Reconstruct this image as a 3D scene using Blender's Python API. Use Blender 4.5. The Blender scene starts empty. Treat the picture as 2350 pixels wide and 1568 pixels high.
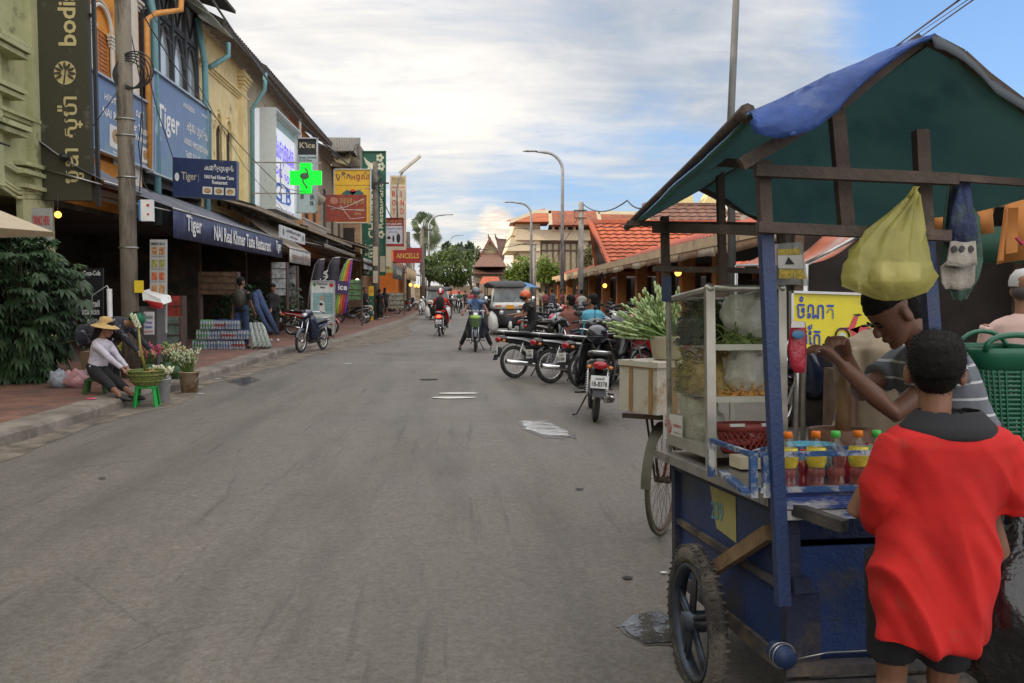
import bpy, math, random
from mathutils import Vector as V, Matrix, Euler, noise, Quaternion
from math import sin, cos, pi, radians as R, sqrt
random.seed(7)
SC = bpy.context.scene
COL = SC.collection
# ---------------------------------------------------------------- camera
H = 1.5
F = 2030.0
cam_d = bpy.data.cameras.new('camera'); cam = bpy.data.objects.new('camera', cam_d); COL.objects.link(cam)
cam.location = (0, 0, H)
cam.rotation_euler = (R(90 - 3.2), 0, R(-3.24))
cam_d.sensor_width = 36; cam_d.lens = 36 * F / 2350; cam_d.clip_start = .05; cam_d.clip_end = 3000
SC.camera = cam
CR = Euler(cam.rotation_euler).to_matrix()
def ray(px, py): return CR @ V(((px - 1175) / F, -(py - 784) / F, -1))
C0 = V((0, 0, H))
def P(px, py, Y): r = ray(px, py); return C0 + r * (Y / r.y)        # point of that pixel at distance Y down the street
def PX(px, py, X): r = ray(px, py); return C0 + r * (X / r.x)       # ... on the plane x = X
def G(px, py, z=0.): r = ray(px, py); return C0 + r * ((z - H) / r.z)  # ... on the plane z
def nrm(v): return V(v).normalized()
# ---------------------------------------------------------------- objects
MW = {}
def tag(o, label=None, cat=None, group=None, kind=None):
    for k, v in (('label', label), ('category', cat), ('group', group), ('kind', kind)):
        if v: o[k] = v
    return o
def thing(name, label, cat, loc=(0, 0, 0), rz=0, group=None, rx=0, sc=1):
    o = bpy.data.objects.new(name, None); COL.objects.link(o)
    o.location = loc; o.rotation_euler = (rx, 0, rz); o.scale = (sc,) * 3
    o.empty_display_size = .1
    MW[o.name] = Matrix.LocRotScale(V(loc), Euler((rx, 0, rz)), V((sc,) * 3))
    return tag(o, label, cat, group)
class MB:
    def __init__(s): s.v = []; s.f = []; s.m = []; s.mi = 0; s.sm = []; s.smooth = True
    def add(s, vs, fs, smooth=None):
        b = len(s.v); s.v += [V(p) for p in vs]
        sm = s.smooth if smooth is None else smooth
        for f in fs: s.f.append([b + i for i in f]); s.m.append(s.mi); s.sm.append(sm)
        return s
    def box(s, c, d, rz=0, M=None):
        c = V(c); h = [x / 2 for x in d]
        M = M or Matrix.Rotation(rz, 3, 'Z')
        vs = [c + M @ V((x * h[0], y * h[1], z * h[2])) for z in (-1, 1) for y in (-1, 1) for x in (-1, 1)]
        return s.add(vs, [(0, 2, 3, 1), (4, 5, 7, 6), (0, 1, 5, 4), (2, 6, 7, 3), (0, 4, 6, 2), (1, 3, 7, 5)], False)
    def b2(s, lo, hi): return s.box([(a + b) / 2 for a, b in zip(lo, hi)], [abs(b - a) for a, b in zip(lo, hi)])
    def bar(s, p0, p1, w, h, up=(0, 0, 1)):
        p0 = V(p0); p1 = V(p1); a = (p1 - p0); L = a.length; a = a / L
        r = a.cross(V(up))
        if r.length < 1e-4: r = a.cross(V((0, 1, 0)))
        r.normalize(); u = r.cross(a)
        M = Matrix((r, a, u)).transposed()
        return s.box((p0 + p1) / 2, (w, L, h), M=M)
    def tube(s, pts, r, seg=8, cap=True, ell=1., up=(0, 0, 1)):
        pts = [V(p) for p in pts]; n = len(pts)
        rs = r if isinstance(r, (list, tuple)) else [r] * n
        vs = []; prev = None
        for i, p in enumerate(pts):
            t = (pts[min(i + 1, n - 1)] - pts[max(i - 1, 0)])
            t = t.normalized() if t.length > 1e-9 else V((0, 0, 1))
            if prev is None:
                x = V(up).cross(t)
                if x.length < 1e-3: x = V((1, 0, 0)).cross(t)
                if x.length < 1e-3: x = V((0, 1, 0)).cross(t)
            else: x = prev - t * prev.dot(t)
            x.normalize(); prev = x; y = t.cross(x)
            for k in range(seg):
                a = 2 * pi * k / seg
                vs.append(p + x * (cos(a) * rs[i]) + y * (sin(a) * rs[i] * ell))
        fs = [(i * seg + k, i * seg + (k + 1) % seg, (i + 1) * seg + (k + 1) % seg, (i + 1) * seg + k) for i in range(n - 1) for k in range(seg)]
        if cap: fs += [tuple(range(seg))[::-1], tuple((n - 1) * seg + k for k in range(seg))]
        return s.add(vs, fs)
    def rings(s, rings, cap=True, closed=True, smooth=None):
        n = len(rings[0]); vs = [p for r in rings for p in r]
        kk = n if closed else n - 1
        fs = [(i * n + k, i * n + (k + 1) % n, (i + 1) * n + (k + 1) % n, (i + 1) * n + k) for i in range(len(rings) - 1) for k in range(kk)]
        if cap: fs += [tuple(range(n))[::-1], tuple((len(rings) - 1) * n + k for k in range(n))]
        return s.add(vs, fs, smooth)
    def lathe(s, prof, c=(0, 0, 0), M=None, seg=20, cap=True):
        c = V(c); M = M or Matrix.Identity(3)
        return s.rings([[c + M @ V((cos(2 * pi * k / seg) * r, sin(2 * pi * k / seg) * r, z)) for k in range(seg)] for r, z in prof], cap)
    def loft(s, secs, seg=14, e=2.6, M=None, c=(0, 0, 0), ax='y'):
        # secs: (y, zc, hw, hh[, xc]) rounded sections along y
        M = M or Matrix.Identity(3); c = V(c); rr = []
        for q in secs:
            y, zc, hw, hh = q[:4]; xc = q[4] if len(q) > 4 else 0; r = []
            for k in range(seg):
                a = 2 * pi * k / seg; ca, sa = cos(a), sin(a)
                r.append(c + M @ V((xc + hw * math.copysign(abs(ca) ** (2 / e), ca), y, zc + hh * math.copysign(abs(sa) ** (2 / e), sa))))
            rr.append(r[::-1])
        return s.rings(rr)
    def ell(s, c, r, M=None, seg=14, rg=8):
        c = V(c); M = M or Matrix.Identity(3)
        if not isinstance(r, (tuple, list, V)): r = (r, r, r)
        vs = [c + M @ V((0, 0, -r[2]))]
        for i in range(1, rg):
            t = pi * i / rg
            for k in range(seg):
                a = 2 * pi * k / seg
                vs.append(c + M @ V((r[0] * sin(t) * cos(a), r[1] * sin(t) * sin(a), -r[2] * cos(t))))
        vs.append(c + M @ V((0, 0, r[2])))
        fs = [(0, 1 + (k + 1) % seg, 1 + k) for k in range(seg)]
        fs += [(1 + i * seg + k, 1 + i * seg + (k + 1) % seg, 1 + (i + 1) * seg + (k + 1) % seg, 1 + (i + 1) * seg + k) for i in range(rg - 2) for k in range(seg)]
        l = len(vs) - 1; b = 1 + (rg - 2) * seg
        fs += [(b + k, b + (k + 1) % seg, l) for k in range(seg)]
        return s.add(vs, fs)
    def torus(s, c, R_, r, M=None, seg=32, rs=8, w=None):
        # axis = local x
        c = V(c); M = M or Matrix.Identity(3); w = w or r
        rr = [[c + M @ V((sin(2 * pi * j / rs) * w, (R_ + cos(2 * pi * j / rs) * r) * cos(2 * pi * i / seg), (R_ + cos(2 * pi * j / rs) * r) * sin(2 * pi * i / seg))) for j in range(rs)] for i in range(seg)]
        b = [p for q in rr for p in q]
        fs = [(i * rs + j, i * rs + (j + 1) % rs, ((i + 1) % seg) * rs + (j + 1) % rs, ((i + 1) % seg) * rs + j) for i in range(seg) for j in range(rs)]
        return s.add(b, fs)
    def cyl(s, p0, p1, r, seg=16): return s.tube([p0, p1], r, seg)
    def quad(s, a, b, c, d): return s.add([a, b, c, d], [(0, 1, 2, 3)], False)
    def poly(s, pts): return s.add(pts, [tuple(range(len(pts)))], False)
    def prism(s, pts, ex):
        ex = V(ex); n = len(pts); pts = [V(p) for p in pts]
        return s.add(pts + [p + ex for p in pts], [tuple(range(n)), tuple(range(2 * n - 1, n - 1, -1))] + [(i, n + i, n + (i + 1) % n, (i + 1) % n) for i in range(n)], False)
    def grid(s, g, th=0, smooth=True):
        n = len(g); m = len(g[0]); g = [[V(p) for p in r] for r in g]
        vs = [p for r in g for p in r]
        fs = [(i * m + j, i * m + j + 1, (i + 1) * m + j + 1, (i + 1) * m + j) for i in range(n - 1) for j in range(m - 1)]
        if not th: return s.add(vs, fs, smooth)
        nn = []
        for i in range(n):
            for j in range(m):
                a = g[min(i + 1, n - 1)][j] - g[max(i - 1, 0)][j]; b = g[i][min(j + 1, m - 1)] - g[i][max(j - 1, 0)]
                q = a.cross(b); nn.append(q.normalized() if q.length > 1e-9 else V((0, 0, 1)))
        N = n * m
        vs2 = [p + q * th for p, q in zip(vs, nn)]
        fs2 = [tuple(N + x for x in f[::-1]) for f in fs]
        bd = [i * m for i in range(n)]; 
        edge = [(0, j) for j in range(m)] + [(i, m - 1) for i in range(1, n)] + [(n - 1, j) for j in range(m - 2, -1, -1)] + [(i, 0) for i in range(n - 2, 0, -1)]
        ed = [i * m + j for i, j in edge]
        sd = [(ed[k], N + ed[k], N + ed[(k + 1) % len(ed)], ed[(k + 1) % len(ed)]) for k in range(len(ed))]
        mi = s.mi
        s.add(vs + vs2, fs, smooth)
        b = len(s.v) - 2 * N
        for f in fs2: s.f.append([b + i for i in f]); s.m.append(mi); s.sm.append(smooth)
        for f in sd: s.f.append([b + i for i in f]); s.m.append(mi); s.sm.append(False)
        return s
    def text(s, t, o, right, up, w, h, fit=True, off=.004, rot=0):
        # text filling the box whose lower left corner is o
        vs, fs, (x0, y0, x1, y1) = glyphs(t)
        if rot: vs = [(-y, x) if rot > 0 else (y, -x) for x, y in vs]; x0, y0, x1, y1 = (-y1, x0, -y0, x1) if rot > 0 else (y0, -x1, y1, -x0)
        right = V(right).normalized(); up = V(up).normalized(); n = right.cross(up)
        sx = w / max(x1 - x0, 1e-6); sy = h / max(y1 - y0, 1e-6)
        if not fit: sx = sy = min(sx, sy)
        ox = (w - sx * (x1 - x0)) / 2; oy = (h - sy * (y1 - y0)) / 2
        o = V(o) + n * off
        return s.add([o + right * ((x - x0) * sx + ox) + up * ((y - y0) * sy + oy) for x, y in vs], fs, False)
    def mesh(s, name, mats, M=None):
        me = bpy.data.meshes.new(name)
        vs = [M @ v for v in s.v] if M else s.v
        me.from_pydata([tuple(v) for v in vs], [], s.f)
        for m in (mats if isinstance(mats, (list, tuple)) else [mats]): me.materials.append(m)
        me.polygons.foreach_set('material_index', s.m)
        me.polygons.foreach_set('use_smooth', s.sm)
        me.update()
        return me
    def obj(s, name, mats, parent=None, W=False, label=None):
        """child (local coordinates, or world ones when W) or, without a parent, a top-level mesh with its origin at its base"""
        if parent is None:
            lo = [min(v[i] for v in s.v) for i in range(3)]; hi = [max(v[i] for v in s.v) for i in range(3)]
            o0 = V(((lo[0] + hi[0]) / 2, (lo[1] + hi[1]) / 2, lo[2]))
            o = bpy.data.objects.new(name, s.mesh(name, mats, Matrix.Translation(-o0))); o.location = o0
            COL.objects.link(o); MW[o.name] = Matrix.Translation(o0)
        else:
            mw = MW[parent.name]
            o = bpy.data.objects.new(name, s.mesh(name, mats, mw.inverted() if W else None))
            COL.objects.link(o); o.parent = parent; MW[o.name] = mw
        if label: o['label'] = label
        return o
_gl = {}
def glyphs(t):
    if t in _gl: return _gl[t]
    c = bpy.data.curves.new('t', 'FONT'); c.body = t; c.resolution_u = 2; c.size = 1; c.offset = .012 if ord(t[0]) > 0x1000 else .02
    o = bpy.data.objects.new('t', c); COL.objects.link(o)
    dg = bpy.context.evaluated_depsgraph_get()
    me = bpy.data.meshes.new_from_object(o.evaluated_get(dg))
    vs = [(v.co.x, v.co.y) for v in me.vertices]; fs = [tuple(p.vertices) for p in me.polygons]
    bpy.data.objects.remove(o); bpy.data.curves.remove(c); bpy.data.meshes.remove(me)
    if not vs: vs = [(0, 0), (1, 0), (1, 1)]; fs = [(0, 1, 2)]
    bb = (min(v[0] for v in vs), min(v[1] for v in vs), max(v[0] for v in vs), max(v[1] for v in vs))
    _gl[t] = (vs, fs, bb); return _gl[t]
def copy_tree(o, parent=None):
    c = o.copy(); COL.objects.link(c)
    if parent: c.parent = parent
    for ch in list(o.children): copy_tree(ch, c)
    return c
def dup(o, label, loc, rz=None, group=None, repl=None):
    c = copy_tree(o); c.location = loc
    if rz is not None: c.rotation_euler[2] = rz
    c['label'] = label
    if group: c['group'] = group
    MW[c.name] = Matrix.LocRotScale(c.location, c.rotation_euler, c.scale)
    def fix(x):
        for ch in x.children:
            MW[ch.name] = MW[c.name]; fix(ch)
    fix(c)
    if repl: recolor(c, repl)
    return c
def recolor(c, repl):
    for ch in c.children:
        me = ch.data
        if me and any(m and m.name in repl for m in me.materials):
            for i, sl in enumerate(ch.material_slots):
                nm = me.materials[i].name
                if nm in repl: sl.link = 'OBJECT'; sl.material = repl[nm]
        recolor(ch, repl)
# ---------------------------------------------------------------- materials
_m = {}
def lin(c):
    if isinstance(c, str):
        c = [int(c[i:i + 2], 16) / 255 for i in (0, 2, 4)]
        return tuple(((x + .055) / 1.055) ** 2.4 if x > .04 else x / 12.92 for x in c)
    return tuple(c)
def mat(name, col, rough=.6, metal=0., var=.15, scale=6., bump=0., bscale=60., dirt=None, damt=.0, dscale=3., alpha=None, emit=0, spec=.5, coat=0, trans=0, coords='Object', stretch=(1, 1, 1), sheen=0):
    if name in _m: return _m[name]
    if dirt is None and name[:5] in ('sign_', 'board', 'flag_', 'valan', 'strip'): dirt, damt, dscale = (.2, .17, .14), .13, 1.6
    m = bpy.data.materials.new(name); m.use_nodes = True; nt = m.node_tree; N = nt.nodes; L = nt.links
    b = N['Principled BSDF']; col = lin(col)
    b.inputs['Roughness'].default_value = rough; b.inputs['Metallic'].default_value = metal
    b.inputs['Specular IOR Level'].default_value = spec
    if coat: b.inputs['Coat Weight'].default_value = coat; b.inputs['Coat Roughness'].default_value = .08
    if sheen: b.inputs['Sheen Weight'].default_value = sheen
    tc = N.new('ShaderNodeTexCoord'); mp = N.new('ShaderNodeMapping'); mp.inputs['Scale'].default_value = stretch
    L.new(tc.outputs[coords], mp.inputs[0])
    def nz(sc, det=4, ro=.6):
        n = N.new('ShaderNodeTexNoise'); n.inputs['Scale'].default_value = sc; n.inputs['Detail'].default_value = det; n.inputs['Roughness'].default_value = ro
        L.new(mp.outputs[0], n.inputs['Vector']); return n
    n1 = nz(scale); mr = N.new('ShaderNodeMapRange'); mr.inputs[1].default_value = .3; mr.inputs[2].default_value = .7
    mr.inputs[3].default_value = 1 - var; mr.inputs[4].default_value = 1 + var; L.new(n1.outputs[0], mr.inputs[0])
    mul = N.new('ShaderNodeMix'); mul.data_type = 'RGBA'; mul.blend_type = 'MULTIPLY'; mul.inputs[0].default_value = 1
    mul.inputs[6].default_value = (*col, 1); L.new(mr.outputs[0], mul.inputs[7]); out = mul.outputs[2]
    if dirt is not None:
        n2 = nz(dscale, 8, .7); r2 = N.new('ShaderNodeMapRange'); r2.inputs[1].default_value = .62 - damt * .35; r2.inputs[2].default_value = .70 - damt * .25
        L.new(n2.outputs[0], r2.inputs[0]); mx = N.new('ShaderNodeMix'); mx.data_type = 'RGBA'
        L.new(r2.outputs[0], mx.inputs[0]); L.new(out, mx.inputs[6]); mx.inputs[7].default_value = (*lin(dirt), 1); out = mx.outputs[2]
    L.new(out, b.inputs['Base Color'])
    if bump:
        n3 = nz(bscale, 3); bp = N.new('ShaderNodeBump'); bp.inputs['Strength'].default_value = bump; bp.inputs['Distance'].default_value = .02
        L.new(n3.outputs[0], bp.inputs['Height']); L.new(bp.outputs[0], b.inputs['Normal'])
    if emit: b.inputs['Emission Color'].default_value = (*col, 1); b.inputs['Emission Strength'].default_value = emit
    if trans:
        tr = N.new('ShaderNodeBsdfTranslucent'); tr.inputs[0].default_value = (*[sqrt(x) for x in col], 1); ms = N.new('ShaderNodeMixShader'); ms.inputs[0].default_value = trans
        L.new(b.outputs[0], ms.inputs[1]); L.new(tr.outputs[0], ms.inputs[2]); L.new(ms.outputs[0], N['Material Output'].inputs[0])
    if alpha is not None:
        o = N['Material Output'].inputs[0].links[0].from_socket if N['Material Output'].inputs[0].links else b.outputs[0]
        tp = N.new('ShaderNodeBsdfTransparent'); tp.inputs[0].default_value = (*[min(1, .5 + .5 * x / max(col)) for x in col], 1); ms = N.new('ShaderNodeMixShader'); ms.inputs[0].default_value = alpha
        L.new(tp.outputs[0], ms.inputs[1]); L.new(o, ms.inputs[2]); L.new(ms.outputs[0], N['Material Output'].inputs[0])
    _m[name] = m; return m
def glass(name, tint=(.9, .95, .95), refl=1.0, dust=.06, dcol=(.5, .5, .45), rough=.03):
    """thin clear sheet: see-through with fresnel reflection and a film of dust"""
    if name in _m: return _m[name]
    m = bpy.data.materials.new(name); m.use_nodes = True; nt = m.node_tree; N = nt.nodes; L = nt.links
    for n in list(N):
        if n.type != 'OUTPUT_MATERIAL': N.remove(n)
    out = [n for n in N if n.type == 'OUTPUT_MATERIAL'][0]
    t = N.new('ShaderNodeBsdfTransparent'); t.inputs[0].default_value = (*tint, 1)
    g = N.new('ShaderNodeBsdfGlossy'); g.inputs['Roughness'].default_value = rough; g.inputs[0].default_value = (refl, refl, refl, 1)
    lw = N.new('ShaderNodeLayerWeight'); lw.inputs[0].default_value = .5; pw = N.new('ShaderNodeMath'); pw.operation = 'POWER'; L.new(lw.outputs['Facing'], pw.inputs[0]); pw.inputs[1].default_value = 4.5; f = N.new('ShaderNodeMath'); f.operation = 'MULTIPLY_ADD'; L.new(pw.outputs[0], f.inputs[0]); f.inputs[1].default_value = .75; f.inputs[2].default_value = .04
    a = N.new('ShaderNodeMixShader'); L.new(f.outputs[0], a.inputs[0]); L.new(t.outputs[0], a.inputs[1]); L.new(g.outputs[0], a.inputs[2])
    d = N.new('ShaderNodeBsdfDiffuse'); d.inputs[0].default_value = (*dcol, 1)
    tc = N.new('ShaderNodeTexCoord'); n = N.new('ShaderNodeTexNoise'); n.inputs['Scale'].default_value = 9; n.inputs['Detail'].default_value = 6
    L.new(tc.outputs['Object'], n.inputs['Vector']); mr = N.new('ShaderNodeMapRange'); mr.inputs[1].default_value = .35; mr.inputs[2].default_value = .75
    mr.inputs[3].default_value = dust * .4; mr.inputs[4].default_value = dust * 2; L.new(n.outputs[0], mr.inputs[0])
    b = N.new('ShaderNodeMixShader'); L.new(mr.outputs[0], b.inputs[0]); L.new(a.outputs[0], b.inputs[1]); L.new(d.outputs[0], b.inputs[2])
    L.new(b.outputs[0], out.inputs[0]); _m[name] = m; return m
def emis(name, col, st):
    if name in _m: return _m[name]
    m = bpy.data.materials.new(name); m.use_nodes = True; b = m.node_tree.nodes['Principled BSDF']
    b.inputs['Base Color'].default_value = (*lin(col), 1); b.inputs['Emission Color'].default_value = (*lin(col), 1); b.inputs['Emission Strength'].default_value = st
    _m[name] = m; return m
BLK = mat('black_plastic', (.018, .018, .02), .45, var=.2)
RUB = mat('rubber', (.025, .024, .023), .85, var=.3, scale=20, bump=.3, bscale=120, dirt=(.09, .08, .065), damt=.25, dscale=6)
CHR = mat('chrome', (.7, .7, .7), .18, 1., var=.1)
STL = mat('steel', (.42, .42, .41), .35, 1., var=.2, scale=10)
RST = mat('rusty_steel', (.09, .06, .045), .7, .3, var=.4, scale=20)
WHT = mat('white_paint', (.72, .72, .7), .45, var=.08, dirt=(.4, .38, .33), damt=.1)
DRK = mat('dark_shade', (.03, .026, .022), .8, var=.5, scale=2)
CON = mat('concrete', (.25, .235, .21), .85, var=.25, scale=5, bump=.35, bscale=50, dirt=(.12, .11, .095), damt=.3, dscale=2.5)
WOOD = mat('old_wood', (.085, .055, .035), .75, var=.45, scale=8, bump=.3, bscale=40, stretch=(1, 1, 1), dirt=(.17, .13, .1), damt=.2, dscale=5)
TEXTW = mat('lettering_white', (.75, .75, .73), .5, var=.05)
TEXTK = mat('lettering_black', (.02, .02, .025), .5, var=.05)
TEXTR = mat('lettering_red', (.5, .03, .03), .5, var=.05)
TEXTB = mat('lettering_blue', (.02, .05, .3), .5, var=.05)
CARD = mat('cardboard', (.33, .22, .13), .85, var=.15)
# ---------------------------------------------------------------- light and sky
SUN_AZ = -104.0   # degrees from the street's axis, to the left
SUN_EL = 23.0
sd = V((sin(R(SUN_AZ)) * cos(R(SUN_EL)), cos(R(SUN_AZ)) * cos(R(SUN_EL)), sin(R(SUN_EL))))
sl = bpy.data.lights.new('sun', 'SUN'); sl.energy = 2.4; sl.angle = R(1.5); sl.color = (1, .83, .62)
so = bpy.data.objects.new('sun', sl); COL.objects.link(so); so.rotation_euler = sd.to_track_quat('Z', 'Y').to_euler(); so.location = (0, 0, 60)
w = bpy.data.worlds.new('World'); SC.world = w; w.use_nodes = True
nt = w.node_tree; N = nt.nodes; L = nt.links
bg = N['Background']; bg.inputs[1].default_value = .1
def nd(t, **k):
    n = N.new(t)
    for a, b in k.items(): setattr(n, a, b)
    return n
def math_(op, a, b=None, clamp=False):
    n = nd('ShaderNodeMath', operation=op); n.use_clamp = clamp
    for i, x in enumerate((a, b)):
        if x is None: continue
        if isinstance(x, (int, float)): n.inputs[i].default_value = x
        else: L.new(x, n.inputs[i])
    return n.outputs[0]
def mixc(f, a, b):
    n = nd('ShaderNodeMix', data_type='RGBA'); n.clamp_factor = True
    for i, x in ((0, f), (6, a), (7, b)):
        if isinstance(x, tuple): n.inputs[i].default_value = (*x, 1)
        elif isinstance(x, (int, float)): n.inputs[i].default_value = x
        else: L.new(x, n.inputs[i])
    return n.outputs[2]
def mrange(x, a, b, c=0., d=1., smooth=True):
    n = nd('ShaderNodeMapRange'); n.interpolation_type = 'SMOOTHSTEP' if smooth else 'LINEAR'
    L.new(x, n.inputs[0])
    for i, q in enumerate((a, b, c, d)): n.inputs[1 + i].default_value = q
    return n.outputs[0]
sky = nd('ShaderNodeTexSky', sky_type='NISHITA'); sky.sun_disc = False; sky.sun_elevation = R(SUN_EL); sky.sun_rotation = R(SUN_AZ); sky.dust_density = 1.2; sky.ozone_density = 2.0
tc = nd('ShaderNodeTexCoord'); dirv = tc.outputs['Generated']
sep = nd('ShaderNodeSeparateXYZ'); L.new(dirv, sep.inputs[0])
def blob(px, py, r0, r1):           # soft round patch of sky in a fixed compass direction
    d = ray(px, py).normalized(); n = nd('ShaderNodeVectorMath', operation='DOT_PRODUCT'); L.new(warp, n.inputs[0]); n.inputs[1].default_value = d
    return mrange(n.outputs['Value'], cos(R(r1)), cos(R(r0)))
# warped direction so that the patches get ragged edges
wn = nd('ShaderNodeTexNoise'); wn.inputs['Scale'].default_value = 7; wn.inputs['Detail'].default_value = 6; L.new(dirv, wn.inputs['Vector'])
wv = nd('ShaderNodeVectorMath', operation='SUBTRACT'); L.new(wn.outputs['Color'], wv.inputs[0]); wv.inputs[1].default_value = (.5, .5, .5)
ws = nd('ShaderNodeVectorMath', operation='SCALE'); L.new(wv.outputs[0], ws.inputs[0]); ws.inputs['Scale'].default_value = .12
wa = nd('ShaderNodeVectorMath', operation='ADD'); L.new(dirv, wa.inputs[0]); L.new(ws.outputs[0], wa.inputs[1]); wz = nd('ShaderNodeVectorMath', operation='NORMALIZE'); L.new(wa.outputs[0], wz.inputs[0]); warp = wz.outputs[0]
w2 = nd('ShaderNodeTexNoise'); w2.inputs['Scale'].default_value = 26; w2.inputs['Detail'].default_value = 5; L.new(dirv, w2.inputs['Vector'])
w3 = nd('ShaderNodeVectorMath', operation='SUBTRACT'); L.new(w2.outputs['Color'], w3.inputs[0]); w3.inputs[1].default_value = (.5, .5, .5); w4 = nd('ShaderNodeVectorMath', operation='SCALE'); L.new(w3.outputs[0], w4.inputs[0]); w4.inputs['Scale'].default_value = .022
w5 = nd('ShaderNodeVectorMath', operation='ADD'); L.new(dirv, w5.inputs[0]); L.new(w4.outputs[0], w5.inputs[1]); w6 = nd('ShaderNodeVectorMath', operation='NORMALIZE'); L.new(w5.outputs[0], w6.inputs[0])
def blob2(px, py, r0, r1):
    n = nd('ShaderNodeVectorMath', operation='DOT_PRODUCT'); L.new(w6.outputs[0], n.inputs[0]); n.inputs[1].default_value = ray(px, py).normalized(); return mrange(n.outputs['Value'], cos(R(r1)), cos(R(r0)))
# cloud deck: direction projected on a plane overhead
zz = math_('ADD', math_('MAXIMUM', sep.outputs[2], 0.0), .10)
cx = math_('DIVIDE', sep.outputs[0], zz); cy = math_('DIVIDE', sep.outputs[1], zz)
cmb = nd('ShaderNodeCombineXYZ'); L.new(cx, cmb.inputs[0]); L.new(cy, cmb.inputs[1])
def cn(scale, det, ro, sx=1., sy=1., off=0.):
    mp = nd('ShaderNodeMapping'); mp.inputs['Scale'].default_value = (sx, sy, 1); mp.inputs['Location'].default_value = (off, off * 1.7, off); mp.inputs['Rotation'].default_value = (0, 0, .35)
    L.new(cmb.outputs[0], mp.inputs[0]); n = nd('ShaderNodeTexNoise'); n.inputs['Scale'].default_value = scale; n.inputs['Detail'].default_value = det; n.inputs['Roughness'].default_value = ro
    n.inputs['Distortion'].default_value = .4
    L.new(mp.outputs[0], n.inputs['Vector']); return n.outputs[0]
c1 = cn(1.1, 9, .58, 1, .8, 3.1); c2 = cn(2.6, 8, .62, .7, 1.5, 9.4); c3 = cn(.45, 4, .5, 1, 1, 1.7)
blue_r = blob(2540, 60, 5, 15.5); blue_m = blob(1400, 545, 3, 11)
clear = math_('ADD', math_('MULTIPLY', blue_r, .42), math_('MULTIPLY', blue_m, .11))
dn = nd('ShaderNodeTexNoise'); dn.inputs['Scale'].default_value = 3.2; dn.inputs['Detail'].default_value = 7; dn.inputs['Roughness'].default_value = .55; dn.inputs['Distortion'].default_value = .6
dm = nd('ShaderNodeMapping'); dm.inputs['Scale'].default_value = (1, 1, 2.4); L.new(dirv, dm.inputs[0]); L.new(dm.outputs[0], dn.inputs['Vector']); d1 = dn.outputs[0]
cov = math_('ADD', math_('MULTIPLY', c1, .35), math_('ADD', math_('MULTIPLY', c2, .2), math_('MULTIPLY', d1, .45)))
lowc = math_('MULTIPLY', mrange(sep.outputs[2], .05, .26, 1., 0.), .035); cov = math_('SUBTRACT', math_('SUBTRACT', cov, clear), lowc)
cover = mrange(cov, .27, .53)
bright = mrange(math_('ADD', math_('MULTIPLY', c2, .35), math_('ADD', math_('MULTIPLY', c3, .2), math_('MULTIPLY', d1, .45))), .40, .66)
glow = blob(830, 210, 1, 17)
ccol = mixc(bright, (3.0, 3.4, 4.0), (5.2, 5.3, 5.45))
ccol = mixc(math_('MULTIPLY', glow, math_('ADD', math_('MULTIPLY', bright, .45), .5)), ccol, (8.0, 7.5, 6.8))
low = mrange(sep.outputs[2], .05, .24, 1., 0.)
ccol = mixc(math_('MULTIPLY', low, .4), ccol, (6.2, 5.8, 5.0))
# Nishita blue, lifted by a thin veil
skyc = nd('ShaderNodeVectorMath', operation='MULTIPLY'); L.new(sky.outputs[0], skyc.inputs[0]); skyc.inputs[1].default_value = (1.1, 1.25, 1.5)
veil = mixc(.5, skyc.outputs[0], (1.7, 3.0, 5.2))
base = mixc(cover, veil, ccol)
# tall sunlit cumulus above the roofs at the end of the street
cu = nd('ShaderNodeMath', operation='MAXIMUM'); L.new(blob2(1155, 590, 1.0, 2.5), cu.inputs[0]); L.new(blob2(1140, 515, .3, 1.35), cu.inputs[1])
cs = cn(9, 5, .6, 1, 1, 4.4)
base = mixc(math_('MULTIPLY', cu.outputs[0], .95), base, mixc(mrange(cs, .35, .65), (6.2, 5.1, 4.3), (8.4, 7.7, 6.2)))
# the bright sky overhead and behind, out of the frame
up_ = mrange(sep.outputs[2], .42, .75); back = mrange(sep.outputs[1], .2, -.6)
base = mixc(math_('MULTIPLY', math_('MAXIMUM', up_, back), .8), base, (13.5, 13.2, 13.0))
L.new(base, bg.inputs[0])
SC.view_settings.view_transform = 'Standard'; SC.view_settings.look = 'None'; SC.view_settings.exposure = 0.62; SC.view_settings.gamma = 1
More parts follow.
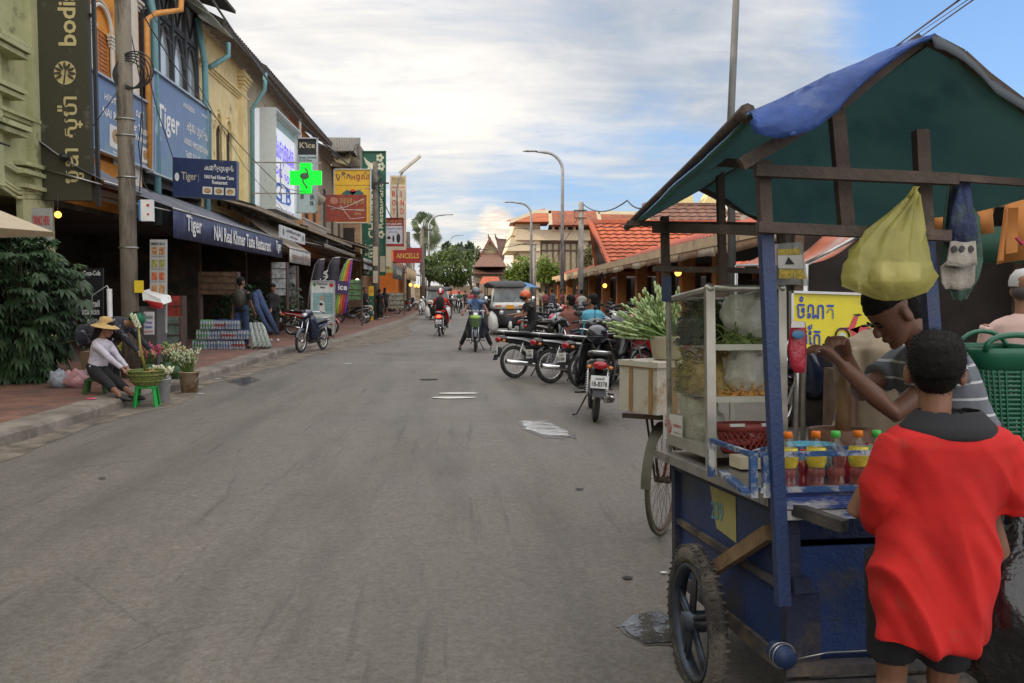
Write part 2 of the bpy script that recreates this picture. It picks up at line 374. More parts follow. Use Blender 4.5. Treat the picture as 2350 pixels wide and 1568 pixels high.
# ---------------------------------------------------------------- ground
def ground_mat():
    m = bpy.data.materials.new('asphalt'); m.use_nodes = True; nt = m.node_tree; N = nt.nodes; L = nt.links; b = N['Principled BSDF']
    tc = N.new('ShaderNodeTexCoord')
    def nz(sc, det=5, ro=.6, st=(1, 1, 1), rot=0, typ='ShaderNodeTexNoise'):
        mp = N.new('ShaderNodeMapping'); mp.inputs['Scale'].default_value = st; mp.inputs['Rotation'].default_value = (0, 0, rot); L.new(tc.outputs['Object'], mp.inputs[0])
        n = N.new(typ); n.inputs['Scale'].default_value = sc
        if typ == 'ShaderNodeTexNoise': n.inputs['Detail'].default_value = det; n.inputs['Roughness'].default_value = ro
        L.new(mp.outputs[0], n.inputs['Vector']); return n
    def mr(s, a, b_, c, d):
        n = N.new('ShaderNodeMapRange'); L.new(s, n.inputs[0])
        for i, q in enumerate((a, b_, c, d)): n.inputs[1 + i].default_value = q
        return n.outputs[0]
    def mx(f, a, b_, bt='MIX'):
        n = N.new('ShaderNodeMix'); n.data_type = 'RGBA'; n.blend_type = bt
        for i, x in ((0, f), (6, a), (7, b_)):
            if isinstance(x, tuple): n.inputs[i].default_value = (*x, 1)
            elif isinstance(x, (int, float)): n.inputs[i].default_value = x
            else: L.new(x, n.inputs[i])
        return n.outputs[2]
    c = mx(mr(nz(.35, 4).outputs[0], .3, .7, 0, 1), (.172, .155, .138), (.255, .234, .21))
    c = mx(mr(nz(.9, 4, .6, (1.6, .22, 1), .25).outputs[0], .46, .66, 0, .62), c, (.088, .078, .068))    # worn lanes and drag marks
    c = mx(mr(nz(4.5, 3, .6, (2.2, .12, 1), -.12).outputs[0], .6, .74, 0, .7), c, (.06, .053, .047))
    c = mx(mr(nz(1.6, 8, .75).outputs[0], .62, .72, 0, .35), c, (.085, .075, .068))
    c = mx(mr(nz(7, 6, .75).outputs[0], .35, .7, 0, .5), c, (.11, .10, .088))
    c = mx(mr(nz(24, 4, .8).outputs[0], .4, .62, 0, .75), c, (.29, .265, .235), 'OVERLAY')
    c = mx(mr(nz(38, 3, .8, (1, 1, 1), .7).outputs[0], .60, .68, 0, .45), c, (.055, .048, .042))
    ck = nz(.55, typ='ShaderNodeTexVoronoi'); ck.feature = 'DISTANCE_TO_EDGE'; wq = N.new('ShaderNodeMix'); wq.data_type = 'VECTOR'; wq.inputs[0].default_value = .12; L.new(tc.outputs['Object'], wq.inputs[4]); L.new(nz(2.5, 6, .7).outputs['Color'], wq.inputs[5]); L.new(wq.outputs[1], ck.inputs['Vector'])
    ckm = N.new('ShaderNodeMath'); ckm.operation = 'MULTIPLY'; L.new(mr(ck.outputs['Distance'], .0, .005, .5, 0), ckm.inputs[0]); L.new(mr(nz(.25, 3).outputs[0], .5, .6, 0, 1), ckm.inputs[1]); c = mx(ckm.outputs[0], c, (.045, .04, .035))
    c = mx(mr(nz(60, 3, .85).outputs[0], .42, .62, .0, 1.), c, (.42, .39, .35), 'OVERLAY')             # aggregate
    v = nz(160, typ='ShaderNodeTexVoronoi'); c = mx(mr(v.outputs['Distance'], .1, .6, .35, 0), c, (.06, .055, .05))
    sp = nz(1.3, typ='ShaderNodeTexVoronoi'); sp.inputs['Randomness'].default_value = 1; c = mx(mr(sp.outputs['Distance'], .018, .035, .8, 0), c, (.04, .035, .03))  # gum and oil spots
    L.new(c, b.inputs['Base Color']); b.inputs['Roughness'].default_value = .72
    rn = nz(.7, 4); L.new(mr(rn.outputs[0], .3, .7, .48, .8), b.inputs['Roughness'])
    bp = N.new('ShaderNodeBump'); bp.inputs['Strength'].default_value = .55; bp.inputs['Distance'].default_value = .02
    L.new(nz(70, 4, .8).outputs[0], bp.inputs['Height']); L.new(bp.outputs[0], b.inputs['Normal'])
    return m
ASPH = ground_mat()
def struct(mb, name, m, kind='structure'):
    o = mb.obj(name, m); o['kind'] = kind; return o
mb = MB()
xs = [-400, -60, -20, -10, -5, 0, 5, 10, 20, 60, 400]; ys = [-30, 0, 5, 10, 20, 40, 80, 160, 1200]
mb.grid([[(x, y, 0) for x in xs] for y in ys], smooth=False); mb.f = [f[::-1] for f in mb.f]
struct(mb, 'ground', ASPH)
# pavement on the left
edge = [(-4.75, -6), (-4.72, 6)] + [tuple(G(x, y)[:2]) for x, y in ((90, 1002), (225, 958), (420, 893), (560, 845), (640, 816), (700, 803), (790, 782))]
edge += [tuple(G(x, y)[:2]) for x, y in ((870, 757), (935, 735), (985, 708))] + [(-2.9, 95), (-2.9, 130)]
KH = .13
def off(pl, d):
    out = []
    for i, p in enumerate(pl):
        a = V(pl[max(i - 1, 0)]); b = V(pl[min(i + 1, len(pl) - 1)]); t = (b - a).normalized(); out.append((p[0] - t.y * d, p[1] + t.x * d))
    return out
def hk(y): return KH if y < 21 else max(.03, KH - (y - 21) * .012)
PAV = mat('pavement_brick', (.25, .125, .09), .85, var=.3, scale=3, bump=.3, bscale=45, dirt=(.14, .10, .085), damt=.35, dscale=1.2)
_n = PAV.node_tree; _b = _n.nodes['Principled BSDF']; _t = _n.nodes.new('ShaderNodeTexBrick'); _t.inputs['Scale'].default_value = 4.4; _t.inputs['Mortar Size'].default_value = .03
_t.inputs['Color1'].default_value = (1, .95, .9, 1); _t.inputs['Color2'].default_value = (.72, .7, .72, 1); _t.inputs['Mortar'].default_value = (.35, .33, .3, 1)
_c = _n.nodes.new('ShaderNodeTexCoord'); _n.links.new(_c.outputs['Object'], _t.inputs['Vector']); _x = _n.nodes.new('ShaderNodeMix'); _x.data_type = 'RGBA'; _x.blend_type = 'MULTIPLY'; _x.inputs[0].default_value = .9
_s = _b.inputs['Base Color'].links[0].from_socket; _n.links.new(_s, _x.inputs[6]); _n.links.new(_t.outputs['Color'], _x.inputs[7]); _n.links.new(_x.outputs[2], _b.inputs['Base Color'])
def fine(pl, n=6):
    o = []
    for a, b in zip(pl, pl[1:]):
        for k in range(n): o.append((a[0] + (b[0] - a[0]) * k / n, a[1] + (b[1] - a[1]) * k / n))
    return o + [pl[-1]]
EF = fine(edge)
jit = [(x + .05 * noise.noise(V((y * .9, 3, 0))), y) for x, y in EF]
inn = off(jit, .42)
mb = MB()
mb.grid([[(a[0], a[1], 0), (a[0] - .015, a[1], hk(a[1]) - .03), (a[0] - .04, a[1], hk(a[1])), (b[0], b[1], hk(b[1]) + .004)] for a, b in zip(jit, inn)], smooth=False)
struct(mb, 'kerb', mat('kerb_concrete', (.21, .18, .15), .9, var=.3, scale=3, bump=.4, bscale=35, dirt=(.13, .11, .09), damt=.4, dscale=2))
mb = MB()
mb.grid([[(b[0], b[1], hk(b[1]) + .004), (-8.3, b[1], hk(b[1]) + .02), (-14, b[1], hk(b[1]) + .02)] for b in inn], smooth=False)
struct(mb, 'pavement', PAV)
# sandy gutter strip along the kerb
DIRT = mat('gutter_dirt', (.19, .155, .12), .95, var=.35, scale=4, bump=.5, bscale=40, dirt=(.09, .075, .06), damt=.45, dscale=2.5)
mb = MB(); g = []
for i, (x, y) in enumerate(jit):
    wd = .35 + .3 * noise.noise(V((y * .45, 7, 1))) + (1.3 * math.exp(-((y - 30) / 9) ** 2))
    g.append([(x - .02, y, .005), (x + max(.12, wd) + .12 * noise.noise(V((y * 3, 1, 1))), y, .004)])
mb.grid(g, smooth=False); mb.f = [f[::-1] for f in mb.f]; struct(mb, 'gutter', DIRT)
# puddles
WAT = mat('puddle_water', (.46, .45, .43), .12, var=.3, scale=9, spec=1.0, bump=.12, bscale=9, dirt=(.05, .045, .04), damt=.42, dscale=7, stretch=(.5, 1, 1))  # pale base colour stands in for the bright sky reflection; dark grains are dirt
WET = mat('wet_asphalt', (.085, .077, .068), .35, var=.3, scale=9)
WA2 = mat('puddle_dark', (.07, .066, .06), .07, var=.3, scale=9, spec=1.0, bump=.2, bscale=9, dirt=(.42, .41, .39), damt=.12, dscale=9)  # pale streaks paint the bright reflections on the ripples into the colour
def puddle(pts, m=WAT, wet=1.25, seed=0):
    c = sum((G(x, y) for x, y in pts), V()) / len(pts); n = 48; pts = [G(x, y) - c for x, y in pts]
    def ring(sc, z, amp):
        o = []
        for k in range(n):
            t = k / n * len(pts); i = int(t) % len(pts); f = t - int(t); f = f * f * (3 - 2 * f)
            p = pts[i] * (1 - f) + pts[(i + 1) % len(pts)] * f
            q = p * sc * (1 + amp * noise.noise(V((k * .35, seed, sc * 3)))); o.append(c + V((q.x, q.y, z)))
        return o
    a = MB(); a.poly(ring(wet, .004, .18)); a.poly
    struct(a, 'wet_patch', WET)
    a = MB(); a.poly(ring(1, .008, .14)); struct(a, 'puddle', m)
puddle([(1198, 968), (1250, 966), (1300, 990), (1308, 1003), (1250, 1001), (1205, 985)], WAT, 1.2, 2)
puddle([(1425, 1440), (1450, 1415), (1505, 1408), (1560, 1430), (1560, 1475), (1480, 1480)], WA2, 1.15, 5)
puddle([(528, 875), (570, 866), (590, 872), (560, 884)], WA2, 1.3, 9)
# ---------------------------------------------------------------- signs
def sign(name, label, cat, TL, TR, BL, depth, m, els, group=None, frame=None, back=None):
    TL, TR, BL = V(TL), V(TR), V(BL); W_ = (TR - TL).length; up = (TL - BL); Hh = up.length; r = (TR - TL).normalized(); u = up.normalized(); n = r.cross(u)
    n = -n if n.dot(C0 - TL) < 0 else n
    t = thing(name, label, cat, (BL + (TR - TL) / 2), group=group)
    b = MB(); b.prism([BL, BL + r * W_, TL + r * W_, TL], -n * depth); b.obj('panel', m, t, True)
    if frame:
        fw = frame[0]; b = MB()
        cs = [BL, BL + r * W_, BL + r * W_ + up, TL]
        for i in range(4):
            a, c = cs[i], cs[(i + 1) % 4]; d = (c - a).normalized(); b.bar(a - d * fw / 2, c + d * fw / 2, fw, depth + .03, up=n)
        b.obj('frame', frame[1], t, True)
    byk = {}
    for e in els:
        k = e[0]; mm = e[-1]; q = byk.setdefault(('lettering' if k == 't' else 'picture', mm.name), [MB(), mm])[0]
        lay = .004 if k != 't' else .009
        if k == 't': q.text(e[1], BL + r * (e[2] * W_) + u * (e[3] * Hh), r, u, e[4] * W_, e[5] * Hh, off=lay, rot=(e[6] if len(e) > 7 else 0))
        elif k == 'r': x, y, w_, h_ = e[1:5]; o = BL + r * x * W_ + u * y * Hh + n * (lay * (1 + .12 * (len(q.f) % 5))); q.quad(o, o + r * w_ * W_, o + r * w_ * W_ + u * h_ * Hh, o + u * h_ * Hh)
        elif k == 'e': x, y, w_, h_ = e[1:5]; o = BL + r * x * W_ + u * y * Hh + n * (lay * 1.6); q.poly([o + r * (cos(a * pi / 10) * w_ / 2 * W_) + u * (sin(a * pi / 10) * h_ / 2 * Hh) for a in range(20)])
        elif k == 'p': o = BL + n * lay * 1.4; q.poly([o + r * x * W_ + u * y * Hh for x, y in e[1]])
        elif k == 'l':                    # raised stroke
            q.tube([BL + r * x * W_ + u * y * Hh + n * .01 for x, y in e[1]], e[2], 6)
    for (nm, _), (q, mm) in byk.items(): q.obj(nm, mm, t, True)
    return t
def front_sign(name, label, cat, x0, y0, x1, y1, Y, depth, m, els, y0r=None, y1b=None, **k):
    return sign(name, label, cat, P(x0, y0, Y), P(x1, y0 if y0r is None else y0r, Y), P(x0, y1, Y), depth, m, els, **k)
FX = -7.9
def wall_sign(name, label, cat, x0, x1, yt, yb, X, depth, m, els, **k):
    a = PX(x0, yt, X); c = PX(x0, yb, X); d = PX(x1, 600, X); return sign(name, label, cat, a, V((X, d.y, a.z)), c, depth, m, els, **k)
# ---------------------------------------------------------------- shophouses
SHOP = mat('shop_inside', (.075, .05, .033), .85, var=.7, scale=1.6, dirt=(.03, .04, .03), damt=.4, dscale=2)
def facade(name, label, y0, y1, zt, col, group=None, dirt=None, X=FX, roofcol=None, windows=(), wmat=None, zb=3.3, arches=(), trim=None, roof=True, pil=(), cornice=(), depth=8, eave=.75, shop=SHOP):
    """a shophouse: upper wall with openings, pilasters, cornices and roof; the ground floor is open"""
    t = thing(name, label, 'building', (X, (y0 + y1) / 2, 0), group=group)
    m = mat(name + '_stucco', col, .85, var=.14, scale=2.5, bump=.25, bscale=30, dirt=dirt or (.2, .16, .1), damt=.16, dscale=1.2)
    trim = trim or m
    b = MB()
    # front wall made of strips round the openings; an opening is (yc, halfwidth, z0, z1, arched)
    ops = sorted(windows); ycur = y0
    for yc, hw, z0, z1, ar in ops:
        b.b2((X - .25, ycur, zb), (X, yc - hw, zt)); b.b2((X - .25, yc - hw, zb), (X, yc + hw, z0))
        if ar:
            n = 10; pts = [(yc - hw * cos(pi * k / n), z1 + hw * sin(pi * k / n)) for k in range(n + 1)]
            for (ya, za), (yb_, zb_) in zip(pts, pts[1:]):
                for xx, fl in ((X, 0), (X - .25, 1)):
                    q = [(xx, ya, za), (xx, yb_, zb_), (xx, yb_, zt), (xx, ya, zt)]; b.poly(q if not fl else q[::-1])
                b.quad((X, ya, za), (X - .25, ya, za), (X - .25, yb_, zb_), (X, yb_, zb_))
        else: b.b2((X - .25, yc - hw, z1), (X, yc + hw, zt))
        ycur = yc + hw
    b.b2((X - .25, ycur, zb), (X, y1, zt))
    b.b2((X - depth, y0, zb), (X - .25, y0 + .2, zt)); b.b2((X - depth, y1 - .2, zb), (X - .25, y1, zt)); b.b2((X - depth - .2, y0, 0), (X - depth, y1, zt))
    b.obj('wall', m, t, True)
    for yc, hw, z0, z1, ar in ops:
        q = MB(); zz_ = z1 + (hw if ar else 0)
        q.b2((X - .09, yc - hw, z0), (X - .06, yc + hw, z1)); w_ = q.obj('window', wmat or mat('shutter_brown', (.06, .035, .022), .6, var=.3), t, True)
        q = MB()
        k = z0 + .06
        while k < z1 - .05: q.box((X - .05, yc - hw * .5, k), (.02, hw * .82, .035)); q.box((X - .05, yc + hw * .5, k), (.02, hw * .82, .035)); k += .09
        q.obj('louvre', wmat or mat('shutter_brown', (.06, .035, .022), .6, var=.3), w_, True)
        if ar:
            q = MB(); q.prism([(X - .04, yc - hw * cos(pi * k / 12), z1 + hw * sin(pi * k / 12)) for k in range(13)], (-.03, 0, 0)); q.obj('fanlight', m, w_, True)
            q = MB()
            for rr, dd in ((hw + .03, .045), (hw + .13, .03)):
                q.tube([(X + .02, yc - rr * cos(pi * k / 12), z1 + rr * sin(pi * k / 12)) for k in range(13)], dd, 6)
            for s_ in (-1, 1):
                q.b2((X - .02, yc + s_ * (hw + .1) - .1, z0), (X + .03, yc + s_ * (hw + .1) + .08, z1 - .25))
                for k, e in enumerate((.02, .05, .08, .11)): q.b2((X - .02, yc + s_ * (hw + .1) - .11 - e, z1 - .25 + k * .07), (X + .03 + e * .6, yc + s_ * (hw + .1) + .09 + e, z1 - .185 + k * .07))
            q.obj('frame', trim, w_, True)
    if pil or cornice:
        q = MB()
        for yc in pil:
            q.b2((X, yc - .35, zb), (X + .14, yc + .35, zt - .8))
            for k, e in enumerate((.03, .07, .12, .17, .10)): q.b2((X, yc - .35 - e, zt - .8 + k * .12), (X + .14 + e, yc + .35 + e, zt - .8 + k * .12 + .11))
        for zc in cornice:
            for k, e in enumerate((.05, .1, .16)): q.b2((X, y0 + .01, zc + k * .07), (X + e, y1 - .01, zc + k * .07 + .065))
        q.obj('moulding', trim, t, True)
    # floor slab over the shop, side walls of the shop
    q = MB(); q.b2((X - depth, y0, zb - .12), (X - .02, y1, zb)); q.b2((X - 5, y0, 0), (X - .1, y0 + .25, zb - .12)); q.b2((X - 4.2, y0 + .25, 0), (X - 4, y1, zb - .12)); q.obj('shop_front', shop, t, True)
    if roof:
        rm = mat('roof_tile_grey', (.075, .062, .055), .9, var=.35, scale=6, bump=.5, bscale=12, dirt=(.14, .12, .1), damt=.3) if roofcol is None else roofcol
        q = MB(); q.prism([(X + eave, y0 - .05, zt + .02), (X + eave, y0 - .05, zt + .12), (X - depth / 2, y0 - .05, zt + 2.6), (X - depth / 2, y0 - .05, zt + 2.4)], (0, y1 - y0 + .1, 0))
        yy = y0
        while yy < y1: q.tube([(X + eave + .03, yy, zt + .1), (X - depth / 2, yy, zt + 2.62)], .045, 5); yy += .28
        rf = q.obj('roof', rm, t, True)
        q = MB(); yy = y0 + .3
        while yy < y1: q.bar((X + eave - .03, yy, zt - .03), (X - .2, yy, zt + .38), .07, .1); yy += .6
        q.b2((X + eave - .04, y0, zt - .1), (X + eave, y1, zt + .03)); q.obj('rafters', mat('rafter_wood', (.06, .045, .035), .8, var=.4), rf, True)
    return t
GREEN = (.42, .42, .23)
t = facade('green_shophouse', 'pale green stucco building with stepped mouldings behind the leafy bush', -26.0, 17.6, 10.5, GREEN, dirt=(.2, .2, .1), windows=(), cornice=(4.45,), pil=(15.3, 17.1), zb=3.3, roof=False, shop=mat('green_lower_wall', (.28, .28, .14), .9, var=.2))  # lengthened out of view behind the camera to keep the sun off the foreground
q = MB()
for zc, e in ((5.55, .2), (5.65, .26), (5.77, .2), (4.95, .16), (4.3, .22), (4.2, .16), (4.85, .12)): q.b2((FX, 14.2, zc), (FX + .14 + e, 16.2, zc + .08))
for dy_ in (0, 6, 42, 50, 60):
    q.tube([PX(-40, 345 + dy_, FX + .06), PX(4, 368 + dy_ * 1.05, FX + .08), PX(38, 388 + dy_ * 1.1, FX + .1), PX(60, 389 + dy_ * 1.1, FX + .1), PX(92, 396 + dy_, FX + .1)], .035, 6)
for a_, z_ in ((16.3, 3.6), (16.35, 3.75), (16.3, 3.35)): q.b2((FX, a_ - .1, z_), (FX + .22, 17.55, z_ + .07))
q.b2((FX, 16.3, 0), (FX + .12, 17.5, 3.3)); q.b2((FX - .05, 9, 0), (FX + .0, 13.2, 3.3)); q.obj('moulding', t.children[0].data.materials[0], t, True)
q = MB(); q.tube([(FX + .55, 15.0, 3.88), (FX, 15.2, 4.05)], .02, 6); q.ell((FX + .6, 16.9, 3.98), (.1, .12, .07)); q.obj('floodlight', BLK, t, True)
ORG = (.62, .25, .035)
t = facade('orange_shophouse', 'orange shophouse with white arched windows behind the blue restaurant board', 17.62, 22.6, 9.6, ORG, dirt=(.35, .12, .03), windows=((18.6, .5, 4.4, 7.25, 1), (20.25, .5, 4.4, 7.25, 1)), trim=mat('arch_white', (.62, .58, .5), .7, var=.1), cornice=(3.5, 8.35), pil=(21.8,), wmat=mat('shutter_orange', (.42, .15, .03), .6, var=.25), roof=False)
q = MB(); q.tube([(FX + .3, 22.3, 4.5), (FX + .3, 22.3, 8.1), (FX + .45, 22.5, 8.3), (FX + .9, 23.0, 8.55), (FX + .95, 23.05, 9.6)], .075, 8); q.obj('drainpipe', mat('pipe_orange', (.6, .27, .06), .5), t, True)
# dark steel and glass bay
t = thing('glazed_shophouse', 'dark steel and glass shop building between the orange and the cream ones', 'building', (FX, 25.1, 0))
IRON = mat('dark_ironwork', (.055, .055, .055), .55, .3, var=.3)
b = MB(); b.b2((FX - 7, 22.62, 3.3), (FX - .9, 27.55, 9.7)); b.b2((FX - 7, 22.62, 3.2), (FX - .05, 27.55, 3.34)); b.b2((FX - 4, 22.62, 0), (FX - 3.8, 27.55, 3.2)); b.b2((FX - .9, 27.3, 3.3), (FX - .02, 27.55, 9.7)); b.obj('wall', mat('grey_render', (.09, .09, .085), .8), t, True)
yw = [22.7, 23.85, 25.0, 26.15, 27.25]
b = MB()
for y in yw: b.b2((FX - .06, y - .07, 4.2), (FX + .08, y + .07, 9.9))
for z in (4.3, 6.55, 8.75, 9.8): b.b2((FX - .05, 22.65, z - .07), (FX + .06, 27.3, z + .07))
for y in yw[:-1]:
    for z0, z1 in ((6.6, 7.75),):
        c = y + .575
        b.tube([(FX + .02, c - .5 * cos(pi * k / 12), z1 + .5 * sin(pi * k / 12) + .35 * sin(pi * k / 12) ** 3) for k in range(13)], .055, 6)
        b.b2((FX - .02, c - .54, z0), (FX + .05, c - .46, z1)); b.b2((FX - .02, c + .46, z0), (FX + .05, c + .54, z1))
    b.tube([(FX + .02, y + .07, 9.75), (FX + .02, y + .575, 8.85), (FX + .02, y + 1.08, 9.75)], .03, 5)
b.obj('frame', IRON, t, True)
GLS = mat('sky_glass', (.62, .70, .74), .12, .55, var=.12, scale=1)
for y in yw[:-1]:
    for z0, z1 in ((4.4, 6.5), (6.6, 8.7), (8.8, 9.75)):
        w_ = MB(); w_.b2((FX - .04, y + .08, z0), (FX - .02, y + 1.07, z1)); w_.obj('window', GLS, t, True)
for y, s in ((23.0, 1), (24.2, 1), (25.5, 1), (26.7, 1)):   # propped open panes under the roof
    a = MB(); a.add([(FX + .05, y, 9.75), (FX + .05, y + 1, 9.75), (FX + 1.0, y + 1, 9.15), (FX + 1.0, y, 9.15)], [(0, 1, 2, 3)], False); a.prism([(FX + .05, y, 9.76), (FX + .05, y + 1, 9.76), (FX + 1.0, y + 1, 9.16), (FX + 1.0, y, 9.16)], (0, 0, .03)); a.obj('open_pane', mat('frosted_pane', (.42, .42, .33), .3, var=.1, trans=.5), t, True)
b = MB(); b.prism([(FX + 1.1, 22.5, 9.9), (FX + 1.1, 22.5, 10.0), (FX - 4, 22.5, 11.5), (FX - 4, 22.5, 11.4)], (0, 5.2, 0)); b.obj('roof', mat('roof_dark', (.05, .045, .04), .9), t, True)
PIPE = mat('pipe_turquoise', (.16, .34, .37), .5, var=.1)
for y in (22.95, 27.35):
    b = MB(); b.tube([(FX + .25, y, 3.2), (FX + .25, y, 8.35), (FX + .2, y - .1, 8.8), (FX + .1, y - .15, 9.6)], .095, 8)
    b.obj('drainpipe', PIPE, t, True)
# cream colonial shophouse
CREAM = (.70, .57, .30)
t = facade('cream_shophouse', 'cream yellow colonial shophouse with three arched windows', 27.6, 33.4, 9.55, CREAM, dirt=(.36, .27, .12), windows=((28.35, .34, 4.3, 6.95, 1), (29.6, .34, 4.3, 6.95, 1), (30.85, .34, 4.3, 6.95, 1)), cornice=(8.35, 3.6), pil=(32.7,), roofcol=None)
b = MB(); b.tube([(FX + .75, 33.3, 9.5), (FX + .72, 33.3, 8.9), (FX + .25, 33.35, 8.2), (FX + .2, 33.35, 3.9)], .08, 8); b.obj('drainpipe', PIPE, t, True)
b = MB(); b.tube([(FX + .7, 28.3, 9.2), (FX + .7, 28.3, 8.8), (FX + .3, 27.7, 8.3)], .08, 8); b.obj('drainpipe', PIPE, t, True)
t = facade('beige_shophouse', 'stained beige shophouse behind the pharmacy lightbox', 33.42, 41.5, 9.65, (.36, .31, .22), dirt=(.12, .10, .075), windows=((36, .5, 5, 7.8, 0), (39.2, .5, 5, 7.8, 0)), cornice=(4.2,))
b = MB(); b.tube([(FX + .1, 39.6, 6.9), (FX + 1.6, 40.8, 5.6)], .22, 12); b.tube([(FX + .6, 41, 9.3), (FX + .6, 41, 8.7), (FX + .1, 40.8, 8.0)], .07, 8); b.obj('duct', mat('duct_cream', (.42, .38, .3), .5), t, True)
t = facade('peeling_orange_shophouse', 'peeling orange shophouse behind the yellow lotus sign', 41.52, 50.0, 9.6, (.5, .2, .06), dirt=(.2, .14, .09), windows=((43.5, .6, 5, 7.6, 0), (46, .6, 5, 7.6, 0), (48.4, .6, 5, 7.6, 0)), cornice=(4.1,))
b = MB()
for i in range(30): b.b2((FX + .5, 42 + i * .26, 4.0), (FX + .53, 42.05 + i * .26, 4.9))
b.b2((FX + .48, 41.8, 4.9), (FX + .56, 49.8, 4.97)); b.b2((FX, 41.8, 3.88), (FX + .56, 49.8, 3.98)); b.obj('balcony', mat('balcony_white', (.5, .48, .44), .6), t, True)
t = facade('far_plaster_shophouse', 'grey plaster shophouse behind the tall green restaurant sign', 50.02, 60, 9.2, (.3, .24, .17), dirt=(.1, .08, .06), windows=((52, .6, 5, 7.4, 0), (55, .6, 5, 7.4, 0), (58, .6, 5, 7.4, 0)), cornice=(4.1,))
# corrugated roof storeys above the row
CORR = mat('corrugated_iron', (.24, .225, .2), .55, .4, var=.2, scale=3, dirt=(.11, .07, .05), damt=.25, dscale=3)
t = thing('rooftop_shed', 'corrugated iron penthouse rising above the shophouse roofs', 'shed', P(785, 400, 56))
def corr(b, a, c, d, e, n=24, amp=.035):   # corrugated sheet a-c top edge, d-e bottom edge (a above d)
    a, c, d, e = map(V, (a, c, d, e)); nn = (c - a).cross(d - a).normalized(); g = []
    for r_ in (0, 1):
        g.append([(a.lerp(c, k / n) if r_ == 0 else d.lerp(e, k / n)) + nn * (amp if k % 2 else -amp) for k in range(n + 1)])
    b.grid(g, smooth=False)
a = MB(); corr(a, P(738, 315, 56), P(818, 316, 56), P(742, 346, 52), P(812, 347, 52), 40); corr(a, P(818, 316, 56), P(826, 316, 60), P(812, 347, 52), P(826, 372, 58), 10); a.obj('roof', CORR, t, True)
a = MB(); corr(a, P(755, 348, 54), P(812, 350, 54), P(772, 374, 51), P(800, 380, 51), 30); a.obj('lean_to_roof', mat('old_iron_yellow', (.36, .3, .18), .7, var=.3), t, True)
a = MB(); a.prism([P(762, 420, 55), P(828, 420, 55), P(824, 330, 55), P(762, 345, 55)], (0, 3, 0)); a.obj('wall', mat('shed_boards', (.2, .17, .13), .8, var=.4, scale=4), t, True)
a = MB()
for y in (385, 400): a.bar(P(765, y, 54.7), P(826, y - 2, 54.7), .08, .08)
a.obj('rail', RST, t, True)
# houses at the far end on the left
def house(name, label, x0, x1, Y0, Y1, zt, col, roofc, rise=1.6, nwin=3, group=None, zb=0.0, wz=(1, 2.2)):
    t = thing(name, label, 'building', ((x0 + x1) / 2, (Y0 + Y1) / 2, 0), group=group)
    b = MB(); b.b2((x0, Y0, zb), (x1, Y1, zt)); b.obj('wall', mat(name + '_wall', col, .85, var=.15, scale=1, dirt=(col[0] * .5, col[1] * .5, col[2] * .5), damt=.15), t, True)
    b = MB(); xm = (x0 + x1) / 2; b.prism([(x0 - .6, Y0 - .6, zt), (x1 + .6, Y0 - .6, zt), (xm, Y0 - .6, zt + rise)], (0, Y1 - Y0 + 1.2, 0)); b.obj('roof', roofc, t, True)
    for k in range(nwin):
        for zz_ in [zt - 2.2 - 3 * i for i in range(int((zt - 1) // 3))]:
            y = Y0 + (Y1 - Y0) * (k + .5) / nwin; b = MB(); b.b2((x1 - .02, y - .5, zz_), (x1 + .05, y + .5, zz_ + 1.4)); w_ = b.obj('window', mat('window_dark', (.05, .04, .035), .3), t, True)
            b = MB(); b.tube([(x1 + .07, y - .5, zz_), (x1 + .07, y + .5, zz_), (x1 + .07, y + .5, zz_ + 1.4), (x1 + .07, y - .5, zz_ + 1.4), (x1 + .07, y - .5, zz_)], .05, 4); b.obj('frame', WHT, w_, True)
            x = x0 + (x1 - x0) * (k + .5) / nwin; b = MB(); b.b2((x - .4, Y0 - .05, zz_), (x + .4, Y0 + .02, zz_ + 1.4)); b.obj('window', mat('window_dark', (.05, .04, .035), .3), t, True)
    return t
TILE = mat('clay_tile', (.42, .10, .045), .8, var=.3, scale=2, bump=.4, bscale=8, dirt=(.2, .07, .045), damt=.2)
TILED = mat('clay_tile_dark', (.17, .065, .045), .85, var=.35, scale=1.2, bump=.4, bscale=8, dirt=(.08, .045, .035), damt=.35)
house('tiled_corner_house', 'house with an old red tile roof left of the palm', -13, -6.8, 60.2, 74, 6.6, (.5, .33, .2), TILED, 2.4, 4)
house('orange_corner_house', 'bright orange two storey house beside the far dark pole', -13, -5.6, 76, 86, 6.2, (.72, .24, .05), TILE, 1.2, 3)
house('cream_corner_house', 'cream house with orange shutters beyond the bright orange one', -14, -5.9, 88, 112, 5.6, (.6, .5, .34), TILED, 1.6, 5)
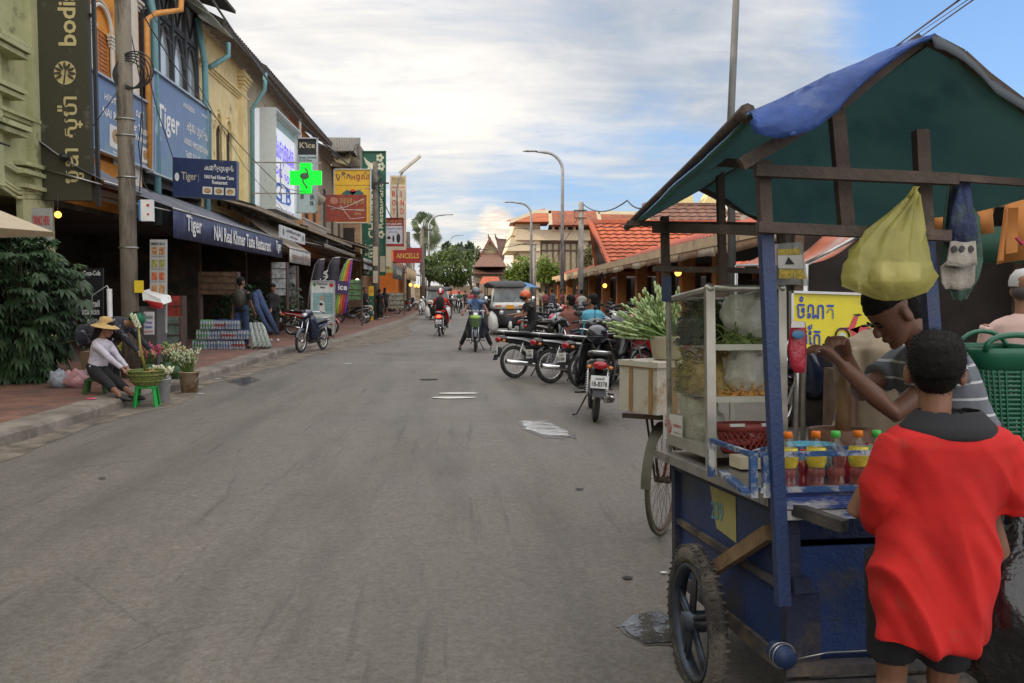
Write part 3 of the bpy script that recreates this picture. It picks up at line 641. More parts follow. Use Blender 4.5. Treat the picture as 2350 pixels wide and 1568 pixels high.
# ---------------------------------------------------------------- lettering boards on the left
SB = mat('board_blue', (.095, .155, .30), .3, var=.12, scale=1.2, dirt=(.14, .22, .28), damt=.3, dscale=.5)
SN = mat('board_navy', (.014, .028, .095), .35, var=.1)
PLT = mat('plate_white', (.6, .6, .55), .5, var=.1); FOOD = mat('food_print', (.35, .22, .1), .5, var=.6, scale=15)
ALU = mat('aluminium_edge', (.5, .5, .5), .35, .8)
PLA = mat('pale_blue_print', (.35, .42, .5), .5)
wall_sign('restaurant_board', 'long blue restaurant board with food picture behind the concrete pole', 'sign', 200, 357, 155, 335, -7.65, .12, SB,
    [('t', 'អាហារដ្ឋាន  ណៃ', .22, .68, .62, .17, TEXTW), ('t', 'NAI Real Khmer Taste', .2, .49, .72, .12, TEXTW), ('t', 'Restaurant', .7, .37, .28, .09, TEXTW), ('p', [(.3, .12), (.45, .1), (.5, .3), (.46, .42), (.3, .42)], PLT), ('e', .395, .28, .12, .2, FOOD), ('t', 'Amok', .35, .04, .08, .04, TEXTW),
     ('p', [(.8, .08), (.93, .08), (.96, .3), (.8, .32)], PLT), ('e', .87, .2, .08, .15, FOOD), ('r', .12, .3, .006, .4, PLA), ('t', 'Curry', .83, .02, .08, .04, TEXTW)], frame=(.04, ALU))
wall_sign('beer_board', 'large blue board with white Khmer lettering on the glazed front', 'sign', 344, 487, 156, 395, -7.6, .12, SB,
    [('t', 'Tiger', .1, .42, .34, .3, TEXTW), ('r', .5, .36, .006, .3, PLA), ('t', 'អាហារដ្ឋាន', .5, .82, .2, .08, TEXTW), ('t', 'អង្គរ ហ្វេមឺស', .56, .58, .4, .17, TEXTW), ('t', 'ANGKOR  FAMOUS RESTAURANT', .52, .45, .46, .075, TEXTW),
     ('t', 'Tel:092 20 71 71', .54, .31, .26, .075, TEXTW), ('t', '078 20 71 71', .6, .2, .22, .07, TEXTW), ('e', .88, .24, .06, .14, TEXTW), ('t', 'restaurant', .83, .88, .14, .03, TEXTW), ('p', [(.07, .42), (.13, .36), (.17, .36), (.12, .46), (.1, .6)], PLA)], frame=(.05, ALU))
front_sign('hanging_restaurant_sign', 'navy blue hanging box sign with three food pictures', 'sign', 396, 361, 543, 450, 20, .22, SN,
    [('t', 'Tiger', .14, .38, .24, .26, mat('gold_grey', (.38, .35, .28), .5)), ('e', .07, .5, .07, .22, PLT), ('t', 'រសជាតិម្ហូបខ្មែរ', .5, .68, .45, .2, TEXTW), ('t', 'NAI Real Khmer Taste', .5, .5, .46, .1, TEXTW), ('t', 'Restaurant', .62, .37, .24, .1, TEXTW), ('r', .47, .1, .15, .19, PLT), ('e', .545, .19, .11, .14, FOOD),
     ('r', .65, .1, .15, .19, PLT), ('e', .725, .19, .11, .14, FOOD), ('r', .83, .1, .15, .19, PLT), ('e', .9, .19, .11, .14, FOOD), ('r', .405, .4, .004, .2, PLA)], y0r=370, y1b=None)
# tall brown vertical sign
BRN = mat('board_brown', (.045, .04, .022), .6, var=.25, scale=30, bump=.2, bscale=150)
GLD = mat('lettering_gold', (.55, .46, .22), .5, var=.1)
zt = 8.8; a = P(97, 460, 17); bb = P(211, 463, 17)
t = sign('vertical_shop_sign', 'tall dark brown vertical sign with gold lettering and round leaf emblem', 'sign', (a.x, 17, zt), (bb.x, 17, zt), (a.x, 17, a.z), .16, BRN,
    [('t', 'bodia', .42, .505, .36, .18, 1, GLD), ('e', .53, .417, .44, .077, GLD), ('t', 'បូឌា ស្ប៉ា', .36, .055, .5, .285, 1, GLD)])
q = MB(); rr = V((1, 0, 0)); cc = V((a.x + (bb.x - a.x) * .53, 16.98, a.z + (zt - a.z) * .417))
for k in range(9):
    an = -2.2 + k * .55; q.ell(cc + V((sin(an) * .13, 0, cos(an) * .13)), (.025, .006, .07), Matrix.Rotation(an, 3, 'Y'))
q.tube([cc + V((-.02, 0, -.2)), cc + V((0, 0, -.05)), cc + V((.03, 0, .12))], .012, 5); q.obj('emblem_leaves', BRN, t, True)
q = MB()
for x_ in (a.x - .06, bb.x + .1): q.b2((x_ - .03, 17.02, a.z - .55 if x_ < a.x else a.z - .1), (x_ + .03, 17.1, zt))
for z_ in (a.z + .3, a.z + 3.4, zt - .5): q.b2((FX, 17.12, z_), (bb.x + .1, 17.18, z_ + .06))
q.obj('bracket', BLK, t, True)
# pharmacy lightbox
LB = mat('lightbox_white', (.62, .64, .64), .35, var=.06, dirt=(.4, .4, .38), damt=.1)
LBE = mat('lightbox_face', (.72, .75, .8), .3, var=.05, emit=.25)
BLE = mat('letter_violet', (.07, .02, .55), .4, emit=.55); GDK = mat('letter_dark_green', (.03, .12, .09), .4)
t = wall_sign('pharmacy_lightbox', 'big white pharmacy lightbox with violet Khmer letters', 'sign', 615, 680, 248, 478, -7.3, .58, LBE,
    [('r', 0, .88, 1, .11, mat('pale_green_band', (.35, .5, .47), .5)), ('p', [(.06, .64), (.12, .64), (.12, .56), (.2, .56), (.2, .64), (.26, .64), (.26, .72), (.2, .72), (.2, .8), (.12, .8), (.12, .72), (.06, .72)], GDK),
     ('t', 'ឱសថស្ថានអង្គរ', .24, .50, .72, .3, BLE), ('t', 'ម៉ារី ហ្វា', .22, .36, .7, .12, BLE), ('t', 'G B', .22, .12, .62, .2, mat('letter_logo_blue', (.04, .12, .45), .4, emit=.2)), ('l', [(.2 + .3 * cos(a_) + .28, .22 + .1 * sin(a_)) for a_ in [k * .35 for k in range(16)]], .03, mat('letter_logo_blue', (.04, .12, .45), .4)),
     ('t', 'www.pharmacy.com.kh  012 345', .04, .02, .92, .045, TEXTB)], frame=(.05, LB))
# green pharmacy cross
t = thing('pharmacy_cross', 'glowing green pharmacy cross with a snake and bowl', 'sign', P(702, 446, 33))
GRN = mat('cross_green', (0, .72, .03), .4, emit=.62, var=.02)
def cross(x0, x1, x2, x3, y0, y1, y2, y3, Y): return [P(x1, y0, Y), P(x2, y0, Y), P(x2, y1, Y), P(x3, y1, Y), P(x3, y2, Y), P(x2, y2, Y), P(x2, y3, Y), P(x1, y3, Y), P(x1, y2, Y), P(x0, y2, Y), P(x0, y1, Y), P(x1, y1, Y)][::-1]
b = MB(); b.prism(cross(665, 688, 714, 737, 374, 392, 424, 444, 33), (0, .2, 0)); b.obj('lightbox', GRN, t, True)
b = MB(); b.tube([P(700 + 6 * sin(k * .55) * (1 if k < 6 else .8), 386 + k * 3.3, 32.96) for k in range(15)], .03, 6); b.ell(P(699, 404, 32.97), (.17, .02, .12)); b.obj('snake_emblem', mat('emblem_grey', (.08, .16, .09), .5), t, True)
b = MB()
for y_ in (373, 444): b.bar(P(580, y_, 33.1), P(737, y_ + 1, 33.1), .04, .05)
b.bar(P(644, 373, 33.1), P(644, 444, 33.1), .03, .03, up=(0, 1, 0)); b.obj('bracket', STL, t, True)
PALE = mat('sign_pale', (.42, .5, .48), .5, var=.08)
t = front_sign('ice_shop_sign', 'narrow pale sign with black head and Chinese characters', 'sign', 683, 318, 728, 488, 37, .15, PALE,
    [('r', 0, .78, 1, .22, mat('sign_black', (.015, .013, .012), .5)), ('t', "K'ice", .1, .87, .8, .08, mat('letter_sand', (.5, .42, .28), .5)), ('t', 'Natural Gemstone', .06, .73, .9, .03, TEXTK), ('t', '92.5% Silver', .06, .69, .7, .03, TEXTK),
     ('t', '银', .13, .26, .2, .07, TEXTK), ('t', '器', .13, .18, .2, .07, TEXTK), ('t', '玩', .62, .25, .22, .07, TEXTK), ('t', '佛', .62, .17, .22, .07, TEXTK), ('t', '珠', .62, .09, .22, .07, TEXTK)], frame=(.05, ALU))
YEL = mat('sign_yellow', (.72, .42, .02), .5, var=.1)
t = front_sign('lotus_sign', 'yellow sign with dark Khmer letters and a pink lotus', 'sign', 767, 389, 851, 512, 43, .15, YEL,
    [('t', 'បូតិក', .04, .79, .4, .16, mat('lettering_navy', (.03, .03, .09), .5)), ('t', 'អង្គរ៉ា', .46, .77, .5, .18, mat('lettering_maroon', (.25, .03, .03), .5)), ('r', 0, .7, 1, .008, BRN), ('p', [(.2, .55), (.35, .62), (.5, .58), (.68, .62), (.82, .55), (.62, .46), (.4, .46)], mat('leaf_teal', (.03, .11, .1), .5)), ('p', [(.42, .58), (.5, .52), (.6, .58), (.56, .63), (.46, .63)], mat('lotus_red', (.6, .03, .05), .5))], frame=(.04, ALU))
REDW = mat('carved_red_board', (.27, .045, .025), .7, var=.3, scale=6, bump=.4, bscale=20)
t = front_sign('carved_red_sign', 'weathered red board with faded gold letters under the yellow sign', 'sign', 748, 447, 841, 509, 38, .1, REDW,
    [('t', 'ឥន្ទ្រា', .34, .62, .3, .28, mat('faded_gold', (.42, .26, .1), .6)), ('t', 'ស្ប៉ា', .68, .6, .26, .25, mat('faded_gold', (.42, .26, .1), .6)), ('e', .2, .78, .2, .26, mat('faded_pink', (.42, .18, .12), .6)), ('t', 'INDRA', .76, .38, .2, .1, mat('faded_gold', (.42, .26, .1), .6)), ('t', 'SPA', .7, .24, .18, .1, mat('faded_gold', (.42, .26, .1), .6)),
     ('l', [(.02, .6), (.4, .45), (.96, .42)], .012, PLT), ('l', [(.1, .45), (.5, .55), (.95, .85)], .012, PLT), ('l', [(.35, .6), (.6, .1), (.95, .15)], .012, PLT)])
# tall green flower sign
GB = mat('sign_green', (.01, .1, .055), .5, var=.1); FLW = mat('flower_cream', (.6, .6, .42), .5); FLY = mat('letter_olive', (.42, .4, .1), .5)
t = front_sign('green_flower_sign', 'tall dark green vertical sign with frangipani flowers', 'sign', 832, 348, 885, 632, 50, .2, GB,
    [('t', 'CHAMPEY', .25, .3, .34, .42, 1, FLW), ('t', 'Restaurant', .7, .38, .2, .36, 1, FLW), ('t', 'ចំប៉ី', .1, .14, .45, .11, 1, FLW), ('p', [(.05, .96), (.2, .93), (.35, .91), (.6, .9), (.45, .87), (.62, .85), (.35, .86), (.15, .84), (.25, .88), (.12, .91)], FLW)] +
    [('e', x_ + .11 * cos(k * 1.256), y_ + .022 * sin(k * 1.256), .13, .026, FLW) for x_, y_ in ((.75, .95), (.82, .88), (.2, .04), (.8, .33)) for k in range(5)], frame=(.04, GB))
CRM = mat('sign_cream', (.52, .44, .32), .5, var=.08)
t = front_sign('indian_restaurant_sign', 'cream vertical sign with spaced red letters', 'sign', 895, 403, 932, 574, 60, .15, CRM,
    [('t', c_, .13, .71 - k * .115, .24, .08, TEXTR) for k, c_ in enumerate('ROYAL')] + [('t', c_, .66, .71 - k * .115, .2 if c_ != 'I' else .06, .08, TEXTR) for k, c_ in enumerate('INDIAN')] + [('r', .08, .88, .84, .1, mat('print_olive', (.3, .24, .12), .5, var=.5, scale=8)), ('t', 'Vegetarian Halal', .1, .83, .8, .025, TEXTR)])
DRD = mat('sign_deep_red', (.3, .02, .02), .5)
t = front_sign('optic_sign', 'white optician sign with red border and a watch picture', 'sign', 884, 501, 926, 565, 54, .15, mat('sign_white', (.6, .6, .62), .5),
    [('r', 0, .72, 1, .28, DRD), ('r', 0, 0, 1, .08, DRD), ('t', 'ជី ហុង អុបទិក', .06, .86, .88, .1, mat('letter_gold2', (.55, .35, .05), .5)), ('t', 'CHY HONG OPTIC', .05, .75, .88, .08, TEXTW), ('t', 'កែវភ្នែក នាឡិកា', .1, .58, .8, .08, TEXTB), ('t', 'គ្រប់ប្រភេទ', .2, .47, .5, .07, TEXTB), ('e', .45, .26, .12, .24, TEXTK), ('e', .72, .28, .22, .34, TEXTK), ('e', .2, .3, .2, .12, TEXTK)], frame=(.04, DRD))
t = front_sign('maroon_sign', 'small maroon sign with gold letters below the optician one', 'sign', 903, 569, 968, 604, 66, .12, DRD, [('t', 'ANCELLS', .1, .3, .8, .35, mat('letter_gold2', (.55, .35, .05), .5))])
t = front_sign('pole_notice', 'pale blank notice panel on the second pole, left of it', 'sign', 872, 588, 884, 624, 48.2, .05, CRM, [], group='notice panels on the second pole')
for i, (x0, y0, x1, y1, lb) in enumerate(((856, 566, 867, 610, 'pale notice panel high on the left of the second pole'), (886, 566, 898, 612, 'pale notice panel high on the right of the second pole'), (856, 622, 867, 650, 'pale notice panel low on the left of the second pole'))):
    front_sign('pole_notice', lb, 'sign', x0, y0, x1, y1, 47.6, .05, CRM, [], group='notice panels on the second pole')
# ---------------------------------------------------------------- awnings and canopies
def awning(label, y0, y1, Xf, Xb, zf, zb, drop, m, dm, els=(), sag=.05, group='awnings over the shop fronts', cat='awning', name='shop_awning', ends=True):
    t = thing(name, label, cat, (Xf, (y0 + y1) / 2, zf - drop), group=group)
    n = 14; g = []
    for i in range(9):
        f = i / 8; g.append([V((Xb + (Xf - Xb) * f, y0 + (y1 - y0) * k / n, zb + (zf - zb) * f - sag * sin(pi * f) + .015 * noise.noise(V((f * 4, k * .8, y0))))) for k in range(n + 1)])
    b = MB(); b.grid(g, th=.008); b.obj('canopy', m, t, True)
    b = MB(); b.grid([[V((Xf + .02 * sin(k * 1.3) * r_, y0 + (y1 - y0) * k / n, zf - drop * r_)) for k in range(n + 1)] for r_ in (0, .5, 1)], th=.006); v = b.obj('valance', dm, t, True)
    byk = {}
    for e in els:
        q = byk.setdefault(e[-1].name, [MB(), e[-1]])[0]; q.text(e[1], (Xf + .035, y0 + (y1 - y0) * e[2], zf - drop * (1 - e[3])), (0, 1, 0), (0, 0, 1), e[4] * (y1 - y0), e[5] * drop)
    for q, mm in byk.values(): q.obj('lettering', mm, v, True)
    b = MB()
    for y in (y0 + .05, (y0 + y1) / 2, y1 - .05): b.tube([(Xb, y, zb - .5), (Xf - .05, y, zf - .06)], .02, 6)
    b.tube([(Xf, y0, zf - .01), (Xf, y1, zf - .01)], .025, 6); b.obj('frame', STL, t, True)
    return t
AWG = mat('awning_grey_blue', (.11, .115, .15), .7, var=.25, scale=2, dirt=(.24, .23, .22), damt=.35, dscale=1.4)
AWN = mat('awning_navy', (.03, .04, .10), .6, var=.2, dirt=(.08, .09, .14), damt=.25)
awning('grey blue restaurant awning with white lettering on its navy valance', 18.9, 30.2, -6.0, -7.8, 3.25, 4.05, .62, AWG, AWN, [('t', 'Tiger', .07, .15, .1, .75, TEXTW), ('t', 'NAI Real Khmer Taste Restaurant', .26, .2, .56, .58, TEXTW), ('t', 'Tiger', .89, .2, .07, .65, TEXTW)])
awning('plain grey awning in front of the orange shophouse', 16.9, 18.8, -6.6, -7.8, 3.55, 4.3, .05, AWG, AWG)
CLO = mat('awning_cream', (.5, .43, .36), .8, var=.15, dirt=(.3, .25, .2), damt=.3, trans=.25)
awning('cream awning wedge beyond the restaurant awning', 30.3, 34.5, -5.8, -7.9, 3.0, 4.5, .5, CLO, mat('valance_print', (.5, .45, .4), .7, var=.5, scale=6, dirt=(.2, .3, .4), damt=.35), [('t', 'ហាងលក់ទំនិញ', .08, .2, .84, .5, mat('lettering_brown', (.25, .1, .05), .6))])
TAR = mat('tarp_old', (.28, .25, .21), .85, var=.3, scale=2, dirt=(.12, .10, .08), damt=.4)
awning('old grey tarpaulin canopy over the flag banners', 34.7, 44.5, -5.3, -7.9, 3.35, 4.3, .12, TAR, TAR)
awning('low grey canopy before the second pole', 44.6, 52.5, -4.9, -7.9, 3.1, 4.1, .1, TAR, TAR)
awning('brown canvas awning with dark front beyond the second pole', 53, 62, -4.1, -7.5, 3.2, 4.3, .9, mat('awning_tan', (.38, .28, .2), .8, trans=.2), mat('valance_dark_green', (.09, .10, .08), .8, var=.3), [('t', 'Khmer Kitchen', .3, .35, .5, .4, PLT)])
awning('white and tan awning near the far orange house', 63, 76, -3.9, -7, 3.3, 4.6, .9, mat('awning_white', (.6, .58, .53), .8, trans=.2), mat('valance_tan', (.5, .36, .2), .8))
awning('striped cream awning at the far end of the left row', 78, 92, -3.6, -6.5, 3.0, 4.2, 1.0, CLO, mat('valance_pale', (.5, .47, .42), .8, var=.3))
# rusty sheet canopies at first floor level
for lb, y0, y1, xf, zf, zb in (('corrugated iron lean-to under the cream shophouse', 27.7, 35, -6.3, 4.15, 4.6), ('corrugated iron lean-to under the carved red sign', 35.2, 49, -6.0, 4.05, 4.6), ('rusty iron lean-to behind the second pole', 49.2, 60, -5.2, 4.0, 4.9)):
    t = thing('iron_lean_to', lb, 'canopy', (xf, (y0 + y1) / 2, zf), group='iron lean-tos along the shophouses')
    b = MB(); corr(b, (FX, y0, zb), (FX, y1, zb), (xf, y0, zf), (xf, y1, zf), int((y1 - y0) * 8), .025); b.obj('roof', CORR, t, True)
    b = MB(); b.b2((xf - .03, y0, zf - .12), (xf + .02, y1, zf - .03)); 
    y = y0
    while y < y1: b.bar((FX, y, zb - .1), (xf, y, zf - .07), .05, .07); y += 1.4
    b.obj('frame', mat('faded_wood', (.3, .24, .17), .8, var=.4), t, True)
# small boards
wall_sign('drinks_board', 'white board with dark Khmer text and green bottles beside the cream awning', 'sign', 644, 701, 516, 545, -5.9, .06, mat('board_white', (.55, .56, .57), .5, dirt=(.4, .4, .38), damt=.2),
    [('t', 'ហាងឱសថ អង្គរ', .2, .5, .6, .35, TEXTK), ('t', 'ម៉ារីហ្វា', .35, .15, .3, .25, TEXTK), ('e', .1, .5, .06, .6, GDK), ('e', .9, .5, .06, .6, GDK)])
wall_sign('white_shop_board', 'greyish board with faded letters hanging left of the second pole', 'sign', 836, 862, 592, 617, -5.0, .05, mat('board_grey', (.42, .41, .4), .6, dirt=(.3, .28, .25), damt=.3), [('t', 'ម៉ាស្សា Massage', .08, .3, .84, .4, TEXTK)])
front_sign('yellow_shop_board', 'pale yellow board hanging right of the second pole', 'sign', 872, 596, 901, 626, 52, .05, mat('board_pale_yellow', (.5, .42, .16), .6), [('t', 'ហាង', .3, .3, .4, .45, TEXTK)])
# sidewalk signs
front_sign('menu_board', 'tall white menu board with food pictures behind the flower stall', 'sign', 344, 550, 382, 765, 15.6, .05, mat('menu_white', (.42, .41, .4), .5, dirt=(.3, .3, .28), damt=.2),
    [('r', x_, .84 - k * .135, .34, .08, mat('menu_food%d' % (k % 3), ((.4, .2, .08), (.3, .3, .08), (.45, .12, .05))[k % 3], .5, var=.7, scale=22)) for k in range(6) for x_ in (.1, .55)] + [('t', 'MENU', .1, .94, .8, .03, TEXTK)] + [('t', 'Amok  3.00', x_, .815 - k * .135, .34, .015, TEXTK) for k in range(6) for x_ in (.1, .55)])
front_sign('shoe_sign', 'white Khmer food sign with dark writing beside the pole', 'sign', 330, 716, 352, 768, 14.6, .05, mat('poster_white', (.5, .5, .5), .5),
    [('t', 'ពិសេស', .05, .7, .9, .22, TEXTK), ('t', 'Khmer', .05, .48, .85, .13, TEXTB), ('t', 'Chinese', .05, .28, .85, .13, TEXTB), ('t', '012 94 41', .05, .08, .9, .1, TEXTR)])
t = thing('drink_kiosk', 'small kiosk with a tilted white roof edged in red next to the pole', 'kiosk', P(345, 840, 15.2))
b = MB(); b.prism([P(326, 668, 15.4), P(368, 686, 15.1), P(372, 700, 15.0), P(328, 690, 15.2)], (0, .5, .05)); b.obj('roof', WHT, t, True)
b = MB(); b.prism([P(330, 688, 15.0), P(372, 696, 14.95), P(372, 708, 14.95), P(352, 708, 15.0)], (0, .04, 0)); b.obj('fascia', mat('kiosk_red', (.5, .03, .03), .5), t, True)
b = MB(); p = P(350, 830, 15.3); b.b2((p.x - .25, 15.2, .15), (p.x + .12, 15.7, 1.25)); b.obj('body', mat('kiosk_body', (.1, .09, .09), .5), t, True)
front_sign('happy_hour_board', 'black board with white writing behind the bush', 'sign', 186, 616, 236, 800, 16.5, .05, mat('blackboard', (.012, .012, .014), .5),
    [('t', 'Coca-Cola', .1, .91, .8, .06, TEXTW), ('t', 'cocktail', .0, .52, .86, .085, TEXTW), ('t', 'station', .05, .42, .8, .085, TEXTW), ('t', 'BEER', .3, .32, .5, .05, TEXTW), ('t', 'BAR', .35, .24, .4, .05, TEXTW)])
front_sign('brews_sign', 'small white sign with red letters above the bush', 'sign', 72, 478, 118, 556, 15.6, .04, mat('poster_grey', (.36, .35, .33), .6), [('t', 'DRINKS HERE', .08, .5, .84, .28, TEXTR)])
# pharmacy stand board
BW = mat('stand_white', (.6, .62, .6), .5)
front_sign('pharmacy_stand', 'white standing pharmacy board with a portrait photo in front of the flags', 'sign', 714, 645, 768, 768, 27.5, .08, BW,
    [('p', [(.07, .92), (.12, .92), (.12, .89), (.17, .89), (.17, .92), (.22, .92), (.22, .95), (.17, .95), (.17, .98), (.12, .98), (.12, .95), (.07, .95)], mat('cross_dark', (.01, .2, .03), .5)), ('t', 'Pharmacie', .25, .92, .45, .05, TEXTK), ('t', 'Mali', .4, .86, .2, .04, TEXTK), ('e', .85, .92, .18, .08, TEXTR),
     ('r', .07, .38, .86, .4, mat('print_sea', (.22, .38, .38), .5, var=.2)), ('p', [(.25, .4), (.62, .4), (.58, .58), (.5, .64), (.4, .64), (.32, .56)], PLT), ('e', .45, .68, .13, .1, mat('print_skin', (.45, .25, .18), .5)), ('r', .07, .05, .86, .28, mat('print_pale', (.35, .42, .36), .5, var=.3)), ('e', .55, .22, .12, .12, mat('print_skin', (.45, .25, .18), .5))] + [('t', 'ថ្នាំពេទ្យ និង គ្រឿងសម្អាង', .55, .7 - k * .05, .35, .03, GDK) for k in range(6)], frame=(.03, ALU))
# feather flags
def flag(label, Y, xs, m, els, stripes=None):
    # xs: (left x, right x, py) from the foot to the curved tip
    t = thing('feather_flag', label, 'banner', P((xs[0][0] + xs[0][1]) / 2, 780, Y), group='feather flags outside the ice cream shop')
    nst = len(stripes) if stripes else 1
    for s_ in range(nst):
        b = MB(); b.grid([[P(a_ + (c_ - a_) * (s_ + u) / nst, y_, Y) + V((0, .05 * sin(y_ * .05 + s_), 0)) for u in (0, 1)] for a_, c_, y_ in xs], th=.006); b.obj('cloth', stripes[s_] if stripes else m, t, True)
    b = MB(); b.tube([P(a_ - 1, y_, Y - .02) for a_, c_, y_ in xs] + [P(xs[-1][1], xs[-1][2] - 1, Y - .02)], .02, 6); b.tube([P(xs[0][0] - 1, xs[0][2], Y), P(xs[0][0] - 1, 775, Y)], .02, 6); b.obj('pole', STL, t, True)
    for tx, x0, y0, x1, y1, mm in els:
        q = MB(); q.text(tx, P(x1, y1, Y - .12), P(x1, y0, Y) - P(x1, y1, Y), P(x0, y1, Y) - P(x1, y1, Y), (P(x1, y0, Y) - P(x1, y1, Y)).length, abs(x1 - x0) * Y / F); q.obj('lettering', mm, t, True)
DG = mat('flag_dark', (.045, .04, .055), .7, var=.2)
flag('dark grey feather flag on the left with white writing', 29.5, [(706, 730, 745), (708, 733, 700), (712, 738, 660), (718, 742, 630), (724, 745, 608), (733, 746, 596)], DG, [('KHUA.', 725, 640, 737, 700, TEXTW)])
flag('dark grey feather flag in the middle, partly hidden by the board', 30.2, [(735, 765, 745), (740, 769, 700), (745, 774, 660), (750, 778, 630), (756, 780, 608), (766, 781, 592)], DG, [('KOPINA', 740, 620, 753, 690, TEXTW)])
RB = [mat('stripe_' + n_, c_, .7) for n_, c_ in (('green', (.2, .5, .12)), ('yellow', (.6, .5, .08)), ('orange', (.7, .2, .05)), ('red', (.6, .07, .06)), ('violet', (.22, .06, .4)))]
flag('rainbow striped feather flag on the right', 28.8, [(766, 793, 720), (770, 797, 690), (776, 802, 655), (783, 806, 628), (791, 808, 608), (800, 809, 596)], None, [], RB)
t = front_sign('ice_band', 'purple band with white ice lettering across the rainbow flag', 'sign', 770, 644, 799, 674, 28.6, .02, mat('flag_purple', (.05, .025, .09), .6), [('t', 'ice', .22, .3, .7, .45, TEXTW)], y0r=646)
# ---------------------------------------------------------------- poles
def upole(name, label, x, Y, z0, z1, r0, r1, m=CON, rz=0): 
    t = thing(name, label, 'utility pole', (x, Y, z0)); b = MB(); b.tube([(0, 0, -.1), (0, 0, (z1 - z0) * .5), (0, 0, z1 - z0)], [r0, (r0 + r1) / 2, r1], 8); b.obj('shaft', m, t); return t
p = G(302, 868, .13)
t = upole('concrete_pole', 'thick stained concrete utility pole beside the flower sellers', p.x, p.y, .13, 9.5, .142, .118, mat('pole_concrete', (.26, .225, .175), .85, var=.3, scale=2, bump=.4, bscale=40, dirt=(.09, .075, .06), damt=.45, dscale=2, stretch=(2, 2, .4)))
Yp = p.y
b = MB(); q = P(338, 460, Yp - .15); b.box(q + V((0, 0, -.16)), (.17, .12, .33)); bx_ = b.obj('meter_box', WHT, t, True)
b = MB(); b.box(q + V((.03, -.065, -.08)), (.04, .01, .035)); b.box(q + V((.03, -.065, -.22)), (.03, .01, .03)); b.obj('red_mark', TEXTR, bx_, True)
b = MB(); b.box(q + V((-.1, 0, -.16)), (.03, .13, .32)); b.obj('blue_mount', mat('mount_blue', (.04, .15, .35), .5), t, True)
for z in (4.2, 3.95, 3.3, 2.2): b = MB(); b.torus((p.x, p.y, z), .14, .012, Matrix.Rotation(pi / 2, 3, 'Y'), 20, 5); b.obj('strap', STL, t, True)
b = MB(); q = P(319, 658, Yp - .16); b.box(q, (.14, .015, .19)); b.obj('yellow_notice', mat('notice_yellow', (.7, .5, .02), .5), t, True)
b = MB(); 
for k in range(5): b.torus(P(300, 172, Yp - .1) + V((.03 * k - .05, 0, .02 * k)), .22 + .015 * k, .012, Matrix.Rotation(pi / 2, 3, 'Z'), 24, 5)
b.obj('cable_coil', BLK, t, True)
p = G(271, 868, .13); b = MB(); b.tube([(p.x, Yp - .25, .13), (p.x, Yp - .25, 1.55)], .04, 10); b.tube([(p.x, Yp - .25, 1.52), (p.x - .05, Yp - .2, 1.6), (p.x - .3, Yp - .15, 1.45), (p.x - .38, Yp - .1, .9)], .008, 5); o = b.obj('white_conduit', mat('pvc_white', (.55, .55, .55), .4)); tag(o, 'white plastic conduit pipe standing left of the concrete pole', 'pipe')
t = upole('concrete_pole', 'slim dark utility pole with a tangle of wires behind the green sign', P(865, 735, 48).x, 47.8, .05, 8.4, .2, .13, mat('pole_dark', (.14, .12, .1), .85, var=.3))
b = MB(); zz0 = P(867, 430, 47.8)
for k in range(12): b.tube([zz0 + V((random.uniform(-.3, .3), random.uniform(-.2, .2), random.uniform(-.3, .9))) for _ in range(5)], .014, 4)
b.bar(zz0 + V((-.5, -.15, .2)), zz0 + V((.6, -.15, .2)), .06, .08); b.obj('wire_tangle', BLK, t, True)
p = P(938, 720, 70); t = upole('concrete_pole', 'brown pole beside the far red and cream signs', p.x, 70, 0, 6.2, .19, .15, mat('pole_dark', (.14, .12, .1), .85))
p = P(970, 700, 80); t = upole('concrete_pole', 'dark pole standing in front of the palm tree', p.x, 80, 0, 7.1, .24, .17, mat('pole_dark', (.14, .12, .1), .85))
b = MB(); b.bar(p + V((-.9, 0, 7.05 - p.z)), p + V((.9, 0, 7.05 - p.z)), .1, .12); b.obj('crossarm', DRK, t, True)
p = P(1333, 660, 42); t = upole('concrete_pole', 'grey brown concrete pole in front of the red gable roof', p.x, 42, 0, 5.75, .14, .12, CON)
b = MB(); 
for z in (5.35, 5.0): b.bar((p.x - .35, 41.9, z), (p.x + .25, 41.9, z), .05, .06)
b.bar((p.x - .33, 41.9, 5.35), (p.x - .33, 41.9, 5.0), .03, .03, up=(0, 1, 0)); b.obj('crossarm', RST, t, True)
p = P(1226, 650, 70); t = upole('concrete_pole', 'pale concrete pole behind the shorter lamp', p.x, 70, 0, 5.3, .17, .14, CON)
b = MB(); b.bar((p.x - 1.3, 69.9, 5.25), (p.x + .2, 69.9, 5.25), .06, .08); b.obj('crossarm', RST, t, True)
# street lamps with curved arms
GAL = mat('galvanised', (.3, .31, .32), .45, .5, var=.15)
def lamp(label, px, Y, ytop, xend, base=690):
    q = P(px, base, Y); t = thing('street_lamp', label, 'street lamp', (q.x, Y, 0), group='street lamps with curved arms')
    top = P(px, ytop, Y); e = P(xend, ytop - 1, Y); dx = e.x - top.x; r = abs(dx) * .62
    b = MB(); pts = [(0, 0, -.05), (0, 0, top.z - r)]
    for k in range(1, 9): a_ = k * pi / 16; pts.append((math.copysign(r * (1 - cos(a_)), dx), 0, top.z - r + r * sin(a_)))
    pts.append((dx * .95, 0, top.z + .05)); sc = Y / 60
    b.tube(pts, [.13 * (1 + sc) / 2] + [.085] * (len(pts) - 2) + [.05], 8); b.obj('post', GAL, t)
    b = MB(); b.loft([(-.1, 0, .03, .03), (0, 0, .12, .05), (.5, 0, .14, .06), (.7, 0, .05, .04)], M=Matrix.Rotation(-math.copysign(pi / 2, dx), 3, 'Z'), c=(dx * .92, 0, top.z + .06)); b.obj('lamp_head', GAL, t)
lamp('tall street lamp with curved arm over the market roof', 1290, 50, 350, 1222)
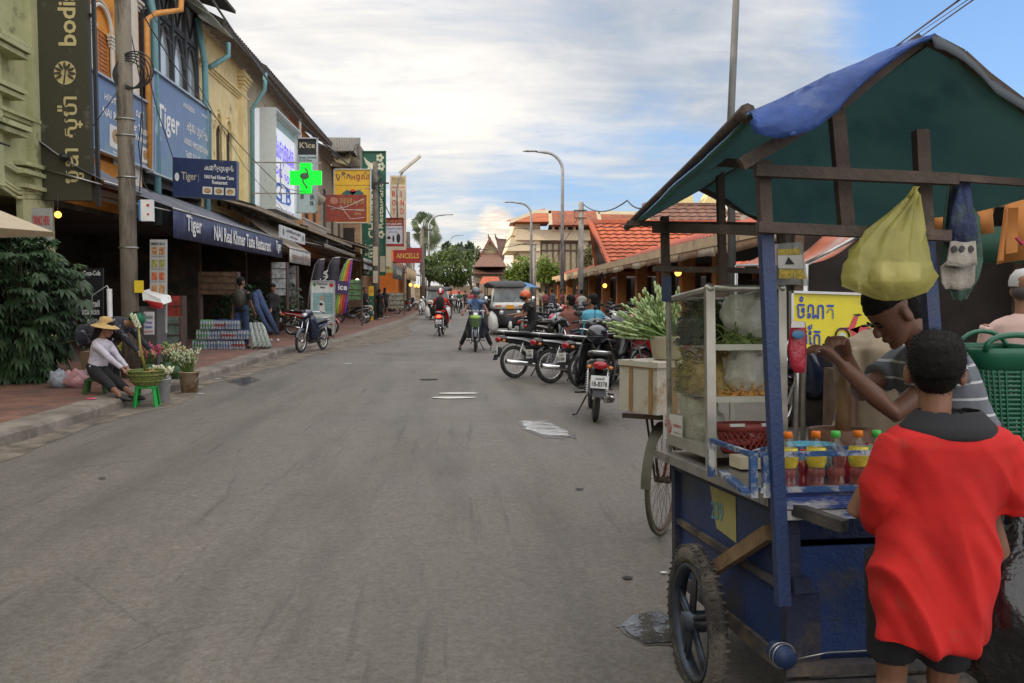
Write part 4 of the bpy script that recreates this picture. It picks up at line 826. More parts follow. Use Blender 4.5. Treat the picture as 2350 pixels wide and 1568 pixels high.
lamp('shorter street lamp left of the cream building', 1219, 68, 466, 1173)
lamp('street lamp arching beside the palm tree', 985, 95, 494, 1030)
lamp('most distant street lamp above the round trees', 1033, 140, 541, 1056)
q = P(1684, 700, 14); t = thing('lamp_post', 'tall straight dark grey lamp post rising behind the blue tarpaulin', 'street lamp', (q.x, 14, 0)); b = MB(); p1 = P(1677, 275, 14); p2 = P(1692, -60, 14)
b.tube([(q.x, 14, 0), p1, p2], [.07, .058, .052], 10); b.obj('post', mat('post_grey', (.12, .12, .115), .5, .3), t, True)
# fluorescent tube lamp
t = thing('tube_lamp', 'white tube lamp tilted upward on a thin arm above the signs', 'street lamp', P(912, 500, 52)); b = MB(); b.bar(P(917, 398, 52), P(965, 358, 52), .32, .14); b.obj('lamp_head', mat('lamp_cream', (.5, .45, .36), .5), t, True)
b = MB(); b.tube([P(912, 500, 52), P(911, 440, 52), P(914, 412, 52), P(925, 395, 52)], .05, 6); b.obj('arm', GAL, t, True)
# ---------------------------------------------------------------- cables
def cable(label, pts, r, sag=0., name='cable', n=10):
    out = []
    for a_, c_ in zip(pts, pts[1:]):
        for k in range(n): f = k / n; q = V(a_).lerp(V(c_), f); q.z -= sag * 4 * f * (1 - f); out.append(q)
    out.append(V(pts[-1])); b = MB(); b.tube(out, r, 5); o = b.obj(name, BLK); tag(o, label, 'cable', 'overhead cables'); return o
cable('thick black cable running from the near roof to the far poles', [P(470, -25, 22), P(540, 80, 27), P(620, 192, 33), P(700, 290, 38), P(865, 436, 48)], .035, .0)
cable('thin black cable crossing the blue restaurant boards', [P(330, 130, 14.5), P(360, 250, 18), P(398, 365, 20)], .01)
cable('long thin cable slanting in front of the cream arches', [P(320, 20, 14.5), P(470, 240, 21), P(650, 432, 30), P(860, 455, 47.5)], .012, .1)
cable('thin cable rising from the brown vertical sign', [P(213, 290, 16), P(270, 210, 16), P(330, 100, 14.9)], .008)
cable('sagging wire between the carved sign and the second pole', [P(640, 470, 36), P(740, 555, 40), P(865, 540, 47.5)], .012, .3)
cable('pale sagging wire below the green sign', [P(780, 560, 40), P(870, 545, 47.5), P(935, 500, 69)], .012, .5)
cable('thick cable sloping down right from the second pole', [P(870, 440, 47.6), P(915, 530, 60), P(945, 570, 69)], .03, .1)
cable('far cable spanning from the palm pole to the market', [P(972, 560, 80), P(1225, 554, 70), ], .03, .6)
cable('cable hanging from the right pole to the tarpaulin', [P(1340, 470, 42), P(1440, 460, 30), P(1530, 430, 18)], .025, .35)
cable('second thinner cable below the one from the right pole', [P(1340, 480, 42), P(1530, 440, 18)], .012, .8)
cable('wire stay from the right pole to the market roof', [P(1333, 488, 42), P(1270, 600, 44)], .012)
cable('upper black cable at top right behind the peak', [P(2215, -10, 9), P(2040, 118, 14)], .012)
cable('middle thin cable at top right', [P(2228, -5, 9), P(2080, 95, 14)], .005)
cable('lower black cable at top right', [P(2250, -12, 9), P(2070, 115, 14)], .009)
cable('tangled cable on the left utility pole', [P(325, 260, 14.6), P(318, 330, 14.6), P(330, 420, 14.6), P(352, 440, 14.6)], .01, .05)
cable('black cable down the face of the concrete pole', [P(292, 30, 14.5), P(325, 200, 14.55), P(328, 300, 14.5), P(320, 440, 14.5)], .009, .02)
cable('service wire from the pole to the carved sign', [P(335, 10, 14.6), P(420, 130, 19), P(560, 380, 28), P(640, 470, 36)], .009, .05)
# ---------------------------------------------------------------- market hall on the right
def ex(Y): return 5.3 + .035 * Y
def ez(Y): return 2.62 - .0007 * Y
t = thing('market_hall', 'long low market hall with red roof and beige gutter board', 'building', (12, 50, 0))
Y0, Y1 = 4.5, 118
GUT = mat('gutter_beige', (.58, .42, .25), .7, var=.15, scale=1.5, dirt=(.28, .2, .13), damt=.25)
b = MB(); b.prism([(ex(Y0), Y0, ez(Y0)), (ex(Y1), Y1, ez(Y1)), (ex(Y1) + .35, Y1, ez(Y1)), (ex(Y0) + .35, Y0, ez(Y0))], (0, 0, .26)); b.obj('gutter', GUT, t, True)
MT = mat('market_tile', (.30, .062, .036), .75, var=.2, scale=3, dirt=(.25, .08, .05), damt=.2)
b = MB(); b.prism([(ex(Y0) + .35, Y0, 2.84), (ex(Y1) + .35, Y1, 2.78), (ex(Y1) + .8, Y1, 3.0), (ex(Y0) + .8, Y0, 3.05)], (0, 0, .02)); b.obj('flashing', mat('flashing_white', (.5, .47, .43), .7, var=.15, dirt=(.3, .26, .22), damt=.3), t, True)
b = MB()
n = int((Y1 - Y0) * 2.5)
corr(b, (ex(Y0) + 3.4, Y0, 4.0), (ex(Y1) + 3.4, Y1, 3.9), (ex(Y0) + .75, Y0, 3.07), (ex(Y1) + .75, Y1, 3.02), n * 2, .03); b.obj('roof', MT, t, True)
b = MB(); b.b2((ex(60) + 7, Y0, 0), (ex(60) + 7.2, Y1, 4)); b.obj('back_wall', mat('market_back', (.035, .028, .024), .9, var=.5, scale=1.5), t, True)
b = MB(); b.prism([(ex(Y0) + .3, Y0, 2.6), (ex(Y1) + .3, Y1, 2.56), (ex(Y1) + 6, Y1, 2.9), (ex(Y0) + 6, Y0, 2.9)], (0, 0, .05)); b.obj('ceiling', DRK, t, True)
b = MB(); b.prism([(ex(Y0) + 1.3, Y0, .02), (ex(Y1) + 1.3, Y1, .02), (ex(Y1) + 7, Y1, .02), (ex(Y0) + 7, Y0, .02)], (0, 0, .12)); b.obj('plinth', CON, t, True)
PLR = mat('pillar_orange', (.45, .16, .045), .8, var=.25, dirt=(.25, .1, .05), damt=.25)
for k, Y in enumerate((9, 14, 19.5, 24.5, 29, 33, 38, 44, 50, 57, 65, 74, 85, 98)):
    b = MB(); b.b2((ex(Y) + .9, Y - .22, .1), (ex(Y) + 1.35, Y + .22, 2.65)); b.b2((ex(Y) + .85, Y - .27, .1), (ex(Y) + 1.4, Y + .27, .5)); b.obj('pillar', PLR, t, True)
# pelmet flaps below the gutter
Y = 9.0; i = 0
FLP = [mat('flap_a', (.58, .42, .25), .75, var=.2), mat('flap_b', (.62, .52, .38), .75, var=.25), mat('flap_c', (.36, .22, .13), .75, var=.2)]
while Y < 75:
    w_ = 1.3 + .5 * (i % 3); b = MB(); d_ = .2 + .08 * noise.noise(V((Y, 0, 0))); b.grid([[V((ex(Y + w_ * f) + .02 + .04 * r_, Y + w_ * f * .97, ez(Y) - .01 - d_ * r_ - .03 * sin(f * 3 + Y) * r_)) for f in (0, .5, 1)] for r_ in (0, 1)], th=.006)
    b.obj('pelmet_flap', FLP[i % 3], t, True); Y += w_; i += 1
# steep cross gable
def tiles(b, a, c, d, e, nu, nv, amp=.05):   # rows of overlapping pantiles on the quad a-c (top) d-e (bottom)
    a, c, d, e = map(V, (a, c, d, e)); nn = (c - a).cross(d - a).normalized()
    if nn.z < 0: nn = -nn
    for j in range(nv):
        g = []
        for r_ in (0, 1):
            f = (j + r_ * 1.06) / nv; L_ = a.lerp(d, f); R_ = c.lerp(e, f)
            g.append([L_.lerp(R_, k / nu) + nn * ((.5 + .5 * cos(k * pi)) * amp + .06 * r_ + .0) for k in range(nu + 1)])
        b.grid(g, smooth=False)
def gable(name, label, apex, nearb, farb, xe, tm, dark, nu=60, nv=14, wallm=None):
    t = thing(name, label, 'roof', ((apex.x + xe) / 2, apex.y, nearb.z)); b = MB()
    A = apex; B = V((xe, apex.y, apex.z)); tiles(b, A, B, nearb, V((xe, nearb.y, nearb.z)), nu, nv); b.quad(A + V((0, .1, -.05)), B, V((xe, farb.y, farb.z)), farb); b.obj('tiles', tm, t, True)
    b = MB(); b.prism([A, nearb, farb], (.15, 0, -.02)); b.obj('gable_end', dark, t, True)
    b = MB(); b.bar(A + V((-.05, 0, .08)), nearb + V((-.05, 0, .08)), .18, .16); b.bar(A + V((-.05, 0, .08)), farb + V((-.05, 0, .08)), .18, .16); b.bar(A + V((0, 0, .12)), B + V((0, 0, .12)), .25, .16); b.obj('ridge_trim', tm, t, True)
    return t
TERR = mat('terracotta', (.42, .105, .05), .7, var=.22, scale=5, dirt=(.38, .12, .07), damt=.2)
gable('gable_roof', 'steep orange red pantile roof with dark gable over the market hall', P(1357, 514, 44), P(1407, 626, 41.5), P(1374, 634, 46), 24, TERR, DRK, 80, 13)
BRT = mat('brown_tile', (.17, .085, .06), .85, var=.25, scale=2, dirt=(.1, .06, .05), damt=.3)
t = gable('brown_roof', 'brown tiled roof with cream gable seen under the tarpaulin', P(1478, 472, 62), P(1530, 560, 58), P(1470, 560, 66), 26, BRT, mat('gable_cream', (.6, .47, .22), .8), 40, 10)
t = thing('roof_tanks', 'two pale yellow rounded rooftop vents above the brown roof', 'roof vent', P(1600, 470, 66)); 
for x0, x1 in ((1550, 1595), (1610, 1665)):
    a = P(x0, 472, 66); c = P(x1, 472, 66); b = MB(); b.prism([a, c, c + V((-.3, 0, 1.0)), a.lerp(c, .5) + V((0, 0, 1.35)), a + V((.6, 0, .9))], (0, 2, 0)); b.obj('vent', mat('vent_cream', (.62, .52, .25), .7), t, True)
t = thing('roof_turret', 'small white roof cowl with a cap and a bent pipe on the brown roof', 'roof vent', P(1713, 505, 50))
b = MB(); q = P(1713, 512, 50); b.lathe([(.35, 0), (.35, .5), (.45, .52), (.45, .58), (.8, .62), (.15, .95), (0, 1.0)], q, seg=10); b.obj('cowl', WHT, t, True); b = MB(); q = P(1665, 512, 50); b.tube([q, q + V((.25, 0, .6)), q + V((-.05, 0, .95)), q + V((-.4, 0, .9))], .07, 6); b.obj('pipe', WHT, t, True)
# cream two storey building with orange roof, sunlit
CB = mat('building_cream', (.64, .56, .40), .8, var=.08, scale=.6, dirt=(.45, .38, .27), damt=.15)
OR = mat('roof_orange', (.38, .09, .022), .8, var=.3, scale=.8, dirt=(.2, .08, .04), damt=.25)
t = thing('cream_building', 'large cream building with orange tiled roof beyond the market', 'building', P(1300, 640, 100))
Yc = 100
def Q(x, y, Y=Yc): return P(x, y, Y)
b = MB()
b.prism([Q(1192, 700), Q(1700, 700), Q(1700, 538), Q(1192, 538)], (0, 14, 0)); b.obj('wall', CB, t, True)
b = MB(); b.prism([Q(1184, 551, 98.5), Q(1560, 553, 98.5), Q(1560, 529, 98.5), Q(1184, 527, 98.5)], (0, 3, 0)); b.prism([Q(1222, 660, 99.4), Q(1240, 660, 99.4), Q(1240, 553, 99.4), Q(1222, 553, 99.4)], (0, 1, 0)); b.prism([Q(1338, 660, 99.4), Q(1350, 660, 99.4), Q(1350, 553, 99.4), Q(1338, 553, 99.4)], (0, 1, 0))
for i, (x, y) in enumerate(((1180, 509), (1174, 524), (1168, 545), (1163, 560))): b.prism([Q(x, y + 16, 99), Q(1240, y + 16, 99), Q(1240, y, 99), Q(x + 5, y, 99)], (0, 12, 0))
b.obj('balcony_band', CB, t, True)
b = MB(); b.add([Q(1158, 508, 97), Q(1256, 510, 97), Q(1250, 478, 108), Q(1222, 490, 106)], [(0, 1, 2, 3)], False); b.prism([Q(1172, 509, 97), Q(1262, 509, 97), Q(1262, 487, 104), Q(1225, 487, 104)], (0, 4, -.2)); b.obj('roof', OR, t, True)
b = MB(); b.prism([Q(1264, 516, 96.5), Q(1383, 516, 96.5), Q(1372, 484, 101), Q(1260, 484, 101)], (0, .3, -.2)); b.prism([Q(1384, 560, 97), Q(1600, 560, 97), Q(1590, 489, 104), Q(1372, 489, 104)], (0, .3, -.2)); b.obj('roof', mat('roof_weathered', (.27, .075, .03), .85, var=.35, scale=1.2, dirt=(.12, .06, .04), damt=.4), t, True)
b = MB(); b.prism([Q(1258, 532, 98.8), Q(1380, 532, 98.8), Q(1380, 513, 98.8), Q(1262, 513, 98.8)], (0, 1, 0)); b.obj('loggia', mat('loggia_dark', (.06, .045, .03), .8), t, True)
b = MB()
for (x0, y0), (x1, y1) in (((1172, 509), (1225, 487)), ((1225, 486), (1265, 486)), ((1372, 486), (1386, 545)), ((1495, 489), (1503, 516)), ((1372, 488), (1560, 491)), ((1262, 484), (1264, 516))): b.bar(Q(x0, y0, 96.4), Q(x1, y1, 96.4), .3, .35)
for x in (1270, 1285, 1300, 1318): b.bar(Q(x, 532, 98.4), Q(x, 514, 98.4), .25, .25, up=(0, 1, 0))
b.obj('trim', CB, t, True)
for x0, x1, n in ((1242, 1337, 7), (1352, 1412, 4), (1420, 1500, 5)):
    w_ = MB(); w_.prism([Q(x0, 636, 99.6), Q(x1, 636, 99.6), Q(x1, 558, 99.6), Q(x0, 558, 99.6)], (0, .3, 0)); w_ = w_.obj('window', mat('pane_cream', (.42, .38, .24), .25, var=.25), t, True)
    b = MB()
    for k in range(n + 1): x = x0 + (x1 - x0) * k / n; b.bar(Q(x, 636, 99.5), Q(x, 558, 99.5), .16, .12, up=(0, 1, 0))
    for y in (558, 575, 636): b.bar(Q(x0, y, 99.48), Q(x1, y, 99.48), .13, .16)
    b.obj('frame', mat('frame_brown', (.1, .06, .04), .6), w_, True)
# temple roofed pavilion closing the street
t = thing('temple_pavilion', 'brown tiered pavilion with steep gable and horned finials at the end of the street', 'pavilion', P(1120, 650, 125)); Yt = 125
b = MB(); 
for pts in ([(1083, 628), (1165, 628), (1160, 612), (1088, 612)], [(1086, 612), (1163, 612), (1143, 582), (1110, 582)]):
    b.prism([P(x, y, Yt - (6 if i < 2 else 0)) for i, (x, y) in enumerate(pts)], (0, 8, -.2))
b.prism([P(1138, 547, Yt + 1), P(1164, 549, Yt + 6), P(1156, 600, Yt + 6), P(1146, 588, Yt - 2)], (0, .5, 0)); b.prism([P(1122, 547, Yt + 2), P(1104, 588, Yt), P(1110, 588, Yt), P(1124, 555, Yt)], (0, 6, 0)); b.obj('roof', BRT, t, True)
b = MB(); b.prism([P(1108, 586, Yt), P(1148, 586, Yt), P(1125, 552, Yt)], (0, 4, 0)); b.obj('gable', mat('gable_cream2', (.42, .36, .2), .8, var=.3), t, True)
b = MB()
for a_, c_, e_ in (((1124, 549), (1148, 588), 0), ((1124, 549), (1103, 588), 0)): b.bar(P(*a_, Yt - .3), P(*c_, Yt - .3), .5, .3)
for x in (1121, 1137): b.tube([P(x + 3, 549, Yt), P(x, 543, Yt), P(x - 1, 536, Yt)], [.2, .12, .03], 5)
b.obj('finial', BRT, t, True)
b = MB(); b.prism([P(1086, 655, Yt + 3), P(1160, 655, Yt + 3), P(1160, 628, Yt + 3), P(1086, 628, Yt + 3)], (0, 3, 0)); b.obj('wall', mat('pav_white', (.55, .5, .42), .8), t, True)
b = MB(); 
for y in (632, 640, 647): b.bar(P(1084, y, Yt - 2), P(1162, y - 1, Yt - 2), .3, .35)
b.obj('cornice', mat('pav_grey', (.3, .28, .24), .8), t, True)
b = MB(); b.prism([P(1100, 652, 112), P(1150, 652, 112), P(1144, 635, 114), P(1108, 635, 114)], (0, .4, 0)); o = b.obj('red_tent_roof', TILE); tag(o, 'small red tiled kiosk roof below the pavilion', 'roof')
# low backdrop that closes the street
b = MB(); b.b2((-30, 150, 0), (60, 152, 2.6)); o = b.obj('far_wall', mat('far_wall_paint', (.2, .15, .1), .9, var=.5, scale=.3)); tag(o, 'dim low wall closing the far end of the street', 'wall')
# stalls along the market's front
STAL = [mat('stall_%d' % i, c, .6, var=.5, scale=5) for i, c in enumerate(((.1, .06, .04), (.3, .2, .12), (.25, .05, .04), (.05, .09, .12), (.3, .28, .24)))]
SLB = ['dark wooden stall table piled with goods under the near eave', 'stall with tan cartons and shelves beside the first orange pillar', 'stall with red goods halfway along the market', 'stall with blue grey wares further down the market', 'pale stall near the far end of the market', 'crowded stall just past the yellow moped sign', 'brown stall behind the parked motorbikes', 'stall of red boxes behind the two seated men', 'blue stall under the first lit bulb', 'farthest pale stall at the market corner']
for k, Y in enumerate((11, 21.5, 31, 41, 54, 16.5, 26, 36, 47, 62)):
    x = ex(Y) + 1.5; t = thing('market_stall', SLB[k], 'stall', (x + .6, Y, .14), group='stalls inside the market hall')
    b = MB(); b.b2((x, Y - 1, .14), (x + 1.1, Y + 1.2, .85)); b.b2((x - .05, Y - 1.05, .85), (x + 1.15, Y + 1.25, .9)); b.obj('counter', STAL[k % 5], t, True)
    random.seed(k); rk = MB(); 
    for z in (1.15, 1.5, 1.85, 2.2): rk.b2((x + 1.1, Y - 1, z), (x + 1.5, Y + 1.2, z + .03))
    for y in (Y - 1, Y + 1.2): rk.b2((x + 1.1, y - .02, .14), (x + 1.5, y + .02, 2.3))
    rk = rk.obj('shelf', WOOD, t, True)
    for j in range(5):
        b = MB()
        for _ in range(9):
            z = random.choice((.92, .92, 1.19, 1.54, 1.89)); d_ = random.uniform(.08, .2); y = Y + random.uniform(-.85, 1.05); xx = x + (1.3 if z > 1 else random.uniform(.1, .9)); b.box((xx, y, z + d_ / 2), (d_, d_, d_), rz=random.random())
        o = b.obj('goods', mat('goods_%d' % (j + 5 * (k % 2)), [(.4, .08, .05), (.35, .28, .12), (.12, .2, .1), (.4, .38, .33), (.08, .1, .25), (.5, .35, .08), (.3, .12, .1), (.1, .25, .22), (.25, .18, .12), (.45, .2, .2)][j + 5 * (k % 2)], .5, var=.3), rk, True); o['kind'] = 'stuff'
for k, (x, y, Y, lb) in enumerate(((1931, 0, 0, ''), (1930, 0, 0, ''), )): pass
BULB = emis('bulb_warm', (1, .42, .06), 2.6)
for k, (x, y, Y, lb) in enumerate(((1931, 908, 0, ''), )): pass
for x, y, Y, lb in ((1388, 656, 31, 'glowing warm bulb hanging in the market beside the orange pillar'), (1556, 626, 19, 'small yellow lit bulb under the eave near the cart'), (133, 493, 16.2, 'yellow glowing lamp under the green building arch')):
    t = thing('light_bulb', lb, 'lamp', P(x, y, Y)); b = MB(); b.ell((0, 0, 0), .075 if Y > 17 else .06, seg=10, rg=6); b.obj('bulb', BULB, t); b = MB(); b.tube([(0, 0, .06), (0, 0, .35)], .012, 5); b.obj('cord', BLK, t)
# orange and red parasols / awnings beyond the cart
t = thing('plastic_awning', 'faded red and orange plastic awning over the market stalls', 'awning', P(1800, 607, 9)); A_, B_, C_, D_ = P(1690, 610, 12.5), P(1800, 546, 12), P(1975, 540, 8), P(1850, 606, 8)
b = MB(); b.grid([[A_.lerp(B_, i / 6).lerp(D_.lerp(C_, i / 6), j / 8) - V((0, 0, .06 * sin(pi * i / 6))) for j in range(9)] for i in range(7)], th=.004); b.obj('canopy', mat('awning_salmon', (.62, .2, .11), .6, var=.2, trans=.35, dirt=(.6, .45, .4), damt=.35, dscale=1.5), t, True)
b = MB(); b.tube([A_, D_, C_], .02, 6); b.obj('frame', STL, t, True)
for q in (A_, C_, D_): b = MB(); b.tube([(q.x, q.y, 0), q], .025, 8); b.obj('post', STL, t, True)
ORC = mat('cloth_orange', (.62, .27, .08), .8, var=.12, trans=.35)
for lb, px in (('square of orange cloth hanging behind the towels', [(2236, 490), (2290, 472), (2284, 532), (2240, 541)]), ('orange banner cloth with dark red stroke at the right edge', [(2306, 470), (2420, 440), (2430, 560), (2400, 585), (2303, 606)]), ('small orange scrap of cloth beside the near right post', [(2140, 492), (2174, 487), (2170, 527), (2141, 528)])):
    b = MB(); q = [P(x, y, 6.2) for x, y in px]; b.grid([[q[0].lerp(q[1], f) + V((0, .07 * sin(f * 9), 0)) for f in [i / 6 for i in range(7)]], [(q[-1] if len(q) == 4 else q[4]).lerp(q[2] if len(q) == 4 else q[3], f) + V((0, .1 * sin(f * 7 + 1), 0)) for f in [i / 6 for i in range(7)]]], th=.004)
    t = thing('cloth', lb, 'cloth', q[-1]); b.obj('fabric', ORC, t, True)
    if len(q) == 5: b = MB(); b.tube([P(2332, 545, 6.05), P(2345, 560, 6.05), P(2356, 552, 6.05), P(2364, 530, 6.05)], .012, 5); b.obj('stroke', mat('stroke_red', (.4, .03, .08), .7), t, True)
b = MB(); b.grid([[P(x, y, 6.8) for x in range(2225, 2480, 30)] for y in (520, 604)], th=.01); o = b.obj('green_tarp', mat('tarp_dark_green', (.01, .06, .035), .7)); tag(o, 'dark green sheet hanging behind the orange cloth', 'tarpaulin')
b = MB(); b.quad(P(2178, 540, 6.75), P(2320, 540, 6.75), P(2320, 600, 6.75), P(2178, 600, 6.75)); b.obj('x', DRK) if 0 else None
# stall structure directly behind the cart
t = thing('dark_stall', 'dark wooden market stall frame behind the cart on the right', 'stall', (4.4, 8, 0)); b = MB()
for x, y in ((3.6, 7.2), (6.2, 7.2), (3.7, 9.6), (6.2, 9.6)): b.b2((x - .05, y - .05, 0), (x + .05, y + .05, 2.3))
b.b2((3.5, 7.1, 2.2), (6.4, 7.2, 2.3)); b.obj('frame', WOOD, t, True)
b = MB(); b.b2((3.5, 9.6, .0), (6.4, 9.7, 2.3)); b.obj('back_panel', mat('stall_back', (.022, .016, .013), .8, var=.6, scale=3), t, True)
b = MB(); b.b2((3.6, 7.3, .0), (6.3, 8.6, .75)); b.obj('counter', STAL[0], t, True)
# ---------------------------------------------------------------- trees and plants
def leafmat(n, c, tr=.25): return mat(n, c, .55, var=.35, scale=1.3, trans=tr)
def leaves(b, n, cen, rad, size, asp=.45, droop=.3, seed=0, shell=.55, flat=1.):
    rnd = random.Random(seed)
    for _ in range(n):
        while True:
            d = V((rnd.uniform(-1, 1), rnd.uniform(-1, 1), rnd.uniform(-1, 1)))
            if .05 < d.length < 1: break
        d = d.normalized() * (shell + (1 - shell) * rnd.random()) if rnd.random() < .8 else d
        p = V(cen) + V((d.x * rad[0], d.y * rad[1], d.z * rad[2]))
        a = V((rnd.uniform(-1, 1), rnd.uniform(-1, 1), rnd.uniform(-1, 1) - droop)) + d * .7; a.normalize(); s_ = size * rnd.uniform(.6, 1.3)
        r = a.cross(V((rnd.uniform(-1, 1), rnd.uniform(-1, 1), 1.2))).normalized() * s_ * asp
        b.add([p, p + a * s_ * .5 + r * .5, p + a * s_, p + a * s_ * .5 - r * .5], [(0, 1, 2, 3)], False)
def tree(label, x, Y, h, clumps, m, size=.35, n=260, group='round trees at the end of the street', name='leafy_tree', tr=.16, flat=1, droop=.3):
    t = thing(name, label, 'tree', (x, Y, 0), group=group); rnd = random.Random(int(x * 7 + Y)); b = MB()
    b.tube([(0, 0, -.1), (.1, 0, h * .3), (0, .1, h * .6)], [tr * 1.3, tr, tr * .6], 8)
    for cx_, cy_, cz_, rx_, rz_ in clumps: b.tube([(0, 0, h * .35), (cx_ * .5, cy_ * .5, (h * .4 + cz_) / 2), (cx_, cy_, cz_)], [tr * .6, tr * .4, tr * .12], 6)
    b.obj('trunk', mat('bark', (.07, .055, .04), .9, var=.4, scale=5), t)
    b = MB()
    for k, (cx_, cy_, cz_, rx_, rz_) in enumerate(clumps): leaves(b, n, (cx_, cy_, cz_), (rx_, rx_, rz_), size, seed=k + int(Y), droop=droop)
    b.obj('crown', m, t); return t
LF1 = leafmat('leaf_mid', (.065, .105, .02)); LF2 = leafmat('leaf_bright', (.12, .18, .022)); LF3 = leafmat('leaf_dark', (.028, .065, .022), .1)
S = 92 / F
def cl(px, py, r, rz, x0, Y=92, dy=0): q = P(px, py, Y); return (q.x - x0, dy, q.z, r * Y / F, rz * Y / F)
x0 = P(1025, 650, 92).x
tree('wide drooping green tree in the middle of the far street', x0, 92, 5.2, [cl(a_, c_, r_, z_, x0, 92, d_) for a_, c_, r_, z_, d_ in ((990, 620, 22, 20, 0), (1010, 590, 24, 22, 1), (1040, 585, 26, 24, 0), (1062, 612, 24, 24, -1), (1020, 625, 26, 22, -1.5), (1048, 636, 24, 16, 0), (1072, 590, 12, 18, 1), (980, 600, 14, 16, 1))], LF1, .55, 330, droop=1.2)
x0 = P(1080, 650, 110).x
tree('dark tall tree crown behind the drooping tree', x0, 110, 6.5, [cl(a_, c_, r_, z_, x0, 110) for a_, c_, r_, z_ in ((1060, 575, 14, 14), (1078, 570, 8, 8), (1040, 575, 12, 10), (1024, 566, 6, 7))], LF3, .6, 160)
x0 = P(1195, 650, 82).x
tree('bright green tree left of the shorter street lamp', x0, 82, 4.2, [cl(a_, c_, r_, z_, x0, 82) for a_, c_, r_, z_ in ((1180, 622, 16, 14), (1200, 608, 18, 18), (1190, 636, 22, 12), (1214, 630, 12, 16), (1170, 632, 10, 8))], LF2, .45, 260)
x0 = P(1255, 650, 80).x
tree('bright green tree in front of the cream building windows', x0, 80, 4.2, [cl(a_, c_, r_, z_, x0, 80) for a_, c_, r_, z_ in ((1248, 608, 18, 18), (1268, 620, 18, 18), (1240, 630, 16, 14), (1262, 636, 24, 12), (1280, 632, 10, 12))], LF2, .45, 260)
x0 = P(1352, 650, 60).x
tree('small yellowish tree between the right pole and the gable roof', x0, 60, 3.8, [cl(a_, c_, r_, z_, x0, 60) for a_, c_, r_, z_ in ((1345, 592, 12, 18), (1358, 580, 10, 14), (1350, 612, 14, 12))], leafmat('leaf_olive', (.12, .12, .03)), .3, 160)
x0 = P(1098, 640, 128).x
tree('pale distant tree left of the pavilion', x0, 128, 4, [cl(a_, c_, r_, z_, x0, 128) for a_, c_, r_, z_ in ((1092, 580, 10, 14), (1080, 600, 12, 10), (1100, 590, 8, 16))], leafmat('leaf_pale', (.14, .16, .06)), .6, 120)
# sugar palm
q = P(972, 560, 98); t = thing('palm_tree', 'sugar palm with fan leaves above the far orange house', 'tree', (q.x, 98, 0)); b = MB(); b.tube([(0, 0, 0), (.1, 0, 4), (0, 0, 8.6)], [.28, .22, .18], 8); b.obj('trunk', mat('bark', (.07, .055, .04), .9), t); b = MB(); rnd = random.Random(3)
for (px_, py_), rr_ in (((975, 545), 1.3), ((985, 535), 1.3), ((965, 540), 1.2), ((980, 550), 1.3), ((968, 528), 1.3), ((990, 545), 1.3), ((962, 510), 1.2), ((982, 505), 1.2), ((975, 520), 1.4), ((996, 525), 1.2), ((1000, 545), 1.1), ((958, 522), 1.0), ((990, 560), 1.2), ((990, 510), 1.0), ((970, 498), 1.0)):
    c_ = P(px_, py_, 98 + rnd.uniform(-1, 1)) - V((q.x, 98, 0)); out = (c_ - V((0, 0, 8.6))).normalized(); b.tube([(0, 0, 8.5), c_ * 1.0], .03, 4)
    s_ = out.cross(V((0, 1, .3))).normalized()
    for k in range(13): an = (k - 6) * .23; d_ = out * cos(an) + s_ * sin(an); n_ = d_.cross(V((0, 1, 0))).normalized() * .07; b.add([c_ - out * .3, c_ + d_ * rr_ * .5 + n_, c_ + d_ * .8 * rr_ * rnd.uniform(.9, 1.15) + V((0, 0, -.15)), c_ + d_ * rr_ * .6 - n_], [(0, 1, 2, 3)], False)
b.obj('crown', leafmat('palm_leaf', (.05, .08, .025)), t)
# leafy bush at the near left: palmate leaves that droop
def palmate(b, p, out, s_, rnd, nl=7):
    up_ = V((0, 0, 1)); out = out.normalized(); side = out.cross(up_)
    if side.length < .1: side = V((1, 0, 0))
    side.normalize(); n0 = side.cross(out)
    for k in range(nl):
        an = (k - (nl - 1) / 2) * .42 + rnd.uniform(-.08, .08); d = out * cos(an) + side * sin(an); L_ = s_ * (1 - .09 * abs(k - (nl - 1) / 2)) * rnd.uniform(.85, 1.1); w_ = d.cross(n0).normalized() * L_ * .13
        a0 = p + d * .02; a1 = p + d * L_ * .35 + n0 * .01; a2 = p + d * L_ * .7 + V((0, 0, -.12 * L_)); a3 = p + d * L_ * .95 + V((0, 0, -.38 * L_))
        b.add([a0, a1 + w_, a1 - w_, a2 + w_ * .85, a2 - w_ * .85, a3], [(0, 1, 2), (1, 3, 4, 2), (3, 5, 4)], True)
